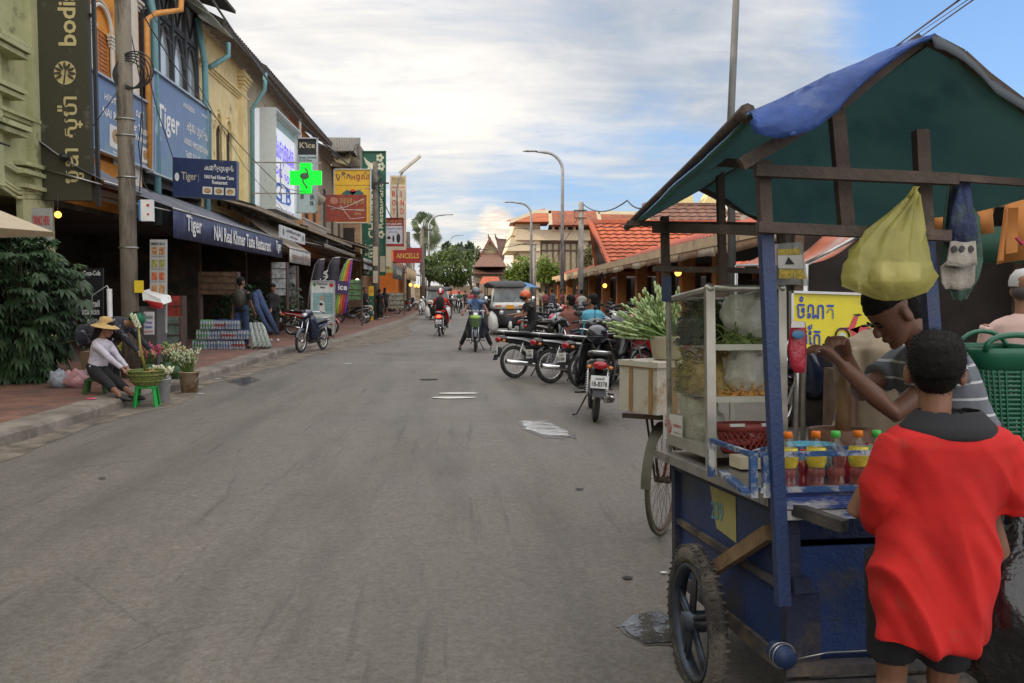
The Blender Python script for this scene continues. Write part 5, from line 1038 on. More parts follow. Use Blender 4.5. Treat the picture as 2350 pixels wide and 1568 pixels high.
def bush(label, cen, rad, n, s_, m, name='leafy_bush', group=None, seed=1, nl=7, stems=8, pot=None):
    base = V((cen[0], cen[1], .15)); t = thing(name, label, 'plant', base, group=group); rnd = random.Random(seed); b = MB(); C_ = V(cen); tips = []
    for i in range(n):
        a = rnd.uniform(0, 2 * pi); z = rnd.uniform(-1, 1); rr = sqrt(max(0, 1 - z * z)) * rnd.uniform(.35, 1.) ; p = C_ + V((cos(a) * rr * rad[0], sin(a) * rr * rad[1], z * rad[2] * rnd.uniform(.8, 1.1)))
        if p.z < .2: p.z = .2 + rnd.random() * .2
        o_ = (p - C_); o_.z = o_.z * .6 - .1 * rad[2]; o_ += V((rnd.uniform(-.6, .6), rnd.uniform(-.6, .6), rnd.uniform(-.7, .5))); palmate(b, p, o_, s_ * rnd.uniform(.7, 1.2), rnd, nl)
        if i % (max(1, n // 60)) == 0: tips.append(p)
    b.obj('foliage', m, t, True); b = MB()
    for p in tips: b.tube([base + V((rnd.uniform(-.1, .1), 0, 0)), base.lerp(p, .5) + V((0, 0, .2)), p], [.02, .014, .006], 5)
    b.obj('stems', mat('stem_green', (.05, .06, .02), .7), t, True)
    if pot:
        b = MB(); b.lathe([(pot * .7, .0), (pot, pot * 1.5), (pot * 1.1, pot * 1.5), (pot * 1.1, pot * 1.7), (pot * .95, pot * 1.7)], base); b.obj('pot', mat('pot_brown', (.12, .06, .04), .7, var=.3), t, True)
    return t
q = G(70, 880, .13)
LFB = leafmat('bush_leaf', (.028, .062, .022), .08)
bush('big dark green bush with drooping fingered leaves at the left edge', (q.x - .25, q.y + .15, 1.28), (1.02, .8, 1.1), 900, .235, LFB, seed=4)
bush('smaller leafy bush below the cream parasol', (q.x - .5, q.y + 1.2, 1.75), (.75, .6, .5), 130, .28, leafmat('bush_leaf2', (.04, .075, .02), .1), seed=9)
for k, (x, y, r, hh, lb) in enumerate(((640, 790, .42, 1.9, 'tall potted shrub beside the woman in black'), (600, 790, .4, 1.8, 'dense potted shrub behind the man with the backpack'), (560, 800, .38, 1.7, 'dark potted shrub inside the restaurant front'), (530, 802, .35, 1.4, 'low potted shrub behind the bottled water'), (665, 778, .3, 1.2, 'small potted plant next to the red scooter'))):
    q = G(x, y - 30, .13); bush(lb, (q.x, q.y, hh * .62), (r * 1.9, r * 1.4, hh * .46), 210, .18, LF3, 'potted_shrub', 'potted shrubs along the restaurant front', k + 20, 5, pot=.2)
# cream parasol
t = thing('parasol', 'cream cafe parasol cut by the left edge of the picture', 'parasol', (P(-90, 530, 11.5).x, 11.5, .13)); c_ = P(-110, 440, 11.5); b = MB(); b.tube([(c_.x, 11.5, .13), (c_.x, 11.5, c_.z)], .025, 8); b.obj('pole', STL, t, True)
r_ = P(121, 533, 11.5).x - c_.x; ze = P(121, 533, 11.5).z; b = MB(); g = []
for f in (0, .35, .7, 1): g.append([V((c_.x + r_ * f * cos(k * pi / 4), 11.5 + r_ * f * sin(k * pi / 4), c_.z + (ze - c_.z) * f)) for k in range(9)])
b.grid(g, th=.006, smooth=False); b.obj('canopy', mat('parasol_cream', (.62, .52, .38), .8, var=.06, trans=.3), t, True)
# ---------------------------------------------------------------- motorbikes (forward = +y)
PNT = mat('bike_black', (.012, .012, .014), .25, var=.1, coat=.6); SEAT = mat('bike_seat', (.02, .02, .022), .5, var=.2, bump=.1, bscale=200); GRY = mat('engine_grey', (.12, .12, .12), .5, .6, var=.3, scale=15)
TRED = mat('tail_red', (.35, .006, .012), .15, coat=.5); TLIT = emis('tail_lit', (1, .05, .02), 3.5); ORNG = mat('indicator_orange', (.6, .17, .02), .2); HDL = mat('headlight_glass', (.55, .56, .56), .08, .4); HLIT = emis('headlamp_lit', (1, .97, .9), 3)
PLTE = mat('plate_paint', (.62, .62, .6), .4); STRP = mat('bike_stripe', (.5, .5, .5), .3, .5); MIRR = mat('mirror_glass', (.55, .6, .65), .04, 1.)
def wheel(t, y, name, R_=.285, rw=.034, spokes=18, w_=1.0, m=RUB):
    b = MB(); b.torus((0, y, R_), R_ - rw, rw, seg=36, rs=8, w=rw * w_); wh = b.obj(name, m, t)
    b = MB(); b.torus((0, y, R_), R_ - 2.1 * rw, .012, seg=32, rs=6, w=.018)
    b.tube([(-.05, y, R_), (.05, y, R_)], .035, 10)
    for k in range(spokes): a = 2 * pi * k / spokes; r_ = R_ - 2.1 * rw; b.tube([(.025 * (-1) ** k, y + .03 * cos(a + .5), R_ + .03 * sin(a + .5)), (0, y + r_ * cos(a), R_ + r_ * sin(a))], .0028, 4, False)
    b.obj('rim', CHR, wh); return wh
def make_moto(name, label, loc, rz, body=PNT, plate='1B-8378', stripe=STRP, tail=TRED, lit=False, group=None, steer=0., crate=None, seatc=SEAT):
    t = thing(name, label, 'motorcycle', loc, rz, group)
    wheel(t, -.6, 'rear_wheel'); wheel(t, .62, 'front_wheel')
    b = MB(); b.rings([[(s_ * w_, -.6 + .33 * cos(a), .285 + .33 * sin(a)) for s_, w_ in ((-1, .05), (-.4, .07), (.4, .07), (1, .05))] for a in [R(x) for x in range(55, 175, 12)]], cap=False, closed=False); b.prism([(-.075, -.9, .55), (.075, -.9, .55), (.065, -1.0, .33), (-.065, -1.0, .33)], (0, .015, 0)); b.obj('rear_fender', BLK, t)
    b = MB(); b.rings([[(s_ * .055, .62 + (.325 + q_) * cos(a), .285 + (.325 + q_) * sin(a)) for s_, q_ in ((-1, -.03), (-.6, .01), (.6, .01), (1, -.03))] for a in [R(x) for x in range(20, 165, 14)]], cap=False, closed=False); b.obj('front_fender', body, t)
    for s_ in (-1, 1):
        b = MB(); b.tube([(s_ * .075, .62, .285), (s_ * .075, .5, .6), (s_ * .06, .43, .82)], [.02, .022, .024], 8); b.obj('fork', CHR, t)
        b = MB(); b.tube([(s_ * .11, -.6, .3), (s_ * .11, -.47, .62)], [.014, .014], 6)
        for k in range(9): b.torus((s_ * .11, -.585 + .013 * k, .35 + .026 * k), .026, .006, Matrix.Rotation(pi / 2, 3, 'Y'), 10, 4)
        b.obj('shock_absorber', CHR, t)
    b = MB(); b.tube([(0, .42, .8), (0, .25, .52), (0, .0, .42), (0, -.3, .55), (0, -.6, .68)], .035, 8); b.tube([(.07, -.6, .285), (.06, -.1, .35)], .018, 6); b.tube([(-.07, -.6, .285), (-.06, -.1, .35)], .018, 6); b.obj('frame', BLK, t)
    b = MB(); b.loft([(-.2, .32, .07, .06), (-.12, .32, .12, .1), (.1, .32, .13, .11), (.16, .32, .08, .08)]); b.tube([(0, .08, .33), (0, .27, .36)], .06, 12)
    for k in range(6): b.cyl((0, .12 + .028 * k, .335 + .004 * k), (0, .13 + .028 * k, .335 + .004 * k), .075, 12)
    b.obj('engine', GRY, t)
    b = MB(); b.tube([(.06, .22, .3), (.12, .1, .19), (.14, -.2, .2), (.15, -.4, .24), (.15, -.85, .3)], [.016, .018, .03, .04, .043], 12); ex_ = b.obj('exhaust', CHR, t)
    b = MB(); b.cyl((.15, -.852, .3), (.15, -.866, .302), .03, 10); b.obj('exhaust_tip', RST, ex_)
    b = MB(); b.loft([(-.78, .79, .075, .02), (-.7, .79, .12, .04), (-.4, .775, .135, .045), (-.15, .74, .12, .04), (.05, .7, .08, .03), (.1, .69, .03, .015)]); b.obj('seat', seatc, t)
    b = MB(); b.loft([(-.92, .71, .03, .03), (-.84, .7, .08, .055), (-.5, .66, .125, .08), (-.2, .6, .12, .1), (.02, .54, .09, .07), (.12, .5, .04, .04)]); b.obj('tail_cowl', body, t)
    for s_ in (-1, 1):
        b = MB(); b.prism([(s_ * .127, -.8, .7), (s_ * .132, -.5, .66), (s_ * .125, -.2, .57), (s_ * .125, -.22, .6), (s_ * .13, -.5, .69), (s_ * .12, -.8, .725)], (s_ * .004, 0, 0)); b.obj('side_stripe', stripe, t)
    b = MB(); b.tube([(-.09, -.45, .77), (-.13, -.6, .8), (-.1, -.88, .83), (0, -.93, .835), (.1, -.88, .83), (.13, -.6, .8), (.09, -.45, .77)], .011, 6); b.obj('grab_rail', CHR, t)
    b = MB(); b.ell((0, -.91, .68), (.085, .04, .05), seg=14); b.obj('tail_light', TLIT if lit else tail, t)
    for s_ in (-1, 1):
        b = MB(); b.ell((s_ * .12, -.86, .655), (.03, .03, .022), seg=10, rg=6); b.obj('indicator', ORNG, t)
    pl = MB(); pl.prism([(-.1, -.985, .57), (.1, -.985, .57), (.1, -1.0, .43), (-.1, -1.0, .43)], (0, .008, 0)); pl = pl.obj('number_plate', PLTE, t)
    b = MB(); b.text(plate, (-.085, -.996, .45), (1, 0, 0), (0, .1, 1), .17, .055, off=.008); b.text('រាជធានី', (-.05, -.99, .525), (1, 0, 0), (0, .1, 1), .1, .03, off=.006); b.obj('lettering', TEXTK, pl)
    # leg shields and cowl
    for s_ in (-1, 1):
        b = MB(); g = []
        for f in range(7):
            q_ = f / 6; z = .92 - .6 * q_; g.append([(s_ * .04, .42 - .12 * q_ - .02, z), (s_ * (.11 + .08 * sin(q_ * 2.6)), .36 - .14 * q_, z), (s_ * (.15 + .11 * sin(q_ * 2.6)), .26 - .12 * q_, z)])
        b.grid(g, th=.008); b.obj('leg_shield', body, t)
    b = MB(); b.loft([(.18, .93, .09, .05), (.28, .97, .12, .085), (.38, .98, .12, .09), (.48, .95, .09, .075), (.56, .9, .05, .04)]); b.obj('head_cowl', body, t)
    b = MB(); b.loft([(.46, .95, .075, .05), (.53, .93, .07, .05), (.58, .915, .035, .03)]); b.obj('headlight', HLIT if lit else HDL, t)
    b = MB(); b.loft([(.36, .78, .1, .12), (.44, .76, .085, .13), (.5, .72, .04, .08)]); b.obj('front_cowl', body, t)
    b = MB(); b.tube([(-.33, .1, 1.0), (-.2, .2, 1.03), (0, .27, 1.0), (.2, .2, 1.03), (.33, .1, 1.0)], .012, 6); hb = b.obj('handlebar', CHR, t)
    for s_ in (-1, 1):
        b = MB(); b.tube([(s_ * .23, .17, 1.02), (s_ * .34, .09, 1.0)], .018, 8); b.obj('grip', BLK, hb); b = MB(); b.tube([(s_ * .2, .22, 1.02), (s_ * .34, .16, .99)], .006, 5); b.obj('lever', CHR, hb)
        b = MB(); b.tube([(s_ * .19, .2, 1.03), (s_ * .22, .18, 1.12), (s_ * .24, .17, 1.19)], .007, 6); b.ell((s_ * .26, .165, 1.22), (.055, .015, .038), seg=12, rg=6); mi = b.obj('mirror', BLK, hb); 
    for s_ in (-1, 1): b = MB(); b.tube([(s_ * .09, .02, .27), (s_ * .24, .0, .26)], .014, 6); b.tube([(s_ * .07, -.3, .35), (s_ * .2, -.32, .36)], .012, 6); b.obj('footpeg', BLK, t)
    b = MB(); b.tube([(-.09, -.05, .24), (-.2, -.15, .01), (-.25, -.15, .0)], .011, 6); b.obj('kick_stand', BLK, t)
    if crate: crate(t)
    return t
BRED = mat('bike_red', (.4, .012, .012), .25, coat=.6); BBLU = mat('bike_blue_black', (.012, .02, .045), .22, coat=.7); BWHT = mat('bike_white', (.6, .6, .58), .3, coat=.4); BSIL = mat('bike_silver', (.3, .31, .33), .3, .6, coat=.4)
GP = 'motorbikes parked in rows on the right'
g0 = G(1385, 975); m1 = make_moto('motorbike', 'black motorbike seen from behind with its number plate facing the camera', (g0.x, g0.y + .85, 0), R(-6), group=GP)
m1.rotation_euler[1] = R(4)
def place(src, label, px, py, fwd, repl=None, group=GP, wy=-.6, z=0, lean=-4, sc=1):
    # px, py: foot of the wheel at local y = wy
    g_ = G(px, py, z); a = R(fwd); d = V((-sin(a), cos(a), 0)); l = V((g_.x, g_.y, z)) - d * wy * sc
    o = dup(src, label, l, a, group, repl); o.rotation_euler[1] = R(lean); o.scale = (sc,) * 3; MW[o.name] = Matrix.LocRotScale(o.location, o.rotation_euler, o.scale); return o
m2 = make_moto('motorbike', 'leftmost motorbike of the near row, black with silver side stripe', G(1182, 868), R(-62), group=GP, plate='1G-2046', stripe=STRP)
d = V((sin(R(62)), cos(R(62)), 0)); m2.location = G(1182, 868) + d * .6; m2.rotation_euler[1] = R(-5)
place(m2, 'second motorbike of the near row with long chrome exhaust', 1264, 880, -63)
place(m2, 'third motorbike of the near row, half hidden by the black one', 1338, 892, -60)
RR = {'bike_black': BRED}; RS = {'bike_black': BSIL}; RBl = {'bike_black': BBLU}; RW = {'bike_black': BWHT}
place(m1, 'motorbike with the orange tail light behind the near row', 1235, 815, -70)
place(m1, 'silver cowled motorbike facing the street with its lamp towards us', 1262, 832, 140, RS, wy=.62)
place(m1, 'dark blue motorbike facing us under the pink helmet', 1340, 838, 150, RBl, wy=.62)
place(m1, 'red and black motorbike next to the foam box', 1462, 872, 20, RR, wy=.62)
place(m1, 'black motorbike behind the red one, mirrors up', 1420, 820, 172, wy=.62)
place(m1, 'motorbike by the man in the turquoise shirt', 1395, 800, -75, RS)
place(m1, 'motorbike with silver cowl behind the pink helmet', 1300, 812, 150, RS, wy=.62)
place(m1, 'red cowled motorbike in front of the man in brown red', 1330, 815, 140, RR, wy=.62)
place(m1, 'white cowled motorbike in front of the turquoise shirt', 1405, 812, 160, RW, wy=.62)
place(m1, 'red motorbike right behind the black one seen from the rear', 1402, 880, -40, RR)
place(m1, 'maroon red motorbike between the helmets and the foam box', 1440, 850, 165, RR, wy=.62)
place(m2, 'motorbike with silver trim filling the back of the row', 1375, 850, -70)
place(m1, 'black motorbike at the back left of the row', 1215, 795, -65, None)
place(m1, 'black motorbike beside the three wheeled taxi', 1225, 770, -60, RBl)
place(m1, 'red motorbike deep in the parking row', 1300, 765, 160, RR)
place(m1, 'white fronted motorbike deep in the parking row', 1275, 755, 170, RW)
place(m1, 'dark motorbike parked close to the market pillar', 1350, 770, -80)
place(m1, 'dark motorbike behind the yellow moped sign', 1880, 960, 55, None, wy=.62, lean=6)
place(m1, 'blue black motorbike seen through the glass case', 1790, 985, 130, RBl, wy=.62)
GL = 'motorbikes along the left pavement'
m3 = place(m1, 'black and blue motorbike facing us at the edge of the left pavement', 690, 810, 163, RBl, GL, .62)
place(m1, 'red scooter behind the black motorbike on the pavement', 672, 770, -95, RR, GL, z=.1)
place(m2, 'motorbike with silver trim parked behind the pharmacy board', 838, 742, 88, None, GL, z=.05)
place(m1, 'dark motorbike beyond the two walking people', 912, 722, 60, None, GL)
place(m1, 'red motorbike parked under the brown canvas awning', 935, 716, 50, RR, GL)
place(m1, 'black motorbike leaning by the far canvas awning', 925, 712, -120, RBl, GL)
place(m1, 'small black motorbike near the far shop lights', 948, 708, 30, None, GL)
# scooter with the white front shield
place(m1, 'white scooter facing us at the left edge of the road', 964, 724, 176, RW, 'scooters and bikes coming up the road', .62)
# ---------------------------------------------------------------- people
SKIN = mat('skin_brown', (.22, .105, .06), .55, var=.12, scale=12); SKIND = mat('skin_dark', (.155, .07, .042), .5, var=.15, scale=12); HAIR = mat('hair_black', (.008, .007, .006), .8, var=.3, scale=40, bump=.2, bscale=160, spec=.25)
def ik(a, c, l1, l2, hint):
    a, c = V(a), V(c); d = c - a; L_ = min(d.length, (l1 + l2) * .999); d.normalize(); c = a + d * L_
    x = (l1 * l1 - l2 * l2 + L_ * L_) / (2 * L_); h = sqrt(max(0, l1 * l1 - x * x)); n = V(hint) - d * V(hint).dot(d); n.normalize(); return a + d * x + n * h, c
def fuse(b, name, m, parent, vox, sm=4, label=None, wr=None, fac=.5):
    me = b.mesh('tmp', m); o = bpy.data.objects.new('tmp', me); COL.objects.link(o); r_ = o.modifiers.new('r', 'REMESH'); r_.mode = 'VOXEL'; r_.voxel_size = vox; s_ = o.modifiers.new('s', 'SMOOTH'); s_.iterations = sm; s_.factor = fac
    dg = bpy.context.evaluated_depsgraph_get(); out = bpy.data.meshes.new_from_object(o.evaluated_get(dg)); bpy.data.objects.remove(o); bpy.data.meshes.remove(me)
    if wr:
        amp, fr, st = wr
        out.update(); ns = [v.normal.copy() for v in out.vertices]
        for v, n in zip(out.vertices, ns):
            c = V((v.co.x * fr * st[0], v.co.y * fr * st[1], v.co.z * fr * st[2])); q = noise.noise(c) + .5 * noise.noise(c * 2.1 + V((5, 1, 2))); q = 1 - 2 * abs(q) if amp < 0 else q; v.co += n * abs(amp) * q
    for p in out.polygons: p.use_smooth = True
    out.materials.clear(); out.materials.append(m); out.name = name
    ob = bpy.data.objects.new(name, out); COL.objects.link(ob); ob.parent = parent; MW[ob.name] = MW[parent.name]
    if label: ob['label'] = label
    return ob
HP = [(-.0, .020, .080, .045), (.012, .038, .088, .02), (.035, .053, .092, -.03), (.065, .062, .091, -.065), (.095, .067, .091, -.082), (.12, .071, .090, -.092), (.15, .073, .089, -.097), (.18, .071, .080, -.095), (.205, .060, .064, -.080), (.225, .040, .038, -.052), (.236, .012, .0, -.02)]
def headpart(b, M, c, sc, lo=0, grow=0, hi=99, back=False):
    rr = []
    for z, hw, fr, bk in HP:
        if z < lo or z > hi: continue
        hw += grow; fr += grow; bk -= grow; zz_ = z + (grow if z > .2 else 0); r = []
        for k in range(20):
            a = 2 * pi * k / 20; s_, q = cos(a), sin(a); y = -(fr + bk) / 2 - (fr - bk) / 2 * q; r.append(V(c) + M @ (V((hw * math.copysign(abs(s_) ** .9, s_), y, zz_)) * sc))
        rr.append(r[::-1])
    b.rings(rr)
def human(label, loc, face=0., hgt=1.68, hip=None, lean=0., sway=0., hands=None, feet=None, yaw=0, nod=0, tilt=0, shirt=None, sleeve='short', pants=None, plen=1., shoes=None, hair='short', helmet=None, vox=.016, skin=SKIN, group=None, name='person', wr=None, elbow=((.6, .3, -.6), (-.6, .3, -.6)), knee=((.25, -1, .2), (-.25, -1, .2)), fat=1., shirtlen=.0, grip=True, bare=False, skirt=0, hs=1., ear=1.):
    """local frame: the person faces -y; hands/feet are local points for (right at -x, left at +x)"""
    k = hgt / 1.70; t = thing(name, label, 'person', loc, R(face), group); hip = V(hip or (0, 0, .93)) ; L = R(lean)
    sp = V((sin(R(sway)), -sin(L), cos(L))).normalized(); chest = hip + sp * .30; neck = hip + sp * .49 + V((0, .01, 0)); side = V((1, 0, 0)); fwd = side.cross(sp) * -1
    fwd = V((0, -1, 0)) - sp * V((0, -1, 0)).dot(sp); fwd.normalize(); side = fwd.cross(sp) * -1; side = side if side.x > 0 else -side
    hz = Matrix.Rotation(R(yaw), 3, 'Z') @ Matrix.Rotation(R(nod), 3, 'X') @ Matrix.Rotation(R(tilt), 3, 'Y'); hc = neck + sp * .055 + fwd * .01
    sh = [neck - sp * .07 + side * s_ * .175 * fat for s_ in (-1, 1)]; hp = [hip + side * s_ * .09 for s_ in (-1, 1)]
    hands = hands or ((-.26, -.05, .78), (.26, -.05, .78)); feet = feet or ((-.11, 0, .08), (.11, 0, .08))
    arms = []; legs = []
    for i in (0, 1):
        e, w_ = ik(sh[i], hands[i], .285, .25, elbow[i][:] if i == 1 else elbow[i]); arms.append((sh[i], e, w_))
        kn, an = ik(hp[i], feet[i], .43, .42, knee[i]); legs.append((hp[i], kn, an))
    def torso(b, g, z0=0., z1=1., waist=0.):
        rr = []
        for f, hw, hd in ((-.10, .10, .09), (-.05, .155, .115), (.02, .165, .12), (.12, .150, .112), (.22, .145, .108), (.34, .165, .118), (.42, .172, .105), (.455, .14, .085), (.485, .075, .06)):
            if f < z0 or f > z1: continue
            c = hip + sp * f; hw = hw * fat + g + waist * max(0, .3 - f); hd = hd * fat + g + waist * max(0, .3 - f); rr.append([c + side * (hw * math.copysign(abs(cos(a)) ** .85, cos(a))) + fwd * (hd * sin(a)) for a in [2 * pi * q / 20 for q in range(20)]])
        b.rings(rr)
    S_ = Matrix.Scale(k, 4)
    def fin(b):
        b.v = [v * k for v in b.v]; return b
    # body: one surface
    b = MB(); torso(b, -.012); b.tube([neck - sp * .03, neck + sp * .03, hc + sp * .05], [.06, .052, .052], 12); headpart(b, hz, hc, 1)
    b.ell(hc + hz @ V((0, -.098, .092)), (.013, .018, .022), hz); b.ell(hc + hz @ V((0, -.105, .083)), (.017, .013, .011), hz); b.ell(hc + hz @ V((0, -.094, .05)), (.024, .01, .011), hz); b.ell(hc + hz @ V((0, -.085, .012)), (.02, .014, .014), hz)
    for s_ in (-1, 1): b.ell(hc + hz @ V((s_ * (.066 + .008 * ear ** 2), .005, .095)), (.011 * ear, .02 * ear, .033 * ear ** .5), hz @ Matrix.Rotation(s_ * .3, 3, 'Z'))
    for i, (a, e, w_) in enumerate(arms):
        s_ = (-1, 1)[i]; b.tube([a - V((0, 0, .0)), a.lerp(e, .4), e, e.lerp(w_, .35), w_], [.048, .043, .036, .036, .024], 12)
        d = (w_ - e).normalized(); up = V((0, 0, 1)); r_ = d.cross(up); r_ = r_.normalized() if r_.length > .15 else side.copy(); n_ = r_.cross(d)   # palm frame
        if not grip: r_, n_ = n_, r_
        b.tube([w_ - d * .02, w_ + d * .03, w_ + d * .075, w_ + d * .09], [.026, .034, .038, .03], 12, ell=.55, up=n_)
        for q in range(4):
            o_ = r_ * (.028 - q * .0185); L_ = (.062, .072, .068, .052)[q]; c1 = .5 if not grip else .9; p0 = w_ + d * .078 + o_; p1 = p0 + (d * cos(c1 * .4) - n_ * sin(c1 * .4)) * L_ * .5; p2 = p1 + (d * cos(c1 * 1.3) - n_ * sin(c1 * 1.3)) * L_ * .35; p3 = p2 + (d * cos(c1 * 2.2) - n_ * sin(c1 * 2.2)) * L_ * .3
            b.tube([p0, p1, p2, p3], [.010, .0095, .0085, .007], 8)
        tr = r_ * (1 if True else -1); p0 = w_ + d * .025 + tr * .028; p1 = p0 + (tr * .6 + d * .7 - n_ * .2).normalized() * .035; b.tube([p0, p1, p1 + (d * .9 + tr * .1 - n_ * .4).normalized() * .028], [.013, .011, .008], 8)
    for i, (a, e, w_) in enumerate(legs):
        b.tube([a, a.lerp(e, .4), e, e.lerp(w_, .3), w_, w_ - V((0, 0, .03))], [.075, .068, .05, .05, .032, .03], 12); f_ = V((0, -1, 0)); 
        if feet and len(feet) > 2: f_ = V(feet[2]).normalized()
        b.tube([w_ + V((0, .02, -.04)), w_ + f_ * .06 + V((0, 0, -.045)), w_ + f_ * .14 + V((0, 0, -.06)), w_ + f_ * .17 + V((0, 0, -.065))], [.034, .038, .034, .015], 10, ell=.7)
    fuse(fin(b), 'body', skin, t, max(vox * .8, .0045) * (k if k < 1 else 1), 3)
    if vox < .014:
        b = MB()
        for s_ in (-1, 1): b.ell(hc + hz @ V((s_ * .03, -.0855, .112)), (.013, .007, .006), hz, 10, 6); b.tube([hc + hz @ V((s_ * .018, -.092, .13)), hc + hz @ V((s_ * .032, -.093, .135)), hc + hz @ V((s_ * .048, -.086, .129))], .004, 5)
        fin(b).obj('eyes', HAIR, t)
    if hair:
        b = MB()
        M2 = hz @ Matrix.Rotation(R(-8), 3, 'X')
        headpart(b, M2, hc + hz @ V((0, -.012, .0)), 1.0, lo=.14, grow=.013)
        b.ell(hc + hz @ V((0, .045, .10)), (.074, .062, .075), hz)
        if hair == 'long': b.tube([hc + hz @ V((0, .06, .15)), hc + hz @ V((0, .09, .04)), hc + hz @ V((0, .09, -.06)) - sp * .05, hc - sp * .2 + V((0, .1, 0))], [.06, .07, .06, .03], 12)
        fuse(fin(b), 'hair', HAIR, t, max(.007, vox * .7), 1, wr=(.004, 60, (1, 1, 1)) if vox < .012 else None)
    if helmet:
        b = MB(); b.ell(hc + hz @ V((0, .005, .135)), (.118, .138, .122), hz, 20, 12); hm = fin(b)
        hm.v = [v for v in hm.v]; ho = fuse(hm, 'helmet', helmet[0], t, .012, 1)
        b = MB(); b.ell(hc + hz @ V((0, -.035, .10)), (.112, .115, .075), hz, 18, 8) if helmet[1] == 'visor' else b.tube([hc + hz @ V((-.1, -.06, .1)), hc + hz @ V((-.06, -.13, .12)), hc + hz @ V((0, -.155, .125)), hc + hz @ V((.06, -.13, .12)), hc + hz @ V((.1, -.06, .1))], .016, 6, ell=.4); fin(b).obj('visor', mat('visor_dark', (.02, .02, .025), .1), ho)
        if len(helmet) > 2: b = MB(); b.rings([[hc + hz @ V((x, .005 + .142 * cos(a), .135 + .126 * sin(a))) for x in (-.03, .03)] for a in [R(q) for q in range(-20, 200, 15)]], cap=False, closed=False); fin(b).obj('stripe', helmet[2], ho)
    if shirt:
        b = MB(); torso(b, .012, z0=-.07 - shirtlen, waist=.04 if shirtlen else 0)
        if shirtlen: c0 = hip - sp * .03; b.rings([[c0 - sp * f + side * ((.172 + f * .12) * fat * cos(a)) + fwd * ((.13 + f * .1) * fat * sin(a)) for a in [2 * pi * q / 20 for q in range(20)]] for f in (shirtlen, shirtlen * .5, 0, -.12)])
        for a, e, w_ in arms:
            if sleeve == 'long': b.tube([a - sp * .01, a.lerp(e, .5), e, e.lerp(w_, .5), w_ - (w_ - e) * .08], [.064, .056, .05, .044, .036], 12)
            elif sleeve: b.tube([a - sp * .01, a.lerp(e, .4), a.lerp(e, .62)], [.068, .062, .062], 12)
        b.tube([neck - sp * .06, neck + sp * .008], [.085, .066], 14)
        fuse(fin(b), 'shirt', shirt, t, vox, 3, wr=wr or (.006, 9, (1, 1, .7)))
    if pants:
        b = MB(); torso(b, .016, z1=.13)
        if skirt: b.rings([[hip - sp * .02 + V((0, 0, -f)) + V((cos(a) * (.16 + f * .12), sin(a) * (.13 + f * .12), 0)) for a in [2 * pi * q / 18 for q in range(18)]] for f in (skirt, skirt * .5, 0)])
        for i, (a, e, w_) in enumerate(legs):
            pts = [a + V((0, 0, .03)), a.lerp(e, .5), e]; rs = [.094, .084, .07]
            if plen > .5: pts += [e.lerp(w_, .4), e.lerp(w_, min(.97, plen))]; rs += [.064, .056]
            else: pts[2] = a.lerp(e, .55 + plen); pts[1] = a.lerp(e, .4); rs = [.096, .09, .085]
            b.tube(pts, rs, 12)
        fuse(fin(b), 'trousers' if plen > .5 else 'shorts', pants, t, vox, 3, wr=(.005, 10, (1, 1, 1)))
    if shoes:
        for i, (a, e, w_) in enumerate(legs):
            f_ = V(feet[2]).normalized() if len(feet) > 2 else V((0, -1, 0)); b = MB(); b.tube([w_ - f_ * .05 + V((0, 0, -.035)), w_ + f_ * .04 + V((0, 0, -.04)), w_ + f_ * .13 + V((0, 0, -.052)), w_ + f_ * .18 + V((0, 0, -.058))], [.04, .046, .043, .022], 12, ell=.75); fin(b).obj('shoe', shoes, t)
    return t, dict(arms=arms, hc=hc, hz=hz, neck=neck, side=side, fwd=fwd, sp=sp, k=k, sh=sh, hip=hip)
def cloth(n, c, **k): return mat(n, c, .85, var=.12, scale=5, bump=.15, bscale=180, **k)
DEN = cloth('denim', (.03, .05, .12), dirt=(.08, .1, .16), damt=.2); CBK = cloth('cloth_black', (.012, .012, .014)); CRD = cloth('cloth_red', (.45, .02, .015)); SHB = mat('shoe_brown', (.06, .035, .025), .6); SHW = mat('shoe_white', (.45, .45, .43), .6); SHK = mat('shoe_black', (.015, .015, .015), .5)
RIDE_H = ((-.31, -.50, 1.0), (.31, -.50, 1.0))
# motorbike riders; the bike's forward is +y, the person faces -y, so riders turn by 180 degrees
def rider(bike, label, **k):
    rz = bike.rotation_euler[2]; d = V((-sin(rz), cos(rz), 0)); loc = V(bike.location) - d * k.pop('back', .22)
    return human(label, (loc.x, loc.y, 0), face=math.degrees(rz) + 180, hip=(0, .0, .86), hands=k.pop('hands', RIDE_H), feet=k.pop('feet', ((-.2, -.26, .36), (.2, -.26, .36))), lean=k.pop('lean', 8), **k)
RG = 'riders on the road'
b1 = place(m1, 'black motorbike with green front basket ridden towards us', 1091, 808, 178, RBl, 'scooters and bikes coming up the road', .62, lean=0)
rider(b1, 'rider in a blue patterned shirt and open helmet, feet on the road', shirt=cloth('shirt_blue_pattern', (.035, .07, .17), dirt=(.2, .28, .4), damt=.35, dscale=9), pants=CBK, plen=.85, shoes=SHB, helmet=(mat('helmet_grey', (.12, .14, .17), .2, coat=.6), 'peak'), feet=((-.42, -.05, .09), (.42, -.05, .09)), vox=.014, group=RG, hair='short', yaw=8)
bb_ = MB(); bb_.loft([(-.09, 0, .13, .1), (.09, 0, .15, .12)]); 
q = G(1091, 808); b = MB(); g = []
for z, r_ in ((0, .11), (.12, .145), (.24, .16)): g.append([V((q.x + r_ * cos(a), q.y - .02 + r_ * .7 * sin(a), .62 + z)) for a in [2 * pi * i / 20 for i in range(20)]])
b.rings(g[:], cap=False); b.poly(g[0]); o = b.obj('bicycle_basket', mat('basket_mesh', (.1, .16, .08), .6, alpha=.75)); tag(o, 'wire front basket on the bike of the rider in blue', 'basket')
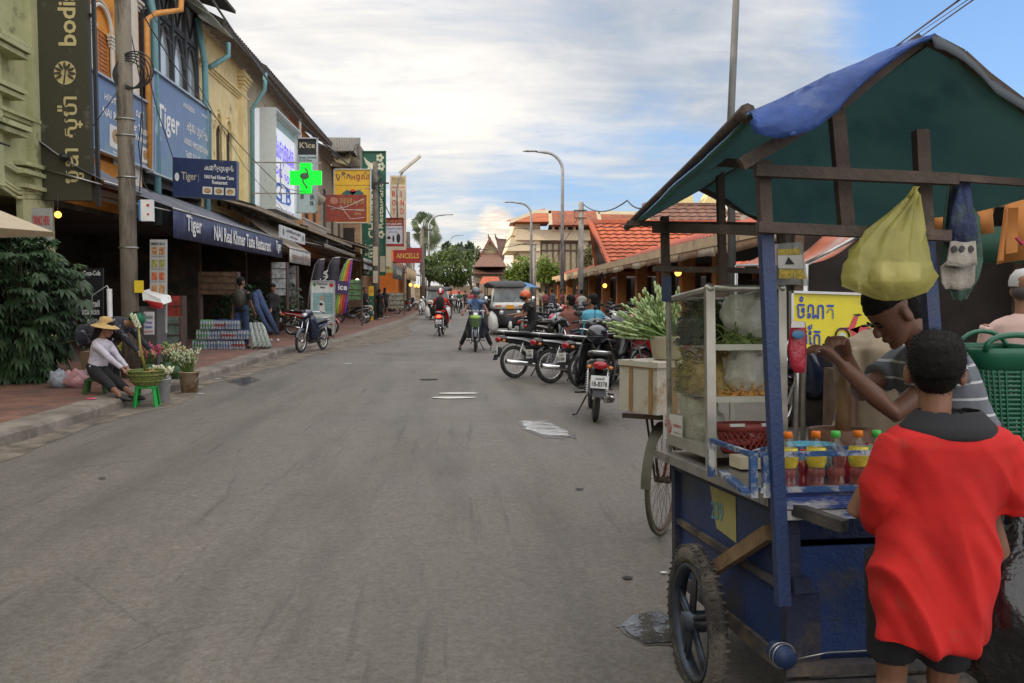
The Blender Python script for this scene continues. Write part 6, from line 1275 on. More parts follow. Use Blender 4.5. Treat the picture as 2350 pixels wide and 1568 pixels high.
b = MB(); b.ell((q.x, q.y - .02, .86), (.15, .12, .07)); o = b.obj('green_bag', mat('bag_lime', (.25, .4, .06), .4)); tag(o, 'lime green bag filling the wire front basket', 'bag')
b2_ = place(m1, 'maroon motorbike with lit tail lamp riding away from us', 1009, 772, -4, RR, 'scooters and bikes coming up the road', lean=0)
for ch in b2_.children:
    if ch.name.startswith('tail_light'): ch.material_slots[0].link = 'OBJECT'; ch.material_slots[0].material = TLIT
t, J = rider(b2_, 'rider in a red jacket with a black backpack riding away', shirt=cloth('jacket_red', (.5, .03, .02)), sleeve='long', pants=CBK, shoes=SHK, helmet=(mat('helmet_red', (.45, .03, .03), .2, coat=.6), 'peak', WHT), group=RG, hair=None)
b = MB(); b.loft([(.10, 1.15, .14, .2), (.2, 1.14, .15, .22), (.28, 1.1, .11, .17)]); b.obj('backpack', CBK, t)
b3_ = place(m1, 'motorbike ridden by the person in green far down the road', 1052, 719, 175, None, 'scooters and bikes coming up the road', .62, lean=0)
rider(b3_, 'rider in a green shirt and red helmet far down the road', shirt=cloth('shirt_green', (.01, .13, .08)), pants=CBK, helmet=(mat('helmet_red', (.45, .03, .03), .2), 'peak'), group=RG, vox=.025)
b4_ = place(m1, 'motorbike of the pair in white far down the road', 1042, 713, 178, None, 'scooters and bikes coming up the road', .62, lean=0)
rider(b4_, 'rider in a white shirt left of the green one', shirt=cloth('shirt_white', (.6, .62, .66)), pants=CBK, group=RG, vox=.025)
rider(b4_, 'passenger in pale blue behind the rider in white', shirt=cloth('shirt_pale', (.4, .5, .6)), pants=DEN, group=RG, vox=.025, back=.55)
b5_ = place(m1, 'motorbike with the rider in pink behind the rider in blue', 1078, 722, 170, None, 'scooters and bikes coming up the road', .62, lean=0)
rider(b5_, 'rider in a pink jacket partly hidden by the rider in blue', shirt=cloth('jacket_pink', (.55, .08, .1)), pants=CBK, helmet=(mat('helmet_pinkwhite', (.6, .3, .3), .2), 'peak'), group=RG, vox=.025)
# person with the orange helmet on the parked bikes
q = G(1215, 816); human('person in a black shirt and orange helmet leaning over the parked bikes', (q.x + .12, q.y, 0), face=-70, hip=(0, 0, .82), lean=24, hands=((-.1, -.55, .98), (.15, -.5, .95)), feet=((-.2, -.05, .09), (.2, -.2, .09)), shirt=CBK, pants=CBK, shoes=SHK, helmet=(mat('helmet_orange', (.62, .1, .02), .3, coat=.4), 'visor'), nod=12, hair=None, vox=.014)
for px_, py_, Y_, r_, m_, lb in ((1272, 731, 19.5, .14, mat('helmet_pink', (.65, .12, .2), .3, coat=.3), 'round pink helmet resting on a parked motorbike'), (1370, 768, 10.6, .14, mat('helmet_navy', (.015, .018, .03), .15, coat=.8), 'dark navy helmet on the seat of the black motorbike'), (1425, 745, 10.4, .15, PNT, 'black open helmet with clear visor on the handlebar'), (1465, 775, 10.8, .12, mat('helmet_darkred', (.3, .015, .02), .2, coat=.5), 'dark red helmet beside the red motorbike')):
    q = P(px_, py_, Y_); b = MB(); b.ell((0, 0, 0), (r_ * .92, r_ * 1.05, r_ * .85), seg=18, rg=10); t = thing('helmet', lb, 'helmet', q); b.obj('shell', m_, t); b = MB(); b.tube([(-r_ * .9, -.02, -r_ * .3), (-r_ * .5, -r_, -r_ * .15), (r_ * .5, -r_, -r_ * .15), (r_ * .9, -.02, -r_ * .3)], .012, 6); b.obj('rim', BLK, t)
q = P(1255, 706, 17.5)
# standing / walking people
def stand(label, px, py, z=0., **k): g_ = G(px, py, z); return human(label, (g_.x, g_.y, z), **k)
stand('man in black t-shirt with dark backpack and jeans seen from behind', 556, 800, .13, face=165, shirt=CBK, pants=DEN, shoes=SHB, hands=((-.24, -.18, .85), (.27, -.05, .8)), feet=((-.12, 0, .08), (.12, .1, .08)), vox=.014, hgt=1.72, yaw=-20)
q = G(556, 800, .13); b = MB(); b.loft([(-.08, .0, .14, .2), (.02, .0, .15, .22), (.1, -.02, .11, .17)], M=Matrix.Rotation(R(-15), 3, 'Z'), c=(q.x, q.y - .2, 1.35)); o = b.obj('backpack', mat('backpack_olive', (.05, .045, .03), .7, var=.5, scale=10)); tag(o, 'dark camouflage backpack on the back of the man in jeans', 'backpack')
stand('woman in a black top and cropped trousers looking down on the pavement', 628, 783, .13, face=20, shirt=CBK, sleeve='long', pants=CBK, plen=.75, shoes=SHW, hair='long', hands=((-.1, -.25, .95), (.18, -.2, .88)), vox=.014, hgt=1.6, nod=22, feet=((-.08, .05, .08), (.1, -.05, .08)))
b = MB(); q = P(588, 695, 21.5); b.tube([P(590, 668, 21.5), P(603, 700, 21.4), P(622, 735, 21.3), P(638, 766, 21.3)], [.08, .085, .06, .05], 8); b.tube([P(584, 672, 21.4), P(590, 705, 21.3), P(606, 738, 21.2), P(622, 762, 21.2)], [.06, .075, .055, .045], 8); o = b.obj('hanging_jeans', DEN); tag(o, 'blue jeans and jacket carried slantwise between the man and the woman', 'clothes')
stand('woman in black walking away with a white bag strap', 872, 733, .05, face=150, shirt=CBK, pants=CBK, skirt=.5, shoes=SHW, group='people walking beyond the second pole', vox=.022, hgt=1.6)
stand('tall person in black shorts beside the second pole', 884, 729, .05, face=160, shirt=cloth('cloth_charcoal', (.03, .03, .03)), pants=CBK, plen=.3, shoes=SHW, group='people walking beyond the second pole', vox=.022, hair='long')
stand('person in dark clothes reading beside the yellow and green banner', 838, 738, .05, face=40, shirt=CBK, sleeve='long', pants=CBK, shoes=SHK, hands=((-.1, -.3, 1.05), (.1, -.3, 1.05)), vox=.022)
front_sign('green_banner', 'standing yellow and green banner left of the second pole', 'banner', 846, 655, 858, 742, 46, .04, GB, [('r', .02, .72, .96, .26, YEL), ('e', .5, .4, .7, .16, FLW), ('r', .1, .04, .8, .14, YEL), ('t', 'ស្ប៉ា', .2, .8, .6, .1, TEXTR)])
g_ = P(1309, 700, 16.8); human('man in a faded brown red shirt sitting with his back to us', (g_.x, g_.y, 0), face=172, hip=(0, 0, .68), shirt=cloth('shirt_brick', (.2, .075, .055)), sleeve='short', pants=DEN, shoes=SHK, feet=((-.15, -.35, .2), (.15, -.35, .2)), hands=((-.2, -.3, .9), (.2, -.3, .9)), vox=.014, yaw=35, fat=1.15)
g_ = P(1360, 700, 16.4); human('man in a turquoise shirt sitting with his back to us', (g_.x, g_.y, 0), face=182, hip=(0, 0, .70), shirt=cloth('shirt_turquoise', (.10, .36, .50)), sleeve='long', pants=CBK, shoes=SHK, feet=((-.15, -.35, .2), (.15, -.35, .2)), hands=((-.2, -.3, .9), (.25, -.2, .75)), vox=.014, yaw=30, fat=1.15)
for k_, (px_, py_, c_, lb, f_) in enumerate(((1335, 752, (.4, .38, .36), 'person in a grey top between the two seated men', 150), (1290, 738, (.2, .05, .06), 'person in a dark red top near the market pillars', 60), (1268, 733, (.07, .08, .12), 'person in a navy shirt standing by the market', 120), (1252, 728, (.3, .08, .08), 'person in red at the far end of the motorbike row', 200), (1325, 742, (.45, .05, .05), 'shopper in a bright red shirt under the eave', 20), (1240, 722, (.4, .35, .3), 'distant shopper in beige beside the market', 90), (1105, 712, (.3, .3, .33), 'distant pedestrian in grey near the three wheeled taxi', 0), (1068, 708, (.05, .05, .06), 'distant pedestrian in black at the end of the road', 180))):
    stand(lb, px_, py_, .0, face=f_, shirt=cloth('shirt_far%d' % k_, c_), pants=(DEN, CBK)[k_ % 2], hgt=1.6 + .03 * (k_ % 3), vox=.024, group='people near the market', shoes=SHK)
# ---------------------------------------------------------------- three wheeled taxis
def taxi(label, loc, rz, sc=1., lit=False):
    t = thing('auto_rickshaw', label, 'three wheeler', loc, rz, 'three wheeled taxis', sc=sc); W_ = BWHT   # faces -y
    b = MB(); b.loft([(-1.25, .48, .1, .1), (-1.2, .55, .3, .25), (-1.05, .62, .5, .34), (-.7, .66, .6, .36)], seg=20, e=3.2); b.obj('nose', mat('nose_black', (.02, .02, .022), .45), t)
    b = MB(); b.loft([(-1.17, .955, .45, .05), (-1.13, .955, .57, .105), (-.8, .96, .63, .11)], seg=16, e=4); b.obj('front_panel', W_, t)
    for s_ in (-1, 1):
        b = MB(); b.ell((s_ * .28, -1.17, .74), (.085, .05, .085)); b.obj('headlight', HDL, t); b = MB(); b.box((s_ * .38, -1.17, .96), (.2, .04, .05)); b.obj('indicator', ORNG, t)
        b = MB(); b.loft([(-1.16, .40, .10, .18), (-1.05, .42, .17, .30), (-.85, .44, .18, .36), (-.5, .44, .14, .34)], c=(s_ * .52, 0, 0)); b.obj('side_panel', W_, t)
        b = MB(); b.tube([(s_ * .6, -1.08, 1.02), (s_ * .54, -.95, 1.45), (s_ * .46, -.88, 1.56)], .035, 8); b.obj('windscreen_post', W_, t)
        b = MB(); b.tube([(s_ * .58, -1.05, 1.15), (s_ * .75, -1.1, 1.18)], .01, 5); b.ell((s_ * .78, -1.1, 1.18), (.07, .02, .1)); b.obj('mirror', CHR, t)
        b = MB(); b.torus((s_ * .55, .75, .23), .17, .05); b.obj('rear_wheel', RUB, t)
        b = MB(); b.tube([(s_ * .62, .3, .9), (s_ * .6, .3, 1.6)], .02, 6); b.tube([(s_ * .62, 1.1, .5), (s_ * .6, 1.1, 1.6)], .02, 6); b.obj('roof_post', BLK, t)
    b = MB(); b.torus((0, -1.05, .21), .16, .045); b.obj('front_wheel', RUB, t)
    b = MB(); b.loft([(-1.3, .3, .04, .14), (-1.1, .42, .1, .14), (-.9, .4, .1, .1)]); b.obj('mudguard', W_, t)
    b = MB(); b.quad((-.54, -1.06, 1.06), (.54, -1.06, 1.06), (.46, -.93, 1.52), (-.46, -.93, 1.52)); b.obj('windscreen', mat('screen_dark', (.13, .15, .15), .05, var=.6, scale=2), t)
    b = MB(); b.tube([(-.5, -.92, 1.53), (.5, -.92, 1.53)], .04, 8); b.tube([(-.56, -1.08, 1.05), (.56, -1.08, 1.05)], .03, 8); b.obj('windscreen_frame', W_, t)
    b = MB(); b.tube([(.05, -1.09, 1.05), (.2, -1.04, 1.25)], .007, 4); b.obj('wiper', BLK, t)
    b = MB(); b.loft([(-1.0, 1.57, .5, .04), (-.85, 1.64, .6, .08), (0, 1.7, .66, .1), (1.1, 1.66, .66, .1), (1.25, 1.6, .6, .06)], e=3); b.obj('canopy', mat('canopy_black', (.03, .03, .032), .6, var=.3), t)
    b = MB(); b.loft([(-.5, .4, .6, .2), (.2, .45, .64, .28), (1.2, .5, .64, .3)], e=4); b.b2((-.6, .9, .5), (.6, 1.1, 1.3)); b.obj('cabin', mat('cabin_dark', (.04, .04, .045), .5), t)
    b = MB(); b.box((0, -1.19, .93), (.26, .02, .13)); b.obj('number_plate', mat('plate_orange', (.7, .32, .02), .4), t)
    return t
q = G(1165, 770); t = taxi('black and white three wheeled taxi facing us on the right of the road', (q.x, q.y + 1.3, 0), R(4), 1.06)
q = G(1007, 735); taxi('second three wheeled taxi further away behind the red rider', (q.x, q.y + 1.2, 0), R(-4), 1.0)
g_ = G(1150, 772); 
for lb, x, y, Y, r_, c_ in (('orange parasol over a far cart', 1012, 660, 60, .9, (.6, .22, .06)), ('red parasol beside the orange one', 1043, 666, 66, .9, (.5, .1, .05)), ('blue tarpaulin parasol behind the near taxi', 1192, 646, 45, 1.0, (.1, .25, .5))):
    q = P(x, y, Y); t = thing('parasol', lb, 'parasol', (q.x, q.y, 0), group='parasols down the road'); b = MB(); b.tube([(0, 0, 0), (0, 0, q.z)], .03, 6); b.obj('pole', STL, t); b = MB(); b.lathe([(r_, q.z - .3), (r_ * .5, q.z - .1), (.02, q.z + .02)], seg=8, cap=False); b.obj('canopy', mat('parasol_' + str(int(x)), c_, .7, trans=.2), t)
# ---------------------------------------------------------------- the food cart
CRz = Euler((R(-3.9), 0, R(3.2))).to_matrix(); K0 = P(1765, 1140, 2.7) - CRz @ V((0, 0, .875))
cart = thing('food_cart', 'blue wooden street food cart with tarpaulin canopy and two motorbike wheels', 'food cart', K0, R(3.2), rx=R(-3.9))
CM = MW[cart.name]; CI = CM.inverted(); CI3 = CI.to_3x3()
def CL(px, py, ax, val): o = CI @ C0; d = CI3 @ ray(px, py); return o + d * ((val - o[ax]) / d[ax])
def CW(v): return CM @ V(v)
CBL = mat('cart_blue', (.010, .034, .135), .5, var=.3, scale=3, bump=.25, bscale=60, dirt=(.045, .05, .06), damt=.3, dscale=2.2)
CBP = mat('cart_post_blue', (.016, .036, .11), .5, var=.2, scale=4, bump=.2, bscale=80, dirt=(.04, .05, .08), damt=.15, dscale=5)
PEEL = mat('peeling_blue_white', (.55, .55, .52), .6, var=.1, bump=.3, bscale=60, dirt=(.02, .05, .22), damt=.55, dscale=6, stretch=(.4, 1, 1.6)); PEB = mat('peeling_blue', (.02, .07, .2), .6, var=.2, bump=.3, bscale=60, dirt=(.5, .5, .47), damt=.32, dscale=9)
SST = mat('counter_steel', (.38, .37, .35), .38, .9, var=.25, scale=6, dirt=(.12, .09, .06), damt=.2, dscale=4)
Lc = CL(1515, 1035, 2, .875).y; Wc = .63; zb = CL(1800, 1520, 1, .05).z
b = MB(); b.b2((0, .0, .850), (Wc, Lc, .875)); b.b2((-.004, .0, .843), (.014, Lc + .004, .880)); b.obj('counter', SST, cart)
b = MB(); b.b2((.02, -.012, .835), (Wc, .0, .874)); b.b2((.02, -.006, .80), (Wc, .012, .83)); b.obj('counter_edge', PEEL, cart)
b = MB(); b.b2((.085, .06, zb), (.10, Lc - .05, .84)); b.obj('side_panel', CBL, cart)
b = MB(); b.b2((.10, .06, zb), (Wc - .03, .075, .70)); b.obj('front_panel', CBL, cart)
b = MB(); b.b2((Wc - .045, .06, zb), (Wc - .03, Lc - .05, .84)); b.b2((.1, Lc - .065, zb), (Wc - .03, Lc - .05, .84)); b.b2((.1, .06, zb), (Wc - .04, Lc - .06, zb + .015)); b.b2((.1, .16, .70), (Wc - .04, .17, .84)); b.obj('back_panel', CBL, cart)
DKB = mat('cart_dark_board', (.012, .018, .05), .65, var=.4, scale=5, bump=.3, bscale=50, dirt=(.06, .05, .045), damt=.35)
b = MB(); b.b2((.065, .03, zb - .03), (.115, .07, .85)); b.b2((.06, Lc - .09, zb), (.09, Lc - .04, .84)); b.b2((.06, .07, .80), (.088, Lc - .05, .845)); b.obj('corner_board', DKB, cart)
b = MB(); z0_ = CL(1766, 1330, 0, .07).z; b.b2((.066, .07, z0_ - .012), (.088, Lc - .05, z0_ + .012)); b.b2((.07, .05, zb - .05), (.11, Lc - .03, zb + .005)); b.b2((.05, .0, zb - .03), (Wc - .03, .05, zb + .0)); b.b2((.05, -.02, zb - .075), (Wc + .02, .02, zb - .045)); b.obj('batten', mat('worn_batten', (.05, .045, .05), .8, var=.5, scale=8, dirt=(.16, .12, .08), damt=.35), cart)
q = CL(1805, 1512, 1, -.02); b = MB(); b.tube([q + V((0, .08, 0)), q], .034, 14); b.obj('beam_end', CBP, cart)
b = MB(); b.torus(q + V((0, .02, 0)), .038, .002, Matrix.Rotation(pi / 2 + .1, 3, 'Z'), 20, 4); b.torus(q + V((0, .03, 0)), .041, .002, Matrix.Rotation(pi / 2 - .15, 3, 'Z'), 20, 4); b.tube([q + V((.03, -.01, .0)), q + V((.12, -.02, .02)), q + V((.3, -.02, .02)), q + V((.42, -.02, .0))], .003, 4); b.obj('wire', STL, cart)
yp = [CL(1628, 1108, 0, .083), CL(1688, 1126, 0, .083), CL(1690, 1247, 0, .083), CL(1644, 1212, 0, .083)]
b = MB(); b.poly([p for p in yp[::-1]]); pz = b.obj('yellow_patch', mat('patch_yellow', (.42, .38, .15), .6, var=.15, dirt=(.25, .23, .12), damt=.2), cart)
b = MB(); o_ = CL(1632, 1190, 0, .081); b.text('239', o_, CL(1660, 1200, 0, .081) - o_, (0, 0, 1), .14, .075); b.v = [V((.081, v.y, v.z)) for v in b.v]; b.obj('lettering', mat('patch_blue', (.12, .33, .42), .6), pz)
b = MB(); b.bar(CL(1640, 1305, 0, .035), CL(1766, 1222, 0, .055), .03, .05); b.obj('brace', mat('raw_plank', (.22, .14, .075), .8, var=.35, scale=9, bump=.3, bscale=50, dirt=(.1, .06, .03), damt=.2), cart)
b = MB(); b.bar(CL(1806, 1162, 1, .03), CL(1938, 1208, 1, -.15), .038, .036); b.obj('handle', mat('dark_handle', (.05, .045, .045), .8, var=.5, scale=9, bump=.4, bscale=40, dirt=(.1, .08, .06), damt=.3), cart)
b = MB(); b.box(CL(1836, 1342, 1, .03), (.06, .05, .045)); b.b2((.12, .045, zb - .02), (.185, .062, .55)); b.obj('wood_block', DKB, cart)
# wheels with five cast spokes
TYR = mat('dusty_tyre', (.05, .045, .04), .95, var=.35, scale=14, bump=.7, bscale=90, dirt=(.15, .13, .105), damt=.4, dscale=5)
wc = CI @ P(1597, 1427, 3.25)
for i, x_ in enumerate((wc.x, Wc + .12)):
    c = V((x_, wc.y, wc.z)); b = MB(); b.torus(c, .252, .038, seg=48, rs=10, w=.033)
    for k in range(110): a = 2 * pi * k / 110; b.box(c + V((.018 * (-1) ** k, .2875 * cos(a), .2875 * sin(a))), (.022, .009, .003), M=Matrix.Rotation(a - pi / 2, 3, 'X'))
    w_ = b.obj('wheel', TYR, cart); b = MB(); b.torus(c, .212, .012, seg=40, rs=6, w=.03); b.tube([c - V((.05, 0, 0)), c + V((.05, 0, 0))], .04, 14)
    for k in range(5):
        for s_ in (-.13, .13): a = 2 * pi * k / 5 + .3; b.tube([c + V((-.012, .035 * cos(a + s_ * 2), .035 * sin(a + s_ * 2))), c + V((0, .21 * cos(a + s_ * .6), .21 * sin(a + s_ * .6)))], [.012, .008], 6)
    b.obj('rim', mat('rim_blue_grey', (.045, .06, .09), .5, .3, var=.5, scale=12, dirt=(.05, .05, .05), damt=.4, dscale=8), w_)
b = MB(); b.tube([(wc.x - .04, wc.y, wc.z), (Wc + .16, wc.y, wc.z)], .016, 8); b.box((.12, wc.y, (wc.z + zb) / 2 + .05), (.04, .06, abs(zb - wc.z) + .1)); b.box((Wc - .05, wc.y, (wc.z + zb) / 2 + .05), (.04, .06, abs(zb - wc.z) + .1)); b.obj('axle', RST, cart)
b = MB(); b.bar((.15, .12, .0 + .012), (.15, .12, zb), .04, .04, up=(0, 1, 0)); b.bar((Wc - .1, .12, .012), (Wc - .1, .12, zb), .04, .04, up=(0, 1, 0)); b.obj('prop_leg', WOOD, cart)
# canopy frame
yn, yf = .0, 1.18
def bar_(name, pts, w_, h_, m, up=(0, 1, 0)):
    b = MB()
    for p0, p1 in zip(pts, pts[1:]): b.bar(CL(p0[0], p0[1], 1, p0[2]), CL(p1[0], p1[1], 1, p1[2]), w_, h_, up=up)
    return b.obj(name, m, cart)
WD = mat('canopy_wood', (.06, .042, .032), .8, var=.4, scale=7, bump=.35, bscale=40, dirt=(.13, .09, .06), damt=.22, dscale=4)
bar_('blue_post', [(1757, 540, -.03), (1797, 1388, -.03)], .040, .035, CBP); bar_('post', [(1750, 372, -.03), (1757, 545, -.03)], .038, .034, WD)
bar_('blue_post', [(2124, 538, yn), (2172, 1230, .02)], .042, .035, CBP); bar_('post', [(2112, 300, yn), (2124, 545, yn)], .044, .034, WD)
bar_('post', [(1918, 240, yn + .02), (1944, 540, yn + .02)], .046, .03, WD)
bar_('post', [(1652, 395, .78), (1659, 655, .78)], .028, .03, WD); bar_('post', [(1525, 498, yf), (1529, 690, yf)], .034, .03, WD); bar_('blue_post', [(1529, 635, yf - .005), (1530, 692, yf - .005)], .036, .032, CBP)
bar_('post', [(1790, 505, yf), (1794, 590, yf)], .03, .03, WD)
bar_('beam', [(1732, 392, -.065), (2195, 412, -.065)], .03, .036, WD, (0, 0, 1)); bar_('beam', [(1738, 522, -.07), (2178, 542, -.07)], .03, .033, WD, (0, 0, 1))
bar_('beam', [(2190, 408, -.06), (2420, 425, .0)], .02, .022, WD, (0, 0, 1))
bar_('beam', [(1440, 513, yf + .0), (1760, 517, yf + .0)], .025, .022, WD, (0, 0, 1)); bar_('beam', [(1498, 525, yf - .05), (1760, 528, yf - .05)], .025, .036, WD, (0, 0, 1)); bar_('beam', [(1500, 617, yf - .04), (1760, 622, yf - .04)], .025, .024, WD, (0, 0, 1))
bar_('beam', [(1757, 530, .0), (1529, 522, yf)], .03, .034, WD, (0, 0, 1)); bar_('beam', [(1630, 372, .6), (1760, 378, .0)], .03, .03, WD, (0, 0, 1))
bar_('rafter', [(1700, 378, -.08), (1788, 327, -.09), (1921, 244, -.10), (2030, 155, -.10), (2112, 92, -.10)], .04, .03, WD); bar_('rafter', [(2132, 90, -.12), (2205, 128, -.12), (2260, 178, -.12), (2350, 246, -.12), (2460, 320, -.12)], .03, .03, WD)
bar_('rafter', [(2115, 100, -.1), (1620, 420, 1.3)], .035, .035, WD); bar_('rafter', [(1444, 520, 1.3), (1605, 432, 1.3), (1760, 512, 1.3), (1990, 520, 1.25)], .022, .02, WD)
b = MB(); p0 = CL(1716, 256, 1, -.12); p1 = CL(1570, 395, 1, .62); p2 = CL(1438, 522, 1, 1.35); b.tube([p0, p0.lerp(p1, .5), p1, p1.lerp(p2, .5), p2], [.026, .02, .018, .018, .016], 8); b.obj('eave_pole', WD, cart)
# tarpaulin
TB = mat('tarp_blue', (.07, .15, .46), .5, var=.3, scale=5, bump=.8, bscale=11, dirt=(.16, .24, .5), damt=.35, dscale=6, trans=.5); TG = mat('tarp_green', (.14, .30, .22), .7, var=.3, scale=3, bump=.6, bscale=9, dirt=(.07, .15, .12), damt=.3, dscale=2, trans=.5)
def crv(pts, n):
    out = []; L_ = [0]
    for a, c in zip(pts, pts[1:]): L_.append(L_[-1] + (V(c) - V(a)).length)
    for k in range(n + 1):
        d = L_[-1] * k / n; i = max(j for j in range(len(pts) - 1) if L_[j] <= d + 1e-9); out.append(V(pts[i]).lerp(V(pts[i + 1]), min(1, (d - L_[i]) / max(1e-9, L_[i + 1] - L_[i]))))
    return out
near = [CL(x, y, 1, -.14) for x, y in ((1716, 262), (1770, 240), (1830, 210), (1900, 176), (1960, 152), (2020, 125), (2080, 100), (2135, 86))]; nearR = [CL(x, y, 1, -.14) for x, y in ((2135, 86), (2160, 92), (2200, 115), (2240, 150), (2275, 190), (2350, 236), (2450, 305), (2540, 372))]
far = [CL(x, y, 1, 1.36) for x, y in ((1438, 520), (1500, 488), (1560, 452), (1600, 432))]; farR = [CL(x, y, 1, 1.36) for x, y in ((1600, 432), (1643, 456), (1690, 484), (1751, 505))]
def cat_(a, nb, c, nd): return crv(a, nb)[:-1] + crv(c, nd)
NR = cat_(near, 16, nearR, 18); FR = cat_(far, 16, farR, 18); g = []
for i in range(19):
    f = i / 18; row = []
    for j, (a, c) in enumerate(zip(NR, FR)):
        u = abs(j - 16) / (16 if j < 16 else 18); v_ = a.lerp(c, f); s_ = (.045 * sin(pi * f) + (0 if j < 16 else .085 * sin(pi * f) * u ** 2) + .02 * sin(pi * f * 3) * u) * (.4 + .6 * sin(pi * min(1, u)) + (.5 if j > 16 else 0) * u)
        v_.z -= s_; v_.z += .008 * noise.noise(V((j * .5, f * 7, 2))); row.append(v_)
    g.append(row)
b = MB(); b.grid(g, th=.002); tp = b.obj('canopy_underside', TG, cart)
b = MB(); b.grid([[p + V((0, 0, .005)) for p in r] for r in g]); b.obj('canopy_tarp', TB, cart)
# blue flap hanging over the near left edge
top = crv([p + V((0, -.004, .004)) for p in near], 20); bot = crv([CL(x, y, 1, -.20) for x, y in ((1722, 282), (1740, 312), (1790, 318), (1845, 306), (1880, 290), (1925, 250), (1975, 195), (2040, 145), (2098, 103), (2130, 92))], 20); g = []
for i in range(9):
    f = i / 8; g.append([a.lerp(c, f) + V((.006 * noise.noise(V((j * .6, f * 3, 8))), .014 * noise.noise(V((j * .9 - f * 5, f * 2.5, 6))) - .028 * sin(pi * f) - .012 * noise.noise(V((j * .35 + f * 4, f * 2, 1))), 0)) for j, (a, c) in enumerate(zip(top, bot))])
b = MB(); b.grid(g, th=.002); b.obj('canopy_flap', TB, cart)
top = crv([p + V((0, .0, .004)) for p in nearR], 20); b = MB(); b.grid([top, [p + V((.0, -.02, -.045)) for p in top]], th=.003); b.obj('canopy_hem', mat('hem_dark', (.03, .04, .05), .7), cart)
# bottle rack
zr = CL(1800, 1043, 1, -.01).z; xs_ = CL(1728, 1040, 1, -.01).x; yb_ = CL(1632, 1010, 2, zr).y
b = MB()
for z_ in (zr, .897): b.bar((xs_ + .02, -.01, z_), (Wc, -.01, z_), .018, .016)
b.bar((xs_, -.01, zr), (CL(1632, 1010, 2, zr).x, yb_, zr), .016, .016); b.bar((xs_ + .1, .14, zr), (Wc - .02, .14, zr), .014, .014); b.bar((xs_, .02, zr), (xs_ + .1, .15, zr), .012, .012)
b.bar((xs_ - .02, -.01, .89), (CL(1632, 1074, 2, .89).x, yb_, .89), .03, .014)
b.obj('rack_rail', PEB, cart)
for x_, y_ in ((xs_, -.01), (xs_ + .04, -.01), (CL(1632, 1010, 2, zr).x, yb_), (Wc - .02, -.01), (xs_ + .12, .14)):
    b = MB(); b.bar((x_, y_, .875), (x_, y_, zr + .006), .022, .022, up=(0, 1, 0)); b.obj('rack_post', PEB, cart)
b = MB(); b.b2((.03, -.004, .876), (Wc, .16, .883)); b.obj('rack_base', PEEL, cart)
# bottles
GB_ = glass('bottle_plastic', (.93, .95, .93), dust=.03, dcol=(.6, .6, .6)); LQ = mat('drink_red', (.3, .02, .03), .2, var=.2); CAPO = mat('cap_orange', (.75, .18, .01), .4); CAPG = mat('cap_green', (.08, .5, .08), .4)
LBY = mat('label_yellow', (.75, .58, .06), .4, var=.25, scale=60, dirt=(.25, .5, .08), damt=.2, dscale=45); LBG = mat('label_green', (.35, .5, .38), .4, var=.4, scale=60)
for px_, capm, lab, lb, yy in ((1808, CAPO, LBY, 'orange capped juice bottle nearest the blue post', .05), (1873, CAPO, LBY, 'second orange capped juice bottle on the cart rack', .055), (1918, CAPG, None, 'clear bottle with bright green cap between two juice bottles', .05), (1970, CAPO, LBY, 'orange capped juice bottle right of the green capped one', .05), (2012, CAPG, LBG, 'green capped bottle with pale label beside the boy', .05), (1843, mat('cap_red', (.5, .03, .02), .4), None, 'red drink bottle standing low behind the first juice bottle', .11), (1770, mat('cap_red', (.5, .03, .02), .4), None, 'short red drink bottle left of the blue post', .11)):
    q = CL(px_, 1050, 1, yy); o_ = CW((q.x, yy, .884)); red = capm.name == 'cap_red'; t = thing('drink_bottle', lb, 'bottle', o_, group='drink bottles in the cart rack', rx=R(-3.9), sc=(1.0 if not red else .66))
    prof = [(.005, .0), (.026, .001), (.030, .01), (.0285, .03), (.023, .055), (.024, .07), (.030, .09), (.031, .115), (.028, .135), (.018, .155), (.0125, .163), (.012, .172)]
    b = MB(); b.lathe(prof, seg=18, cap=False); b.obj('bottle', GB_, t)
    b = MB(); b.lathe([(r_ * .93, z * (.97 if red else .5) + .002) for r_, z in prof[:9]], seg=14); b.obj('drink', LQ if red else mat('drink_pink', (.42, .14, .12), .2, alpha=.42), t)
    b = MB(); b.lathe([(.0148, .168), (.0148, .186), (.013, .189), (0, .189)], seg=16); b.obj('cap', capm, t)
    if lab: b = MB(); b.lathe([(.0255, .074), (.0312, .09), (.0328, .115), (.030, .137)], seg=18, cap=False); b.obj('label', lab, t)
# glass display case
A = CL(1632, 1072, 2, .875); B_ = CL(1519, 1036, 2, .875); xr = CL(1797, 1060, 1, A.y).x; zt = CL(1636, 662, 1, A.y).z; ztf = CL(1517, 688, 1, B_.y).z; zbn = CL(1625, 1050, 1, A.y).z
x0 = A.x; y0 = A.y; y1 = B_.y; dc = thing('display_case', 'glass and aluminium display case full of noodles and vegetables on the cart', 'display case', CW((x0, y0, .875)), R(3.2), rx=R(-3.9))
MW[dc.name] = Matrix.LocRotScale(dc.location, dc.rotation_euler, None); DM = MW[dc.name].inverted() @ CM
def dco(b, name, m, par=dc): b.v = [DM @ v for v in b.v]; return b.obj(name, m, par)
ALC = mat('case_aluminium', (.45, .43, .38), .35, .75, var=.2, scale=8, dirt=(.2, .17, .12), damt=.15)
def zt_(y): return zt + (ztf - zt) * (y - y0) / (y1 - y0)
for x_, y_, r_ in ((x0, y0, .018), (xr, y0, .016), (x0, y1, .010), (xr, y1, .010)): b = MB(); b.bar((x_, y_, .876), (x_, y_, zt_(y_)), r_ * 2, r_ * 1.7, up=(0, 1, 0)); b.ell((x_, y_, zt_(y_)), (r_ * 1.25, r_ * 1.25, r_ * 1.1)); dco(b, 'frame_post', ALC)
b = MB()
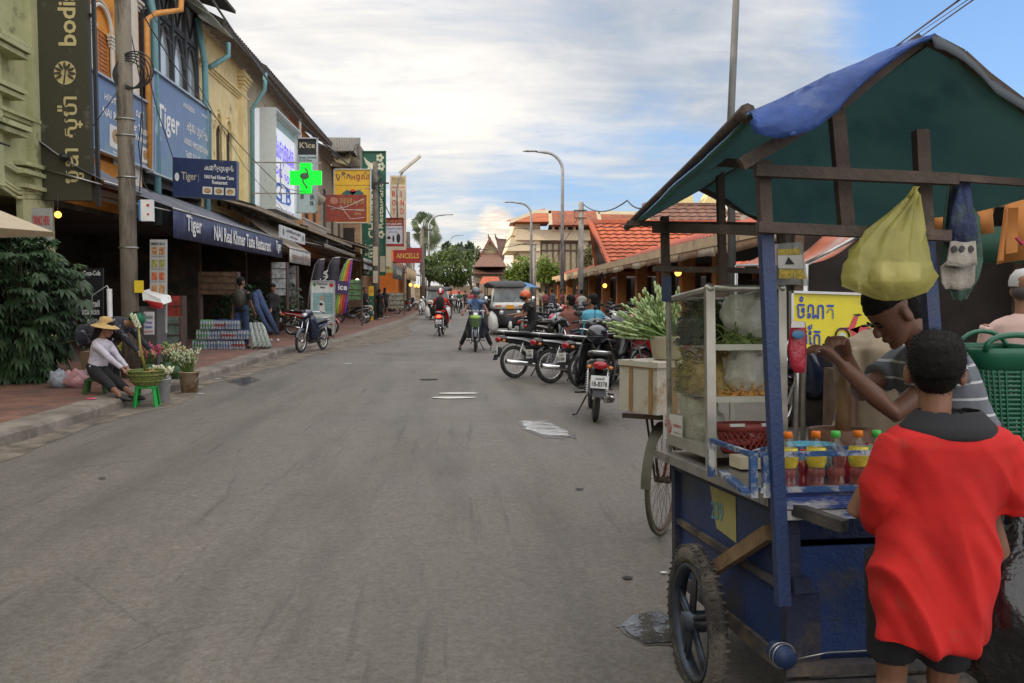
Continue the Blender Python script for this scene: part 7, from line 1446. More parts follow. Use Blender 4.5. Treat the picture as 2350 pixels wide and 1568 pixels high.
for p0, p1, w_ in (((x0, y0), (xr, y0), .028), ((x0, y0), (x0, y1), .024), ((xr, y0), (xr, y1), .024), ((x0, y1), (xr, y1), .02)):
    b = MB(); b.tube([(p0[0], p0[1], zt_(p0[1])), (p1[0], p1[1], zt_(p1[1]))], w_ / 2, 10); dco(b, 'frame_rail', ALC)
for p0, p1 in (((x0, y0), (x0, y1)), ((xr, y0), (xr, y1)), ((x0, y1), (xr, y1))): b = MB(); b.bar((p0[0], p0[1], zbn + .02), (p1[0], p1[1], zbn + .02), .02, .05); dco(b, 'frame_rail', ALC)
b = MB(); b.b2((x0 + .005, y0 + .005, zbn - .003), (xr - .005, y1 - .005, zbn + .003)); dco(b, 'base', mat('case_base', (.14, .12, .09), .6))
GC = glass('case_glass', (.86, .87, .80), refl=.55, dust=.07, dcol=(.42, .4, .33)); GCL = glass('case_glass_clear', (.93, .94, .92), dust=.05, dcol=(.42, .4, .33))
for pts, gm in (([(x0, y0, zbn), (x0, y1, zbn), (x0, y1, zt_(y1)), (x0, y0, zt_(y0))], GC), ([(x0, y1, zbn), (xr, y1, zbn), (xr, y1, zt_(y1)), (x0, y1, zt_(y1))], GC), ([(xr, y0, zbn), (xr, y1, zbn), (xr, y1, zt_(y1)), (xr, y0, zt_(y0))], GCL), ([(x0, y0, zt_(y0)), (xr, y0, zt_(y0)), (xr, y1, zt_(y1)), (x0, y1, zt_(y1))], GC)):
    b = MB(); b.poly(pts); dco(b, 'glass_pane', gm)
sh1 = CL(1640, 793, 1, y0).z; sh2 = CL(1640, 913, 1, y0).z
for z_ in (sh1, sh2): b = MB(); b.b2((x0 + .02, y0 + .005, z_ - .004), (xr - .02, y1 - .01, z_)); b.b2((x0 + .02, y0, z_ - .02), (xr - .015, y0 + .006, z_ + .004)); dco(b, 'shelf', mat('shelf_cream', (.5, .5, .42), .4, var=.15))
st = [CL(x, y, 0, x0 - .003) for x, y in ((1522, 1006), (1566, 1018), (1566, 955), (1522, 947))]; b = MB(); b.poly([p for p in st]); sk = dco(b, 'sticker', mat('sticker_white', (.62, .6, .58), .5))
for tx, (xa, ya), (xb, yb2), h_ in (('ម៉ាក្រូ', (1526, 990), (1541, 994), .075), ('makro', (1545, 978), (1563, 980), .015), ('ចំណីអាហារ', (1545, 993), (1564, 996), .008), ('ផ្សារទំនើប', (1545, 1005), (1564, 1009), .008)):
    o_ = CL(xb, yb2, 0, x0 - .004); e_ = CL(xa, ya, 0, x0 - .004); b = MB(); r_ = (o_ - e_); b.text(tx, e_, (0, -1, 0), (0, 0, 1), abs(r_.y), h_, off=.001); dco(b, 'lettering', TEXTR if h_ > .01 else TEXTK, sk)
# food in the case
def pile(name, label, c, rad, m, cat, kind=None, n=0, strand=None, seed=1, amp=.25, sm=None):
    b = MB(); rnd = random.Random(seed); c = V(c)
    if strand:
        for _ in range(n):
            a = rnd.uniform(0, 6.28); rr = sqrt(rnd.random()); z = (1 - rr * rr) * rad[2] * rnd.uniform(.6, 1.05); p = c + V((cos(a) * rr * rad[0], sin(a) * rr * rad[1], z)); pts = [p]
            d = V((rnd.uniform(-1, 1), rnd.uniform(-1, 1), rnd.uniform(-.4, .5))).normalized()
            for k in range(4): d = (d + V((rnd.uniform(-.8, .8), rnd.uniform(-.8, .8), rnd.uniform(-.6, .4)))).normalized(); pts.append(pts[-1] + d * strand[1]); pts[-1].z = max(pts[-1].z, c.z + .003)
            b.tube(pts, strand[0], 4, False)
        e = MB(); e.ell((0, 0, 0), 1, seg=24, rg=14); b.add([c + V((v.x * rad[0] * .92, v.y * rad[1] * .92, .002 + max(0, v.z) * rad[2] * (.86 + .25 * noise.noise(v * 4)))) for v in e.v], e.f)
    else:
        e = MB(); e.ell((0, 0, 0), (1, 1, 1), seg=28, rg=18); vs = []
        for v in e.v: q_ = 1.05 + amp * 1.3 * noise.noise(v * 2.0 + V((seed, 0, 0))) + amp * .3 * (1 - 3 * abs(noise.noise(v * 3.4 + V((0, seed, 0))))); vs.append(c + V((v.x * rad[0] * q_, v.y * rad[1] * q_, max(0, (v.z + .85)) * rad[2] * q_ * .6)))
        b.add(vs, e.f)
    b.v = [CM @ V((min(max(v.x, x0 + .014), xr - .012), min(max(v.y, y0 + .008), y1 - .012), min(v.z, zt_(v.y) - .02))) for v in b.v]; o = b.obj(name, m); return tag(o, label, cat, kind=kind)
PLB = mat('bag_film', (.66, .67, .6), .25, var=.2, bump=.9, bscale=22, alpha=.58, spec=.8); ym = (y0 + y1) / 2; xm = (x0 + xr) / 2
pile('noodles', 'heap of pale yellow fried noodles on the middle shelf', (xm - .01, ym + .03, sh2 + .002), (.13, .23, .20), mat('noodle_yellow', (.50, .38, .15), .6, var=.25, scale=20), 'noodles', n=1100, strand=(.002, .02))
pile('noodle_bag', 'clear plastic bag of white noodles at the front of the middle shelf', (xm + .03, y0 + .09, sh2 + .005), (.085, .07, .17), PLB, 'plastic bag', seed=3)
pile('herbs', 'dark green herbs in the back of the top shelf', (xm - .05, ym + .06, sh1 + .005), (.10, .2, .22), mat('herb_green', (.035, .06, .012), .7, var=.5, scale=30), 'herbs', n=900, strand=(.0035, .018), seed=5)
pile('sprouts_bag', 'big clear bag of vegetables on the right of the top shelf', (xm + .05, y0 + .11, sh1 + .005), (.09, .09, .22), PLB, 'plastic bag', seed=8); pile('leaf_bag', 'clear bag behind the herbs near the top of the case', (xm, y1 - .12, sh1 + .05), (.09, .08, .26), PLB, 'plastic bag', seed=11)
pile('greens', 'light green leaves under the bag on the top shelf', (xm + .02, y0 + .08, sh1 + .002), (.11, .07, .05), mat('greens_light', (.12, .17, .04), .6, var=.4, scale=30), 'leaves', n=150, strand=(.004, .02), seed=6)
pile('carrot_shreds', 'orange and yellow shredded carrot at the front of the middle shelf', (xm + .04, y0 + .05, sh2 + .002), (.1, .035, .02), mat('shred_orange', (.6, .3, .08), .6, var=.4, scale=40), 'carrots', n=90, strand=(.003, .018), seed=7)
pile('white_bag', 'knotted white plastic bag at the bottom left of the case', (x0 + .09, ym + .1, zbn + .005), (.08, .16, .2), PLB, 'plastic bag', seed=14); pile('yellow_greens', 'yellow green vegetables at the back of the middle shelf', (x0 + .07, y1 - .1, sh2 + .005), (.06, .08, .18), mat('yellow_veg', (.32, .3, .03), .6, var=.5, scale=30), 'vegetables', n=160, strand=(.005, .02), seed=16)
t = thing('basket', 'red plastic basket with diamond holes at the bottom of the case', 'basket', CW((xm + .03, y0 + .1, zbn + .006))); b = MB(); c = V((xm + .035, y0 + .10, zbn + .006)); bk = mat('basket_red', (.28, .05, .045), .45, var=.15)
ring = lambda r_, z_: [c + V((cos(a) * r_ * 1.0, sin(a) * r_ * .75, z_)) for a in [2 * pi * k / 28 for k in range(28)]]
b.grid([ring(.118, .085) + ring(.118, .085)[:1], ring(.125, .12) + ring(.125, .12)[:1]], th=.004); b.grid([ring(.1, .0) + ring(.1, .0)[:1], ring(.104, .015) + ring(.104, .015)[:1]], th=.003)
for r0_, r1_ in ((0, 2), (0, -2)):
    for k in range(28): lo_ = ring(.103, .012)[k]; hi_ = ring(.118, .088)[(k + r0_ + r1_) % 28]; b.bar(lo_, hi_, .006, .004)
b.obj('basket_body', bk, t, False) if 0 else None
b.v = [CM @ v for v in b.v]; b.obj('basket_body', bk, t, True)
for s_ in (-.07, .06): b = MB(); b.box(c + V((s_, -.088, .118)), (.06, .012, .012)); b.v = [CM @ v for v in b.v]; b.obj('handle', PLTE, t, True)
pile('red_mash', 'red chillies heaped inside the red basket', c + V((0, 0, .02)), (.09, .07, .06), mat('chilli', (.25, .03, .02), .4), 'chillies', seed=19)
# things on the counter behind the bottles
def wobj(b, name, m, label, cat, group=None): b.v = [CM @ v for v in b.v]; return tag(b.obj(name, m), label, cat, group)
q = CL(1930, 1000, 1, .40); c = V((q.x, .40, .875)); b = MB(); b.lathe([(.085, 0), (.1, .03), (.112, .1), (.116, .17), (.11, .175), (.098, .172), (.085, .1), (.05, .05)], c, seg=28); t = thing('mortar', 'big brown wooden mortar on the cart in front of the vendor', 'mortar', CW(c)); b.v = [CM @ v for v in b.v]; b.obj('mortar_body', mat('mortar_wood', (.13, .055, .025), .55, var=.3, scale=6, bump=.2, bscale=30), t, True)
b = MB(); b.tube([CW((q.x, .40, .95)), P(1940, 830, 3.1)], [.03, .018], 10); o = b.obj('pestle', mat('pestle_wood', (.2, .11, .05), .6)); tag(o, 'wooden pestle held upright in the mortar', 'pestle')
q = CL(1860, 1000, 1, .28); b = MB(); b.lathe([(.055, 0), (.075, .06), (.082, .11), (.078, .11), (.07, .06)], (q.x, .28, .9), seg=24); wobj(b, 'bowl', mat('bowl_blue', (.12, .4, .55), .35), 'light blue plastic bowl behind the juice bottles', 'bowl'); b = MB(); b.lathe([(.07, 0), (.085, .09), (.08, .09)], (q.x - .01, .33, .86), seg=24); wobj(b, 'basin', mat('basin_violet', (.18, .16, .35), .35), 'violet plastic basin under the light blue bowl', 'basin')
for x_, y_, m_, lb in ((1995, .25, 'drink_red', 'red plastic tub behind the last bottles'), (1940, .2, 'drink_red', 'red bag of sauce behind the green capped bottle')): q = CL(x_, 1060, 1, y_); b = MB(); b.lathe([(.03, 0), (.045, .05), (.04, .12), (.01, .13)], (q.x, y_, .88), seg=14); wobj(b, 'red_tub', LQ if m_ == 'drink_red' else LQ, lb, 'tub')
b = MB(); b.b2((x0 + .06, y0 - .16, .885), (xr - .06, y0 - .04, .93)); wobj(b, 'foam_tray', mat('foam_cream', (.55, .48, .34), .7), 'cream foam tray lying under the rack rails', 'tray')
# hanging things
def hang(name, label, cat, rows, yl, dep, m, seed=0, nz=.012, n=22, pl=0., cap=True):
    b = MB(); rr = []
    for py, xa, xb in rows:
        a_ = CL(xa, py, 1, yl); c_ = CL(xb, py, 1, yl); mid = (a_ + c_) / 2; h = (c_.x - a_.x) / 2; r = []
        for k in range(n):
            an = 2 * pi * k / n; w_ = 1 + nz / max(h, .01) * noise.noise(V((cos(an) * 2.2, sin(an) * 2.2, py * .03 + seed))) * 2.0 + pl * sin(an * 11 + seed + .004 * py) * (1 - (py - rows[0][0]) / (rows[-1][0] - rows[0][0])) ** .7; r.append(V((mid.x + cos(an) * h * min(w_, 1.06), yl + sin(an) * h * dep * w_, mid.z)))
        rr.append(r)
    b.rings(rr, cap); t = thing(name, label, cat, CW(((rr[0][0].x), yl, rr[-1][0].z))); b.v = [CM @ v for v in b.v]; b.obj('film' if 'bag' in name else 'fabric', m, t, True); return t
YB = mat('bag_yellow', (.60, .56, .17), .25, var=.3, scale=5, bump=.7, bscale=16, trans=.45, alpha=.64, spec=.7)
t = hang('plastic_bag', 'big translucent yellow plastic bag knotted high on the cart frame', 'plastic bag', [(428, 2096, 2104), (450, 2084, 2108), (490, 2040, 2116), (530, 1990, 2120), (570, 1955, 2122), (605, 1944, 2130), (635, 1938, 2142), (655, 1942, 2144), (672, 1975, 2120), (686, 2010, 2080), (690, 2030, 2060)], -.10, .55, YB, 3, .03, n=88, pl=.09)
b = MB(); b.box(CW((CL(2040, 625, 1, -.10).x, -.10, CL(2040, 625, 1, -.10).z)), (.15, .1, .06), rz=.3); b.obj('foam_boxes', mat('foam_white', (.6, .58, .5), .6), t, True)
TW = mat('towel_navy', (.035, .05, .12), .9, var=.5, scale=14, bump=.5, bscale=60, dirt=(.07, .1, .08), damt=.4, dscale=9); TW2 = mat('towel_grey', (.32, .29, .25), .9, var=.2, scale=10, bump=.5, bscale=60)
TGR = mat('towel_green', (.06, .11, .085), .9, var=.4, scale=10, bump=.5, bscale=60)
t = hang('towel', 'navy, grey and green towels hanging from the cart frame on the right', 'towels', [(405, 2192, 2222), (440, 2186, 2226), (500, 2176, 2236), (560, 2168, 2242)], -.02, .5, TW, 5, .02)
for nm, rows, m_, d_ in (('grey_towel', [(555, 2178, 2240), (600, 2172, 2242), (612, 2158, 2244)], TW2, .03), ('green_towel', [(425, 2172, 2200), (500, 2162, 2250), (600, 2156, 2256), (640, 2158, 2246), (690, 2190, 2216)], TGR, -.03), ('pale_cloth', [(612, 2156, 2238), (650, 2160, 2236), (665, 2170, 2225)], TW2, .0)):
    b = MB(); rr = []
    for py, xa, xb in rows: a_ = CL(xa, py, 1, -.02 - d_); c_ = CL(xb, py, 1, -.02 - d_); rr.append([CW(a_.lerp(c_, k / 12) + V((0, .006 * sin(k * .8 + py * .01), .003 * sin(k * .7)))) for k in range(13)])
    b.grid(rr, th=.004); b.obj(nm, m_, t, True)
b = MB(); 
for x_ in (2190, 2208, 2228): c_ = CL(x_, 572, 1, -.058); b.ell(CW(c_), (.008, .002, .012)); b.torus(CW(c_), .009, .002, Matrix.Rotation(pi / 2, 3, 'Z'), 12, 4)
b.obj('print_figures', mat('print_dark', (.05, .05, .05), .8), t, True)
TBG = mat('film_clear', (.55, .57, .57), .2, var=.1, bump=.5, bscale=30, alpha=.5, spec=.8)
a_, c_, e_, f_ = CL(1776, 560, 1, .25), CL(1838, 556, 1, .25), CL(1858, 656, 1, .25), CL(1774, 652, 1, .25); t = thing('sign_bag', 'clear plastic sleeve with a warning triangle hanging behind the post', 'plastic bag', CW(f_)); b = MB(); b.grid([[CW(a_.lerp(c_, k / 6) + V((0, .01 * sin(k), .0))) for k in range(7)], [CW(f_.lerp(e_, k / 6) + V((0, .015 * sin(k * 1.4), .0))) for k in range(7)]], th=.003); b.obj('film', TBG, t, True)
def inq(u, v): return CW(a_.lerp(c_, u).lerp(f_.lerp(e_, u), v) + V((0, -.014, 0)))
b = MB(); b.add([inq(.08, .3), inq(.9, .3), inq(.86, .62), inq(.1, .62)], [(3, 2, 1, 0)], False); b.obj('paper', PLTE, t, True); b = MB(); b.add([inq(.42, .34) + V((0, -.003, 0)), inq(.6, .52) + V((0, -.003, 0)), inq(.3, .52) + V((0, -.003, 0))], [(0, 2, 1)], False); b.obj('triangle', TEXTK, t, True)
b = MB(); b.add([inq(.08, .15), inq(.85, .15), inq(.85, .29), inq(.08, .29)], [(3, 2, 1, 0)], False); b.add([inq(.12, .64), inq(.85, .64), inq(.9, .86), inq(.12, .86)], [(3, 2, 1, 0)], False); b.obj('yellow_print', mat('print_mustard', (.5, .38, .06), .5, var=.5, scale=90), t, True)
t = hang('packet_bag', 'strip of red snack packets hanging beside the case', 'packets', [(738, 1816, 1846), (760, 1812, 1850), (800, 1808, 1850), (840, 1814, 1849), (856, 1822, 1846)], .12, .35, mat('packet_red', (.38, .02, .04), .3, var=.3, scale=12, bump=.3, bscale=30, dirt=(.12, .15, .3), damt=.2, dscale=12), 2, .006); b = MB(); c_ = CW(CL(1832, 768, 1, .095)); b.ell(c_, (.022, .003, .014)); b.obj('emblem', mat('emblem_blue', (.05, .18, .35), .4), t, True); b = MB(); b.add([CW(CL(x, y, 1, .09)) for x, y in ((1817, 738), (1846, 738), (1848, 752), (1815, 752))], [(3, 2, 1, 0)], False); b.obj('header_card', PLTE, t, True)
# pieces of cord over the beams
# yellow moped sign behind
t = front_sign('moped_parking_sign', 'bright yellow Khmer sign with a red moped picture behind the cart', 'sign', 1816, 670, 2010, 803, 7.2, .03, mat('sign_bright_yellow', (.72, .62, .03), .4, var=.05),
    [('t', 'ចំណត', .06, .55, .44, .38, mat('letter_royal_blue', (.02, .06, .35), .4)), ('t', 'រ៉ែក', .12, .1, .22, .36, mat('letter_royal_blue', (.02, .06, .35), .4)), ('l', [(.60 + .085 * cos(k * .45), .24 + .16 * sin(k * .45)) for k in range(15)], .008, BLK), ('l', [(.93 + .08 * cos(k * .45), .24 + .16 * sin(k * .45)) for k in range(15)], .008, BLK),
     ('p', [(.62, .4), (.68, .42), (.74, .62), (.79, .6), (.75, .42), (.8, .3), (.9, .32), (.95, .42), (.84, .46), (.8, .4), (.77, .24), (.72, .24), (.69, .38)], mat('moped_red', (.6, .06, .08), .4)), ('p', [(.54, .4), (.66, .42), (.7, .36), (.58, .36)], mat('moped_pink', (.65, .15, .3), .4)), ('p', [(.72, .64), (.8, .66), (.84, .64), (.78, .61)], BLK), ('p', [(.82, .46), (.97, .5), (.98, .46), (.84, .42)], BLK), ('e', .6, .24, .1, .18, mat('spoke_pale', (.5, .6, .5), .4))], y0r=676, frame=(.02, ALU))
for x_ in (1830, 1995): q = P(x_, 800, 7.26); b = MB(); b.tube([(q.x, q.y, 0), (q.x, q.y, q.z + .4)], .02, 8); b.obj('post', STL, t, True)
# green crate basket and table at the right edge
t = thing('basket', 'tall dark green plastic basket with arched handles at the right edge', 'basket', P(2330, 1012, 3.35)); b = MB(); bm_ = mat('basket_green', (.005, .10, .05), .35, var=.1)
def rr_(x0_, x1_, y_, dp=.2): a_ = P(x0_, y_, 3.35); c_ = P(x1_, y_, 3.35); m_ = (a_ + c_) / 2 + V((0, dp, 0)); hx = (c_.x - a_.x) / 2; return [m_ + V((hx * math.copysign(abs(cos(k)) ** .5, cos(k)), dp * math.copysign(abs(sin(k)) ** .5, sin(k)), 0)) for k in [2 * pi * i / 40 for i in range(40)]]
def cl_(r): return r + r[:1]
b.grid([cl_(rr_(2248, 2440, 800)), cl_(rr_(2246, 2442, 812)), cl_(rr_(2250, 2438, 850))], th=.005); lo = rr_(2268, 2420, 1010, .16); b.poly(lo)
n_ = 15
for j in range(n_): f = j / n_; y_ = 852 + 158 * f; b.grid([cl_(rr_(2250 + 18 * f, 2438 - 18 * f, y_, .2 - .04 * f)), cl_(rr_(2250 + 18 * f, 2438 - 18 * f, y_ + 6.5, .2 - .04 * f))], th=.003)
hi = rr_(2250, 2438, 850); 
for k in range(0, 40): b.bar(hi[k], lo[k], .012, .006)
b.obj('basket_body', bm_, t, True); b = MB(); b.tube([P(2262 + 70 * (1 - cos(k * pi / 10)), 805 - 36 * sin(k * pi / 10) ** .7, 3.36) for k in range(11)], .012, 8); b.obj('handle', bm_, t, True); b = MB(); b.tube([P(2200 + 55 * (1 - cos(k * pi / 10)), 800 - 40 * sin(k * pi / 10), 3.7) for k in range(11)], .010, 8); b.obj('handle', bm_, t, True)
t = thing('table', 'rough wooden table under the green basket', 'table', (P(2370, 1020, 3.5).x, 3.6, 0)); b = MB(); q = P(2225, 1016, 3.3); b.b2((q.x, 3.28, q.z - .035), (q.x + .9, 3.95, q.z - .004)); b.obj('tabletop', mat('raw_plank', (.22, .14, .075), .8), t, True); 
for x_, y_ in ((q.x + .05, 3.32), (q.x + .85, 3.32), (q.x + .05, 3.9), (q.x + .85, 3.9)): b = MB(); b.b2((x_ - .025, y_ - .025, 0), (x_ + .025, y_ + .025, q.z - .036)); b.obj('leg', WOOD, t, True)
# black bin bag beside the boy
BB = mat('bin_bag', (.012, .012, .013), .3, var=.3, bump=.9, bscale=16, spec=.7); e = MB(); e.ell((0, 0, 0), 1, seg=48, rg=30); b = MB(); c = P(2330, 1400, 2.35); vs = []
for v in e.v: q_ = 1 + .16 * noise.noise(v * 1.6) + .09 * (1 - 2 * abs(noise.noise(v * 3.1 + V((3, 3, 3))))) ; w_ = .155 * (1 - .45 * max(0, v.z) ** 1.5); vs.append(c + V((v.x * w_ * q_, v.y * w_ * q_, v.z * .235 * q_)))
b.add(vs, e.f); b.tube([c + V((0, 0, .2)), c + V((-.02, 0, .27)), c + V((.01, 0, .33))], [.03, .02, .05], 8); o = b.obj('rubbish_bag', BB); tag(o, 'shiny black rubbish bag hanging beside the boy at the right edge', 'rubbish bag')
# ---------------------------------------------------------------- people round the cart
def wl(loc, face, k, pts): M = Matrix.Rotation(-R(face), 3, 'Z'); return [tuple((M @ (V(p) - V(loc))) / k) for p in pts]
STR = mat('polo_grey', (.13, .14, .165), .9, var=.15, scale=8, bump=.2, bscale=200)
_n = STR.node_tree; _b = _n.nodes['Principled BSDF']; _c = _n.nodes.new('ShaderNodeTexCoord'); _w = _n.nodes.new('ShaderNodeTexWave'); _w.bands_direction = 'Z'; _w.inputs['Scale'].default_value = 5.2; _w.inputs['Distortion'].default_value = .6; _w.inputs['Detail Scale'].default_value = .6
_n.links.new(_c.outputs['Object'], _w.inputs['Vector']); _r = _n.nodes.new('ShaderNodeMapRange'); _r.inputs[1].default_value = .93; _r.inputs[2].default_value = .97; _n.links.new(_w.outputs['Fac'], _r.inputs[0]); _x = _n.nodes.new('ShaderNodeMix'); _x.data_type = 'RGBA'
_n.links.new(_r.outputs[0], _x.inputs[0]); _n.links.new(_b.inputs['Base Color'].links[0].from_socket, _x.inputs[6]); _x.inputs[7].default_value = (.48, .48, .5, 1); _n.links.new(_x.outputs[2], _b.inputs['Base Color'])
vl = (1.93, 3.2, 0); k_ = 1.0; hh = wl(vl, -90, k_, [P(1932, 838, 3.02), P(1938, 812, 3.12)])   # after turning to -x the person's left is the near side (-y)
human('cart vendor in a grey striped polo pounding in the mortar, face bent down', vl, face=-90, hgt=1.70, hip=(0, 0, .87), lean=28, nod=42, hands=(hh[1], hh[0]), feet=((-.12, -.02, .08), (.12, .12, .08)), shirt=STR, pants=CBK, shoes=SHB, skin=SKIND, vox=.0075, elbow=((-.1, -.4, -1), (.1, -.5, -1)), wr=(.006, 9, (1, 1, .7)), yaw=0)
bl = (P(2025, 900, 3.9).x, 3.92, 0); human('person in a beige shirt standing behind the vendor', bl, face=20, hgt=1.62, hip=(0, 0, .90), lean=4, nod=20, shirt=cloth('shirt_beige', (.33, .26, .18)), pants=DEN, shoes=SHB, fat=1.35, shirtlen=.1, vox=.010, hands=((-.3, -.12, .8), (.32, -.1, .85)), wr=(.010, 8, (1.3, 1.3, .5)), skin=SKIND)
# the boy
bc = P(2152, 1000, 2.25); kb = .83; bl = (bc.x, 2.305, 0)
hh = wl(bl, 156, kb, [P(2332, 1400, 2.32), P(2040, 1185, 2.52)])
t, J = human('boy in a bright red shirt with black collar seen from behind', bl, face=156, hgt=kb * 1.7, hip=(0, -.02, .90), lean=2, sway=-2.5, nod=8, hs=1.15, ear=1.35, hands=(hh[0], hh[1]), feet=((-.12, 0, .08), (.12, 0, .08)), pants=cloth('shorts_black', (.012, .012, .016)), plen=.24, shoes=SHW, hair=None, vox=.008, fat=.58, elbow=((-.2, -1, -.2), (.6, .5, -.6)))
MI = MW[t.name].inverted(); RSH = mat('boy_shirt_red', (.52, .011, .009), .85, var=.12, scale=6, bump=.08, bscale=120, dirt=(.42, .035, .025), damt=.12, dscale=7)
def rows(b, rws, Y_, dep, n=36, e=.8, ph=0, fold=0):
    rr = []
    for py, xa, xb in rws:
        a_ = P(xa, py, Y_); c_ = P(xb, py, Y_); m_ = (a_ + c_) / 2; h = (c_.x - a_.x) / 2; r = []
        for k in range(n):
            an = 2 * pi * k / n; w_ = 1 + fold * sin(an * 7 + py * .02) * min(1, max(0, (py - 1150) / 300)); r.append(MI @ (m_ + V((h * math.copysign(abs(cos(an)) ** e, cos(an)) * w_, h * dep * math.copysign(abs(sin(an)) ** e, sin(an)) * w_, 0))))
        rr.append(r)
    b.rings(rr)
b = MB(); rows(b, [(1474, 2012, 2250), (1466, 2003, 2256), (1440, 2000, 2260), (1380, 2004, 2267), (1300, 2014, 2276), (1240, 2030, 2281), (1180, 2041, 2286), (1110, 2040, 2300), (1050, 2035, 2312), (1015, 2035, 2318), (990, 2048, 2306), (975, 2078, 2276), (966, 2095, 2262), (960, 2110, 2245)], 2.27, .58, fold=.03)
ri = lambda x, y, Y_: MI @ P(x, y, Y_)
b.tube([ri(2065, 1015, 2.27), ri(2042, 1060, 2.27), ri(2027, 1120, 2.29), ri(2030, 1160, 2.33), ri(2034, 1178, 2.36)], [.052, .056, .056, .058, .062], 16)
b.tube([ri(2292, 1012, 2.27), ri(2310, 1060, 2.26), ri(2318, 1110, 2.26), ri(2319, 1150, 2.27), ri(2320, 1178, 2.27)], [.05, .054, .056, .06, .066], 16)
so_ = fuse(b, 'shirt', RSH, t, .0062, 4)
me = so_.data; me.update(); ns = [v.normal.copy() for v in me.vertices]; mwt = MW[t.name]
for v, n in zip(me.vertices, ns):
    p = mwt @ v.co; u = p.x * 1.0 + (p.z - .9) * .55; f1 = noise.noise(V((u * 9, p.z * 2.5, p.y * 3))); f2 = noise.noise(V((u * 21 + 4, p.z * 6 - p.x * 5, 2))); fold_ = (1 - abs(f1) * 3.4) * .016 + f2 * .008 + noise.noise(p * 4) * .012; v.co += n * fold_ * (.3 + .7 * min(1, max(0, (1.10 - p.z) / .25)))
b = MB(); rows(b, [(1003, 2070, 2282), (995, 2064, 2288), (976, 2070, 2280), (958, 2088, 2264), (940, 2106, 2247), (938, 2112, 2241), (958, 2102, 2252)], 2.268, .74, e=1); fuse(b, 'collar', cloth('collar_black', (.014, .013, .016)), t, .006, 2)
hc, hz, sp = J['hc'], J['hz'], J['sp']; b = MB(); headpart(b, hz @ Matrix.Rotation(R(-20), 3, 'X'), hc + hz @ V((0, .0, -.004)), 1, lo=.11, grow=.014); b.ell(hc + hz @ V((0, .038, .115)), (.080, .070, .092), hz); b.ell(hc + hz @ V((0, .056, .078)), (.062, .042, .04), hz); b.v = [v * kb for v in b.v]; ho = fuse(b, 'hair', HAIR, t, .0048, 1)
ho.data.update(); ns = [v.normal.copy() for v in ho.data.vertices]; rnd = random.Random(2)
for v, n in zip(ho.data.vertices, ns): v.co += n * (.0015 * noise.noise(v.co * 55) + .002 * noise.noise(v.co * 160)) + V((rnd.uniform(-1, 1), rnd.uniform(-1, 1), rnd.uniform(-1, 1))) * .0008
b = MB()
for v in list(ho.data.vertices)[::5]:
    n = v.normal; d = (n + V((rnd.uniform(-.5, .5), rnd.uniform(-.5, .5), rnd.uniform(-.6, .3)))).normalized(); s_ = n.cross(V((rnd.random(), rnd.random(), rnd.random()))).normalized() * .0009; L_ = rnd.uniform(.006, .016); b.add([v.co - s_, v.co + s_, v.co + d * L_], [(0, 1, 2)], False)
b.obj('hair_tips', HAIR, t)
# man in pink with a cap at the right edge
q = P(2338, 780, 5.4); t, J = human('man in a pale pink shirt and white cap at the right edge', (q.x + .03, 5.4, 0), face=150, hgt=1.66, hip=(0, 0, .9), lean=4, shirt=cloth('shirt_pink', (.52, .36, .32)), sleeve='long', pants=CBK, shoes=SHK, vox=.011, fat=1.1, hands=((-.3, -.1, .8), (.3, -.1, .8)), wr=(.008, 8, (1, 1, .5)), hair=None)
b = MB(); b.lathe([(.092, .13), (.095, .16), (.085, .2), (.055, .238), (0, .25)], J['hc'] + V((0, -.002, 0)), seg=20, cap=False); b.v = [v * J['k'] for v in b.v]; b.obj('cap', cloth('cap_grey', (.45, .43, .42)), t)
b = MB(); b.ell(J['hc'] + V((0, .028, .095)), (.077, .078, .055)); b.v = [v * J['k'] for v in b.v]; b.obj('hair', mat('hair_grey', (.06, .055, .05), .9), t)
b = MB(); w_ = [J['sh'][0] + V((.02, .12, .05)), J['sh'][0] + V((.1, .13, -.1)), J['hip'] + V((.12, .14, .1))]; b.tube([v * J['k'] for v in w_], .012, 6, ell=.4); b.obj('bag_strap', CBK, t)
# ---------------------------------------------------------------- bicycle with foam box and flowers behind the cart
BT = mat('bicycle_rubber', (.09, .08, .055), .85, var=.3, scale=15); rb = G(1520, 1226); t = thing('bicycle', 'old bicycle loaded with a foam box, its wheel showing left of the cart', 'bicycle', (rb.x, rb.y, 0), R(-29))
def bwheel(y):
    b = MB(); b.torus((0, y, .34), .325, .016, seg=48, rs=6); w_ = b.obj('wheel', BT, t); b = MB(); b.torus((0, y, .34), .302, .008, seg=40, rs=5, w=.012); b.tube([(-.05, y, .34), (.05, y, .34)], .02, 8)
    for k in range(28): a = 2 * pi * k / 28; b.tube([(.03 * (-1) ** k, y, .34), (0, y + .3 * cos(a), .34 + .3 * sin(a))], .0015, 3, False)
    b.obj('rim', RST, w_)
bwheel(0); bwheel(1.05); b = MB(); b.rings([[(s_ * .03, .36 * cos(a), .34 + .36 * sin(a)) for s_ in (-1, 0, 1)] for a in [R(q) for q in range(10, 190, 12)]], cap=False, closed=False); b.obj('mudguard', mat('mudguard_grey', (.12, .11, .08), .6, var=.4), t)
b = MB(); b.tube([(0, 0, .34), (0, .45, .3), (0, .35, .85)], .014, 6); b.tube([(0, .45, .3), (0, .9, .75)], .016, 6); b.tube([(0, .35, .78), (0, .88, .85)], .014, 6); b.tube([(0, 1.05, .34), (0, .87, .95), (-.25, .8, 1.02)], .012, 6); b.tube([(0, .87, .95), (.25, .8, 1.02)], .012, 6); b.tube([(0, 0, .34), (0, .36, .75)], .01, 6); b.obj('frame', mat('bicycle_red', (.2, .03, .02), .5, var=.4), t)
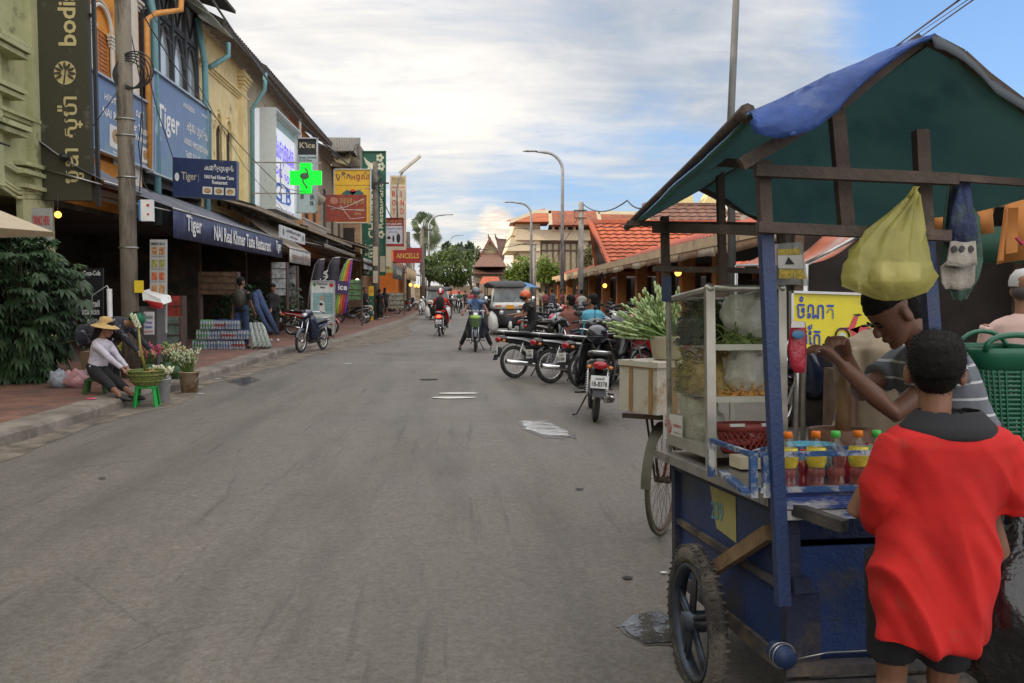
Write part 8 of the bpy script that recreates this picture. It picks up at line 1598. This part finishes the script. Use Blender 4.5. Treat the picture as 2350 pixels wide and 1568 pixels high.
b = MB(); b.b2((-.2, -.2, .74), (.2, .35, .77)); b.tube([(.08, -.1, .75), (.05, 0, .34)], .008, 5); b.tube([(-.08, -.1, .75), (-.05, 0, .34)], .008, 5); b.tube([(-.09, .05, .72), (-.03, .0, .36)], .01, 5); b.obj('rack', RST, t)
a_ = G(1530, 1226); b = MB()
FM = mat('foam_box', (.52, .48, .40), .7, var=.1, scale=4, bump=.2, bscale=90, dirt=(.33, .22, .12), damt=.25, dscale=3); TP = mat('parcel_tape', (.33, .19, .08), .4, var=.2); Yb = 5.05
fb = [P(1422, 832, Yb), P(1412, 912, Yb), P(1502, 944, Yb - .25), P(1508, 848, Yb - .25)]; d_ = V((.42, .30, 0)); s2 = (fb[3] - fb[0]); s2.z = 0
t = thing('foam_box', 'white foam box bound with brown tape on the back of the bicycle', 'box', (fb[1] + fb[2]) / 2)
dd = V((.36, .16, 0)); w2 = V((s2.x, s2.y, 0)); o_ = V((fb[0].x, fb[0].y, .82)); b = MB(); b.prism([o_, o_ + w2, o_ + w2 + dd, o_ + dd], (0, 0, .26)); b.obj('box_body', FM, t, True); b = MB(); b.prism([o_ + V((-.01, -.01, .262)), o_ + w2 + V((0, -.015, .262)), o_ + w2 + dd + V((.01, 0, .262)), o_ + dd + V((0, .01, .262))], (0, 0, .03)); b.obj('lid', FM, t, True)
wu = w2.normalized(); dn = dd.normalized(); nn = V((wu.y, -wu.x, 0)); nn = nn if nn.y < 0 else -nn; b = MB()
for u_ in (.28, .80): p_ = o_ + w2 * u_ + nn * .004; b.prism([p_, p_ + wu * .028, p_ + wu * .028 + V((0, 0, .295)), p_ + V((0, 0, .295))], nn * .002)
n2 = V((dn.y, -dn.x, 0)); 
for u_ in (.25, .7): p_ = o_ + w2 + dd * u_ + n2 * .004; b.prism([p_, p_ + dn * .04, p_ + dn * .04 + V((0, 0, .295)), p_ + V((0, 0, .295))], n2 * .002)
p_ = o_ + V((0, 0, .255)) + nn * .005; b.prism([p_, p_ + w2, p_ + w2 + V((0, 0, .03)), p_ + V((0, 0, .03))], nn * .002); b.obj('tape', TP, t, True)
c = P(1530, 845, 5.0); c.z = 1.12; b = MB(); b.lathe([(.08, 0), (.1, .12), (.104, .13), (.095, .13), (.08, .02)], c, seg=20); o = b.obj('bucket', mat('bucket_cream', (.5, .45, .33), .5)); tag(o, 'cream bucket holding the tall white flower stems', 'bucket')
SG = mat('stem_light_green', (.13, .22, .05), .6, var=.3); BW_ = mat('bud_cream', (.40, .50, .24), .6, var=.25, scale=20); rnd = random.Random(5); b1 = MB(); b2 = MB()
for k in range(62):
    a = rnd.uniform(-1.25, .1); dp = rnd.uniform(-.5, .5); L_ = rnd.uniform(.2, .34); r0_ = c + V((rnd.uniform(-.06, .06), rnd.uniform(-.05, .05), .1)); d = V((a * .85, dp * .5, 1)).normalized(); tip = r0_ + d * L_ + V((a * .1, 0, -abs(a) * .1)); b1.tube([r0_, r0_.lerp(tip, .5) + V((0, 0, .02)), tip], [.005, .005, .004], 5)
    ax = (tip - r0_).normalized()
    for j in range(9): p = tip - ax * (.013 * j) + V((rnd.uniform(-.014, .014), rnd.uniform(-.014, .014), 0)); b2.ell(p, (.0075, .0075, .017), ax.to_track_quat('Z', 'Y').to_matrix(), 6, 4)
t = thing('flower_bunch', 'big bunch of white tuberose stems leaning out of the cream bucket', 'flowers', c); b1.obj('stems', SG, t, True); b2.obj('buds', BW_, t, True)
# ---------------------------------------------------------------- flower sellers on the left
PV = .13; sl_ = G(222, 903, PV); k_ = .92; fp = G(303, 940, 0); hn = P(292, 852, sl_.y - .12)
hh = wl(sl_, 82, k_, [hn + V((0, -.06, 0)), hn + V((0, .08, 0))]); ff = wl(sl_, 82, k_, [V((fp.x - .05, fp.y, .09)), V((fp.x + .0, fp.y + .28, .09))])
t, J = human('woman in a straw hat and white checked shirt sitting on a low green stool', sl_, face=82, hgt=1.70 * k_, hip=(0, 0, .33), lean=14, nod=24, hands=(hh[0], hh[1]), feet=(ff[0], ff[1]), shirt=mat('shirt_lilac_white', (.52, .48, .54), .85, var=.15, scale=9, bump=.2, bscale=150, dirt=(.3, .28, .36), damt=.25, dscale=12), sleeve='long', pants=CBK, plen=.55, shoes=SHK, hair='long', vox=.011, knee=((-.1, -.6, 1), (.1, -.6, 1)), elbow=((.2, .3, -1), (-.2, .3, -1)), wr=(.008, 10, (1, 1, .7)))
STRW = mat('straw', (.5, .33, .13), .85, var=.25, scale=40, bump=.4, bscale=120); hcw = J['hc']; b = MB(); Mh = J['hz'] @ Matrix.Rotation(R(-14), 3, 'X'); b.lathe([(.20, .125), (.185, .135), (.12, .165), (.098, .18), (.095, .23), (.08, .262), (.04, .278), (0, .28)], hcw, Mh, 28, cap=False); b.v = [v * J['k'] for v in b.v]; b.obj('straw_hat', STRW, t)
b = MB(); w_ = [J['neck'] + V((-.09, .02, -.02)), J['neck'] + V((-.02, .14, -.16)), J['hip'] + V((.14, .12, .12))]; b.tube([v * J['k'] for v in w_], .02, 6, ell=.4); b.obj('bag_strap', CBK, t)
def stool(label, c, s_, h_, m):
    t = thing('stool', label, 'stool', c, R(10), 'low plastic stools'); b = MB(); b.loft([(-s_ * .5, h_, s_ * .45, .012), (-s_ * .42, h_, s_ * .5, .018), (s_ * .42, h_, s_ * .5, .018), (s_ * .5, h_, s_ * .45, .012)], e=5); b.obj('seat', m, t)
    for sx in (-1, 1):
        for sy in (-1, 1): b = MB(); b.bar((sx * s_ * .52, sy * s_ * .52, 0), (sx * s_ * .4, sy * s_ * .4, h_), .05, .02); b.obj('leg', m, t)
STG = mat('stool_dark_green', (.03, .09, .03), .5); STB = mat('stool_bright_green', (.02, .32, .06), .4)
stool('dark green plastic stool under the woman in the straw hat', (sl_.x, sl_.y, PV), .26, .19, STG)
c = G(328, 936, 0); stool('bright green plastic stool carrying the round basket', (c.x, c.y + .15, 0), .26, .26, STB)
t = thing('basket', 'round green woven basket of snacks on the bright green stool', 'basket', (c.x, c.y + .15, .28)); b = MB(); bc_ = V((c.x, c.y + .15, .28)); b.lathe([(.15, 0), (.19, .05), (.215, .13), (.225, .19)], bc_, seg=32, cap=False)
WV = mat('woven_green', (.12, .15, .03), .7, var=.5, scale=40, bump=.6, bscale=70, dirt=(.25, .22, .08), damt=.3, dscale=20); b.poly([bc_ + V((.2 * cos(a), .2 * sin(a), .13)) for a in [2 * pi * k / 24 for k in range(24)]]); b.obj('weave', WV, t, True); b = MB()
for z_, r_ in ((.19, .228), (.14, .222), (.06, .2)): b.torus(bc_ + V((0, 0, z_)), r_, .012, Matrix.Rotation(pi / 2, 3, 'Y'), 32, 5)
b.obj('rim', WV, t, True); b = MB(); b.tube([bc_ + V((.0, 0, .15)), P(322, 800, c.y), P(318, 752, c.y)], [.02, .018, .012], 6); b.obj('pole', mat('bamboo', (.3, .28, .06), .6), t, True)
def balls(name, label, c, rx, ry, n, r, m, cat, z=.0):
    rnd = random.Random(n); b = MB(); 
    for _ in range(n): a = rnd.uniform(0, 6.28); q = sqrt(rnd.random()); b.ell(V(c) + V((cos(a) * q * rx, sin(a) * q * ry, z + (1 - q) * r * 2.5 + r * .5)), (r, r, r * .9), seg=8, rg=5)
    o = b.obj(name, m); tag(o, label, cat, kind='stuff')
balls('longans', 'small tan fruits heaped on the right of the round basket', bc_ + V((.1, -.03, .15)), .1, .12, 55, .017, mat('fruit_tan', (.35, .2, .07), .6), 'fruit'); balls('herb_balls', 'green herb bundles on the left of the round basket', bc_ + V((-.1, 0, .15)), .09, .12, 40, .02, mat('leaf_bundle', (.09, .14, .03), .7, var=.4), 'herbs')
b = MB(); 
for k in range(40): f = k / 40; q = P(318, 752, c.y).lerp(P(304, 720, c.y), f); b.ell(q + V((.03 * sin(k * 2.4), .03 * cos(k * 2.4), 0)), (.014, .014, .014), seg=6, rg=4)
o = b.obj('jasmine_garland', mat('jasmine', (.6, .6, .42), .7)); tag(o, 'white jasmine garland on top of the bamboo pole', 'flowers')
def bucket(label, px, py, r_, h_, m, z=0, name='bucket'):
    q = G(px, py, z); q.y += r_; t = thing(name, label, 'bucket', q); b = MB(); b.lathe([(r_ * .82, 0), (r_, h_), (r_ * 1.05, h_), (r_ * 1.05, h_ + .015), (r_ * .93, h_ + .01), (r_ * .8, .02)], q, seg=26); b.obj('bucket_body', m, t, True)
    b = MB(); b.tube([q + V((r_ * 1.05 * cos(a), -r_ * .6 * sin(a) - .02, h_ * (.85 - .35 * sin(a)))) for a in [pi * k / 10 for k in range(11)]], .004, 4); b.obj('handle', STL, t, True); return q
q1 = bucket('white plastic bucket beside the bright green stool', 369, 925, .1, .31, mat('bucket_white', (.5, .52, .55), .5, dirt=(.35, .33, .3), damt=.15)); q2 = bucket('dirty old paint bucket full of white lilies', 428, 903, .145, .30, mat('bucket_dirty', (.42, .33, .22), .75, var=.25, scale=5, dirt=(.22, .12, .06), damt=.45, dscale=4))
def flowers(label, c, n, L_, spread, head, hr, hm, name='flower_bunch', dirx=0., seed=3, per=6):
    rnd = random.Random(seed); t = thing(name, label, 'flowers', c, group=None); b1 = MB(); b2 = MB(); b3 = MB(); c = V(c)
    for k in range(n):
        a = rnd.uniform(0, 6.28); s_ = sqrt(rnd.random()) * spread; d = V((cos(a) * s_ + dirx, sin(a) * s_ * .8, 1)).normalized(); l = L_ * rnd.uniform(.7, 1.1); tip = c + d * l; b1.tube([c + V((cos(a) * .03, sin(a) * .03, 0)), tip], .005, 4)
        for j in range(per): p = tip - d * (head * j / per) + V((rnd.uniform(-1, 1), rnd.uniform(-1, 1), rnd.uniform(-1, 1))) * hr; b2.ell(p, (hr * .6, hr * .6, hr * 1.1), d.to_track_quat('Z', 'Y').to_matrix(), 6, 4)
        for j in range(3): p = c.lerp(tip, rnd.uniform(.4, .9)); o_ = V((rnd.uniform(-1, 1), rnd.uniform(-1, 1), rnd.uniform(0, 1))).normalized() * .13; n_ = o_.cross(V((0, 0, 1))).normalized() * .014; b3.add([p, p + o_ * .5 + n_, p + o_, p + o_ * .5 - n_], [(0, 1, 2, 3)], False)
    b1.obj('stems', SG, t, True); b2.obj('blossoms', hm, t, True); b3.obj('leaves', LF2, t, True)
flowers('bunch of white lily buds in the old paint bucket', q2 + V((0, 0, .22)), 46, .42, .62, .12, .020, mat('lily_white', (.5, .52, .36), .6, var=.2), dirx=-.25, seed=4)
flowers('cream roses and cabbage leaves in the white bucket', q1 + V((0, 0, .28)), 22, .2, .7, .03, .034, mat('rose_cream', (.58, .56, .4), .6, var=.2), seed=8, per=3)
g_ = G(330, 872, PV)
for lb, dx, dy, cc, sd_, hr, per in (('yellow flowers behind the seated woman', -.45, .5, (.55, .45, .03), 11, .022, 4), ('pink lotus buds beside the bamboo pole', -.05, .35, (.5, .08, .16), 12, .03, 3), ('dried beige flowers between the two buckets', .45, .15, (.4, .33, .2), 13, .028, 4), ('green leafy stems behind the round basket', .1, .75, (.2, .26, .08), 14, .03, 4)):
    q = V((g_.x + dx, g_.y + dy, PV)); b = MB(); b.lathe([(.07, 0), (.1, .22), (.09, .22)], q, seg=14); o = b.obj('bucket', STG); tag(o, 'dark bucket holding the ' + lb, 'bucket'); flowers(lb, q + V((0, 0, .2)), 26, .32, .8, .05, hr, mat('petal%d' % sd_, cc, .6, var=.3, scale=20), seed=sd_, per=per)
# second seller bending under a dark patterned cloth, green cap
g_ = G(262, 868, PV); g2_ = (P(222, 800, 12.9).x, 12.9, PV); k_ = .95; hh = wl(g_, 75, k_, [P(345, 800, g_.y - .1), P(350, 790, g_.y + .15)])
t, J = human('person in a green cap bending over under a dark spotted cloth', g2_, face=84, hgt=1.6, hip=(0, 0, .84), lean=74, nod=62, hands=((-.2, -.8, .5), (.2, -.8, .5)), feet=((-.14, -.25, .08), (.14, -.2, .08)), shirt=mat('cloth_spotted', (.018, .018, .026), .85, var=.2, dirt=(.25, .25, .28), damt=.16, dscale=14), sleeve='long', pants=CBK, shoes=SHK, vox=.014, fat=1.25, shirtlen=.18, knee=((-.2, -1, .6), (.2, -1, .6)))
b = MB(); b.lathe([(.135, .11), (.11, .13), (.10, .17), (.09, .215), (.06, .24), (0, .25)], J['hc'], J['hz'], 22, cap=False); b.v = [v * J['k'] for v in b.v]; b.obj('cap', mat('cap_green_felt', (.01, .12, .06), .8), t)
for lb, px, py, r_, m_, sd_ in (('grey plastic shopping bag lying left of the seated woman', 125, 893, .17, (.3, .33, .38), 3), ('pinkish plastic bag tucked behind the seated woman', 162, 893, .17, (.5, .25, .28), 7)):
    q = G(px, py, PV); e = MB(); e.ell((0, 0, 0), 1, seg=24, rg=16); b = MB(); b.add([q + V((v.x * r_ * (1 + .35 * noise.noise(v * 2 + V((sd_, 0, 0)))), v.y * r_ * .8 + r_, (v.z + .9) * r_ * .75 * (1 + .4 * noise.noise(v * 2.5 + V((0, sd_, 0)))))) for v in e.v], e.f); o = b.obj('plastic_bag', mat('bag_film%d' % sd_, m_, .3, var=.4, scale=8, bump=.6, bscale=20, spec=.7)); tag(o, lb, 'plastic bag')
q = G(208, 918, PV); b = MB(); b.loft([(-.02, .015, .07, .012), (.02, .015, .07, .012)], c=q); o = b.obj('pink_purse', mat('purse_pink', (.6, .12, .2), .4)); tag(o, 'small pink purse lying on the brick pavement', 'purse')
q = G(215, 862, PV); b = MB(); b.box(q + V((0, 0, .2)), (.3, .25, .4)); o = b.obj('carton', CARD); tag(o, 'plain carton standing between the bush and the seated woman', 'box')
# bottled water packs and cooler things at the restaurant front
PKM = [glass('water_plastic', (.8, .85, .88), dust=.2, dcol=(.5, .55, .6)), mat('pack_label_red', (.28, .06, .07), .4), mat('pack_label_blue', (.16, .2, .3), .4), mat('pack_label_green', (.15, .3, .15), .4)]
def pack(c, lm, lb):
    t = thing('bottle_pack', lb, 'water pack', c, group='packs of bottled water at the restaurant front'); b = MB(); b2 = MB(); b3 = MB()
    for i in range(5):
        for j in range(3): o_ = V((-.13 + i * .065, -.07 + j * .065, 0)); b.lathe([(.028, 0), (.03, .02), (.03, .15), (.012, .2), (.012, .215)], o_, seg=8); b2.lathe([(.0315, .07), (.0315, .13)], o_, seg=8, cap=False); b3.lathe([(.014, .213), (.014, .23), (0, .232)], o_, seg=8)
    b.obj('bottles', mat('water_bottle_mass', (.38, .42, .46), .15, var=.3, scale=30, alpha=.75), t); b2.obj('labels', PKM[lm], t); b3.obj('caps', TEXTB if lm != 3 else GRN if 0 else mat('cap_green', (.08, .5, .08), .4), t)
    for nm in ('bottles', 'labels', 'caps'): [o.__setitem__('kind', 'stuff') for o in t.children if o.name.startswith(nm)]
nm_ = {0: 'lowest', 1: 'second', 2: 'third'}; cn_ = ['first', 'second', 'third', 'fourth', 'fifth', 'sixth']; g_ = G(438, 803, PV)
for lv in range(3):
    for i in range(4 if lv == 0 else 4 if lv == 1 else 3): pack(V((g_.x + .17 + i * .3 + .1 * lv, g_.y + .1 + .05 * (i % 2), PV + lv * .24)), (1, 2, 2)[(i + lv) % 3] if i else 3, '%s water pack from the left in the %s layer of the stack' % (cn_[i], nm_[lv]))
for k, (x0_, x1_, lb) in enumerate(((574, 586, 'first'), (584, 598, 'second'), (592, 608, 'third'), (600, 617, 'fourth'))): b = MB(); b.tube([P(x0_, 742, 21.9), P(x1_, 797, 21.6)], [.05, .075], 8); o = b.obj('rolled_mat', mat('mat_roll', (.38, .43, .4), .6, var=.5, scale=20)); tag(o, lb + ' pale roll from the left leaning beside the jeans', 'roll', 'pale rolls leaning on the pavement')
# restaurant interior glimpses
for k, (x, y, Y, w_, h_, c_, lb) in enumerate(((400, 740, 20.5, .35, 1.2, (.3, .04, .03), 'red drinks cooler glimpsed inside the restaurant'), (392, 770, 19.5, .4, .8, (.1, .14, .12), 'dark green crate stack inside the restaurant'), (500, 650, 24, 1.0, .6, (.12, .07, .04), 'brown shelf with jars in the dim restaurant'), (640, 640, 30, .5, 1.1, (.4, .42, .42), 'pale notice panel inside the shop by the blue pipe'), (662, 655, 32, .6, 1.4, (.3, .3, .3), 'grey standing poster beside the flag banners'), (795, 665, 36, 1.2, .8, (.1, .2, .08), 'green wares glimpsed behind the rainbow flag'), (900, 690, 52, 1.4, .9, (.3, .28, .22), 'pale wares at the far shops behind the walkers'))):
    q = P(x, y, Y); t = thing('shelf_unit', lb, 'shelf', (q.x, Y, PV)); b = MB(); b.b2((q.x - w_ / 2, Y, q.z - h_ / 2), (q.x + w_ / 2, Y + .3, q.z + h_ / 2)); b.obj('cabinet', mat('cabinet%d' % k, c_, .5, var=.6, scale=7), t, True); b = MB(); 
    for z_ in (-.3, 0, .3): b.b2((q.x - w_ / 2 - .02, Y - .03, q.z + z_ * h_), (q.x + w_ / 2 + .02, Y + .001, q.z + z_ * h_ + .02))
    for x_ in (-1, 1): b.b2((q.x + x_ * w_ / 2 - .02, Y - .02, PV), (q.x + x_ * w_ / 2 + .02, Y + .3, q.z + h_ / 2))
    b.obj('frame', RST, t, True)
for k, (x, y, Y, lb) in enumerate(((1139, 895, 0, ''),)): pass
for x, y, Y, lb in ((942, 654, 56, 'first lit bulb under the far awning'), (953, 656, 60, 'second lit bulb under the far awning'), (960, 657, 64, 'third lit bulb under the far awning'), (820, 645, 42, 'white lit bulb in the shop behind the rainbow flag')):
    t = thing('light_bulb', lb, 'lamp', P(x, y, Y), group='lit bulbs in the far shops'); b = MB(); b.ell((0, 0, 0), .1, seg=8, rg=5); b.obj('bulb', BULB if Y > 50 else emis('bulb_white', (1, .9, .7), 6), t); b = MB(); b.tube([(0, 0, .08), (0, 0, .5)], .012, 4); b.obj('cord', BLK, t)
# litter and drain marks
LIT = mat('paper_scrap', (.55, .54, .5), .7)
for k, (x, y, s_, lb) in enumerate(((1050, 904, .3, 'long white scrap on the road ahead of the puddle'), (1042, 914, .32, 'second long white scrap just below the other'), (798, 836, .09, 'white scrap on the left lane'), (500, 870, .06, 'paper bit at the gutter by the lilies'), (985, 872, .16, 'dark scrap of rubber on the road middle'), (1523, 1318, .02, 'tiny white bit left of the cart wheel'), (460, 905, .05, 'pale scrap at the kerb by the bucket'), (1330, 1125, .03, 'dark fleck on the asphalt near the bicycle wheel'), (1440, 1330, .03, 'dark dropping near the cart wheel'), (235, 1100, .03, 'dark fleck near the left kerb'))):
    q = G(x, y); b = MB(); n_ = 10; b.prism([q + V((s_ * cos(a) * (1 + .3 * noise.noise(V((k, a, 0)))), s_ * (.32 if s_ > .2 else .6) * sin(a) * (1 + .5 * noise.noise(V((a, k, 2)))), .009)) for a in [2 * pi * i / n_ for i in range(n_)]], (0, 0, .003)); o = b.obj('litter', LIT if 'white' in lb or 'pale' in lb or 'paper' in lb else RUB); tag(o, lb, 'litter')
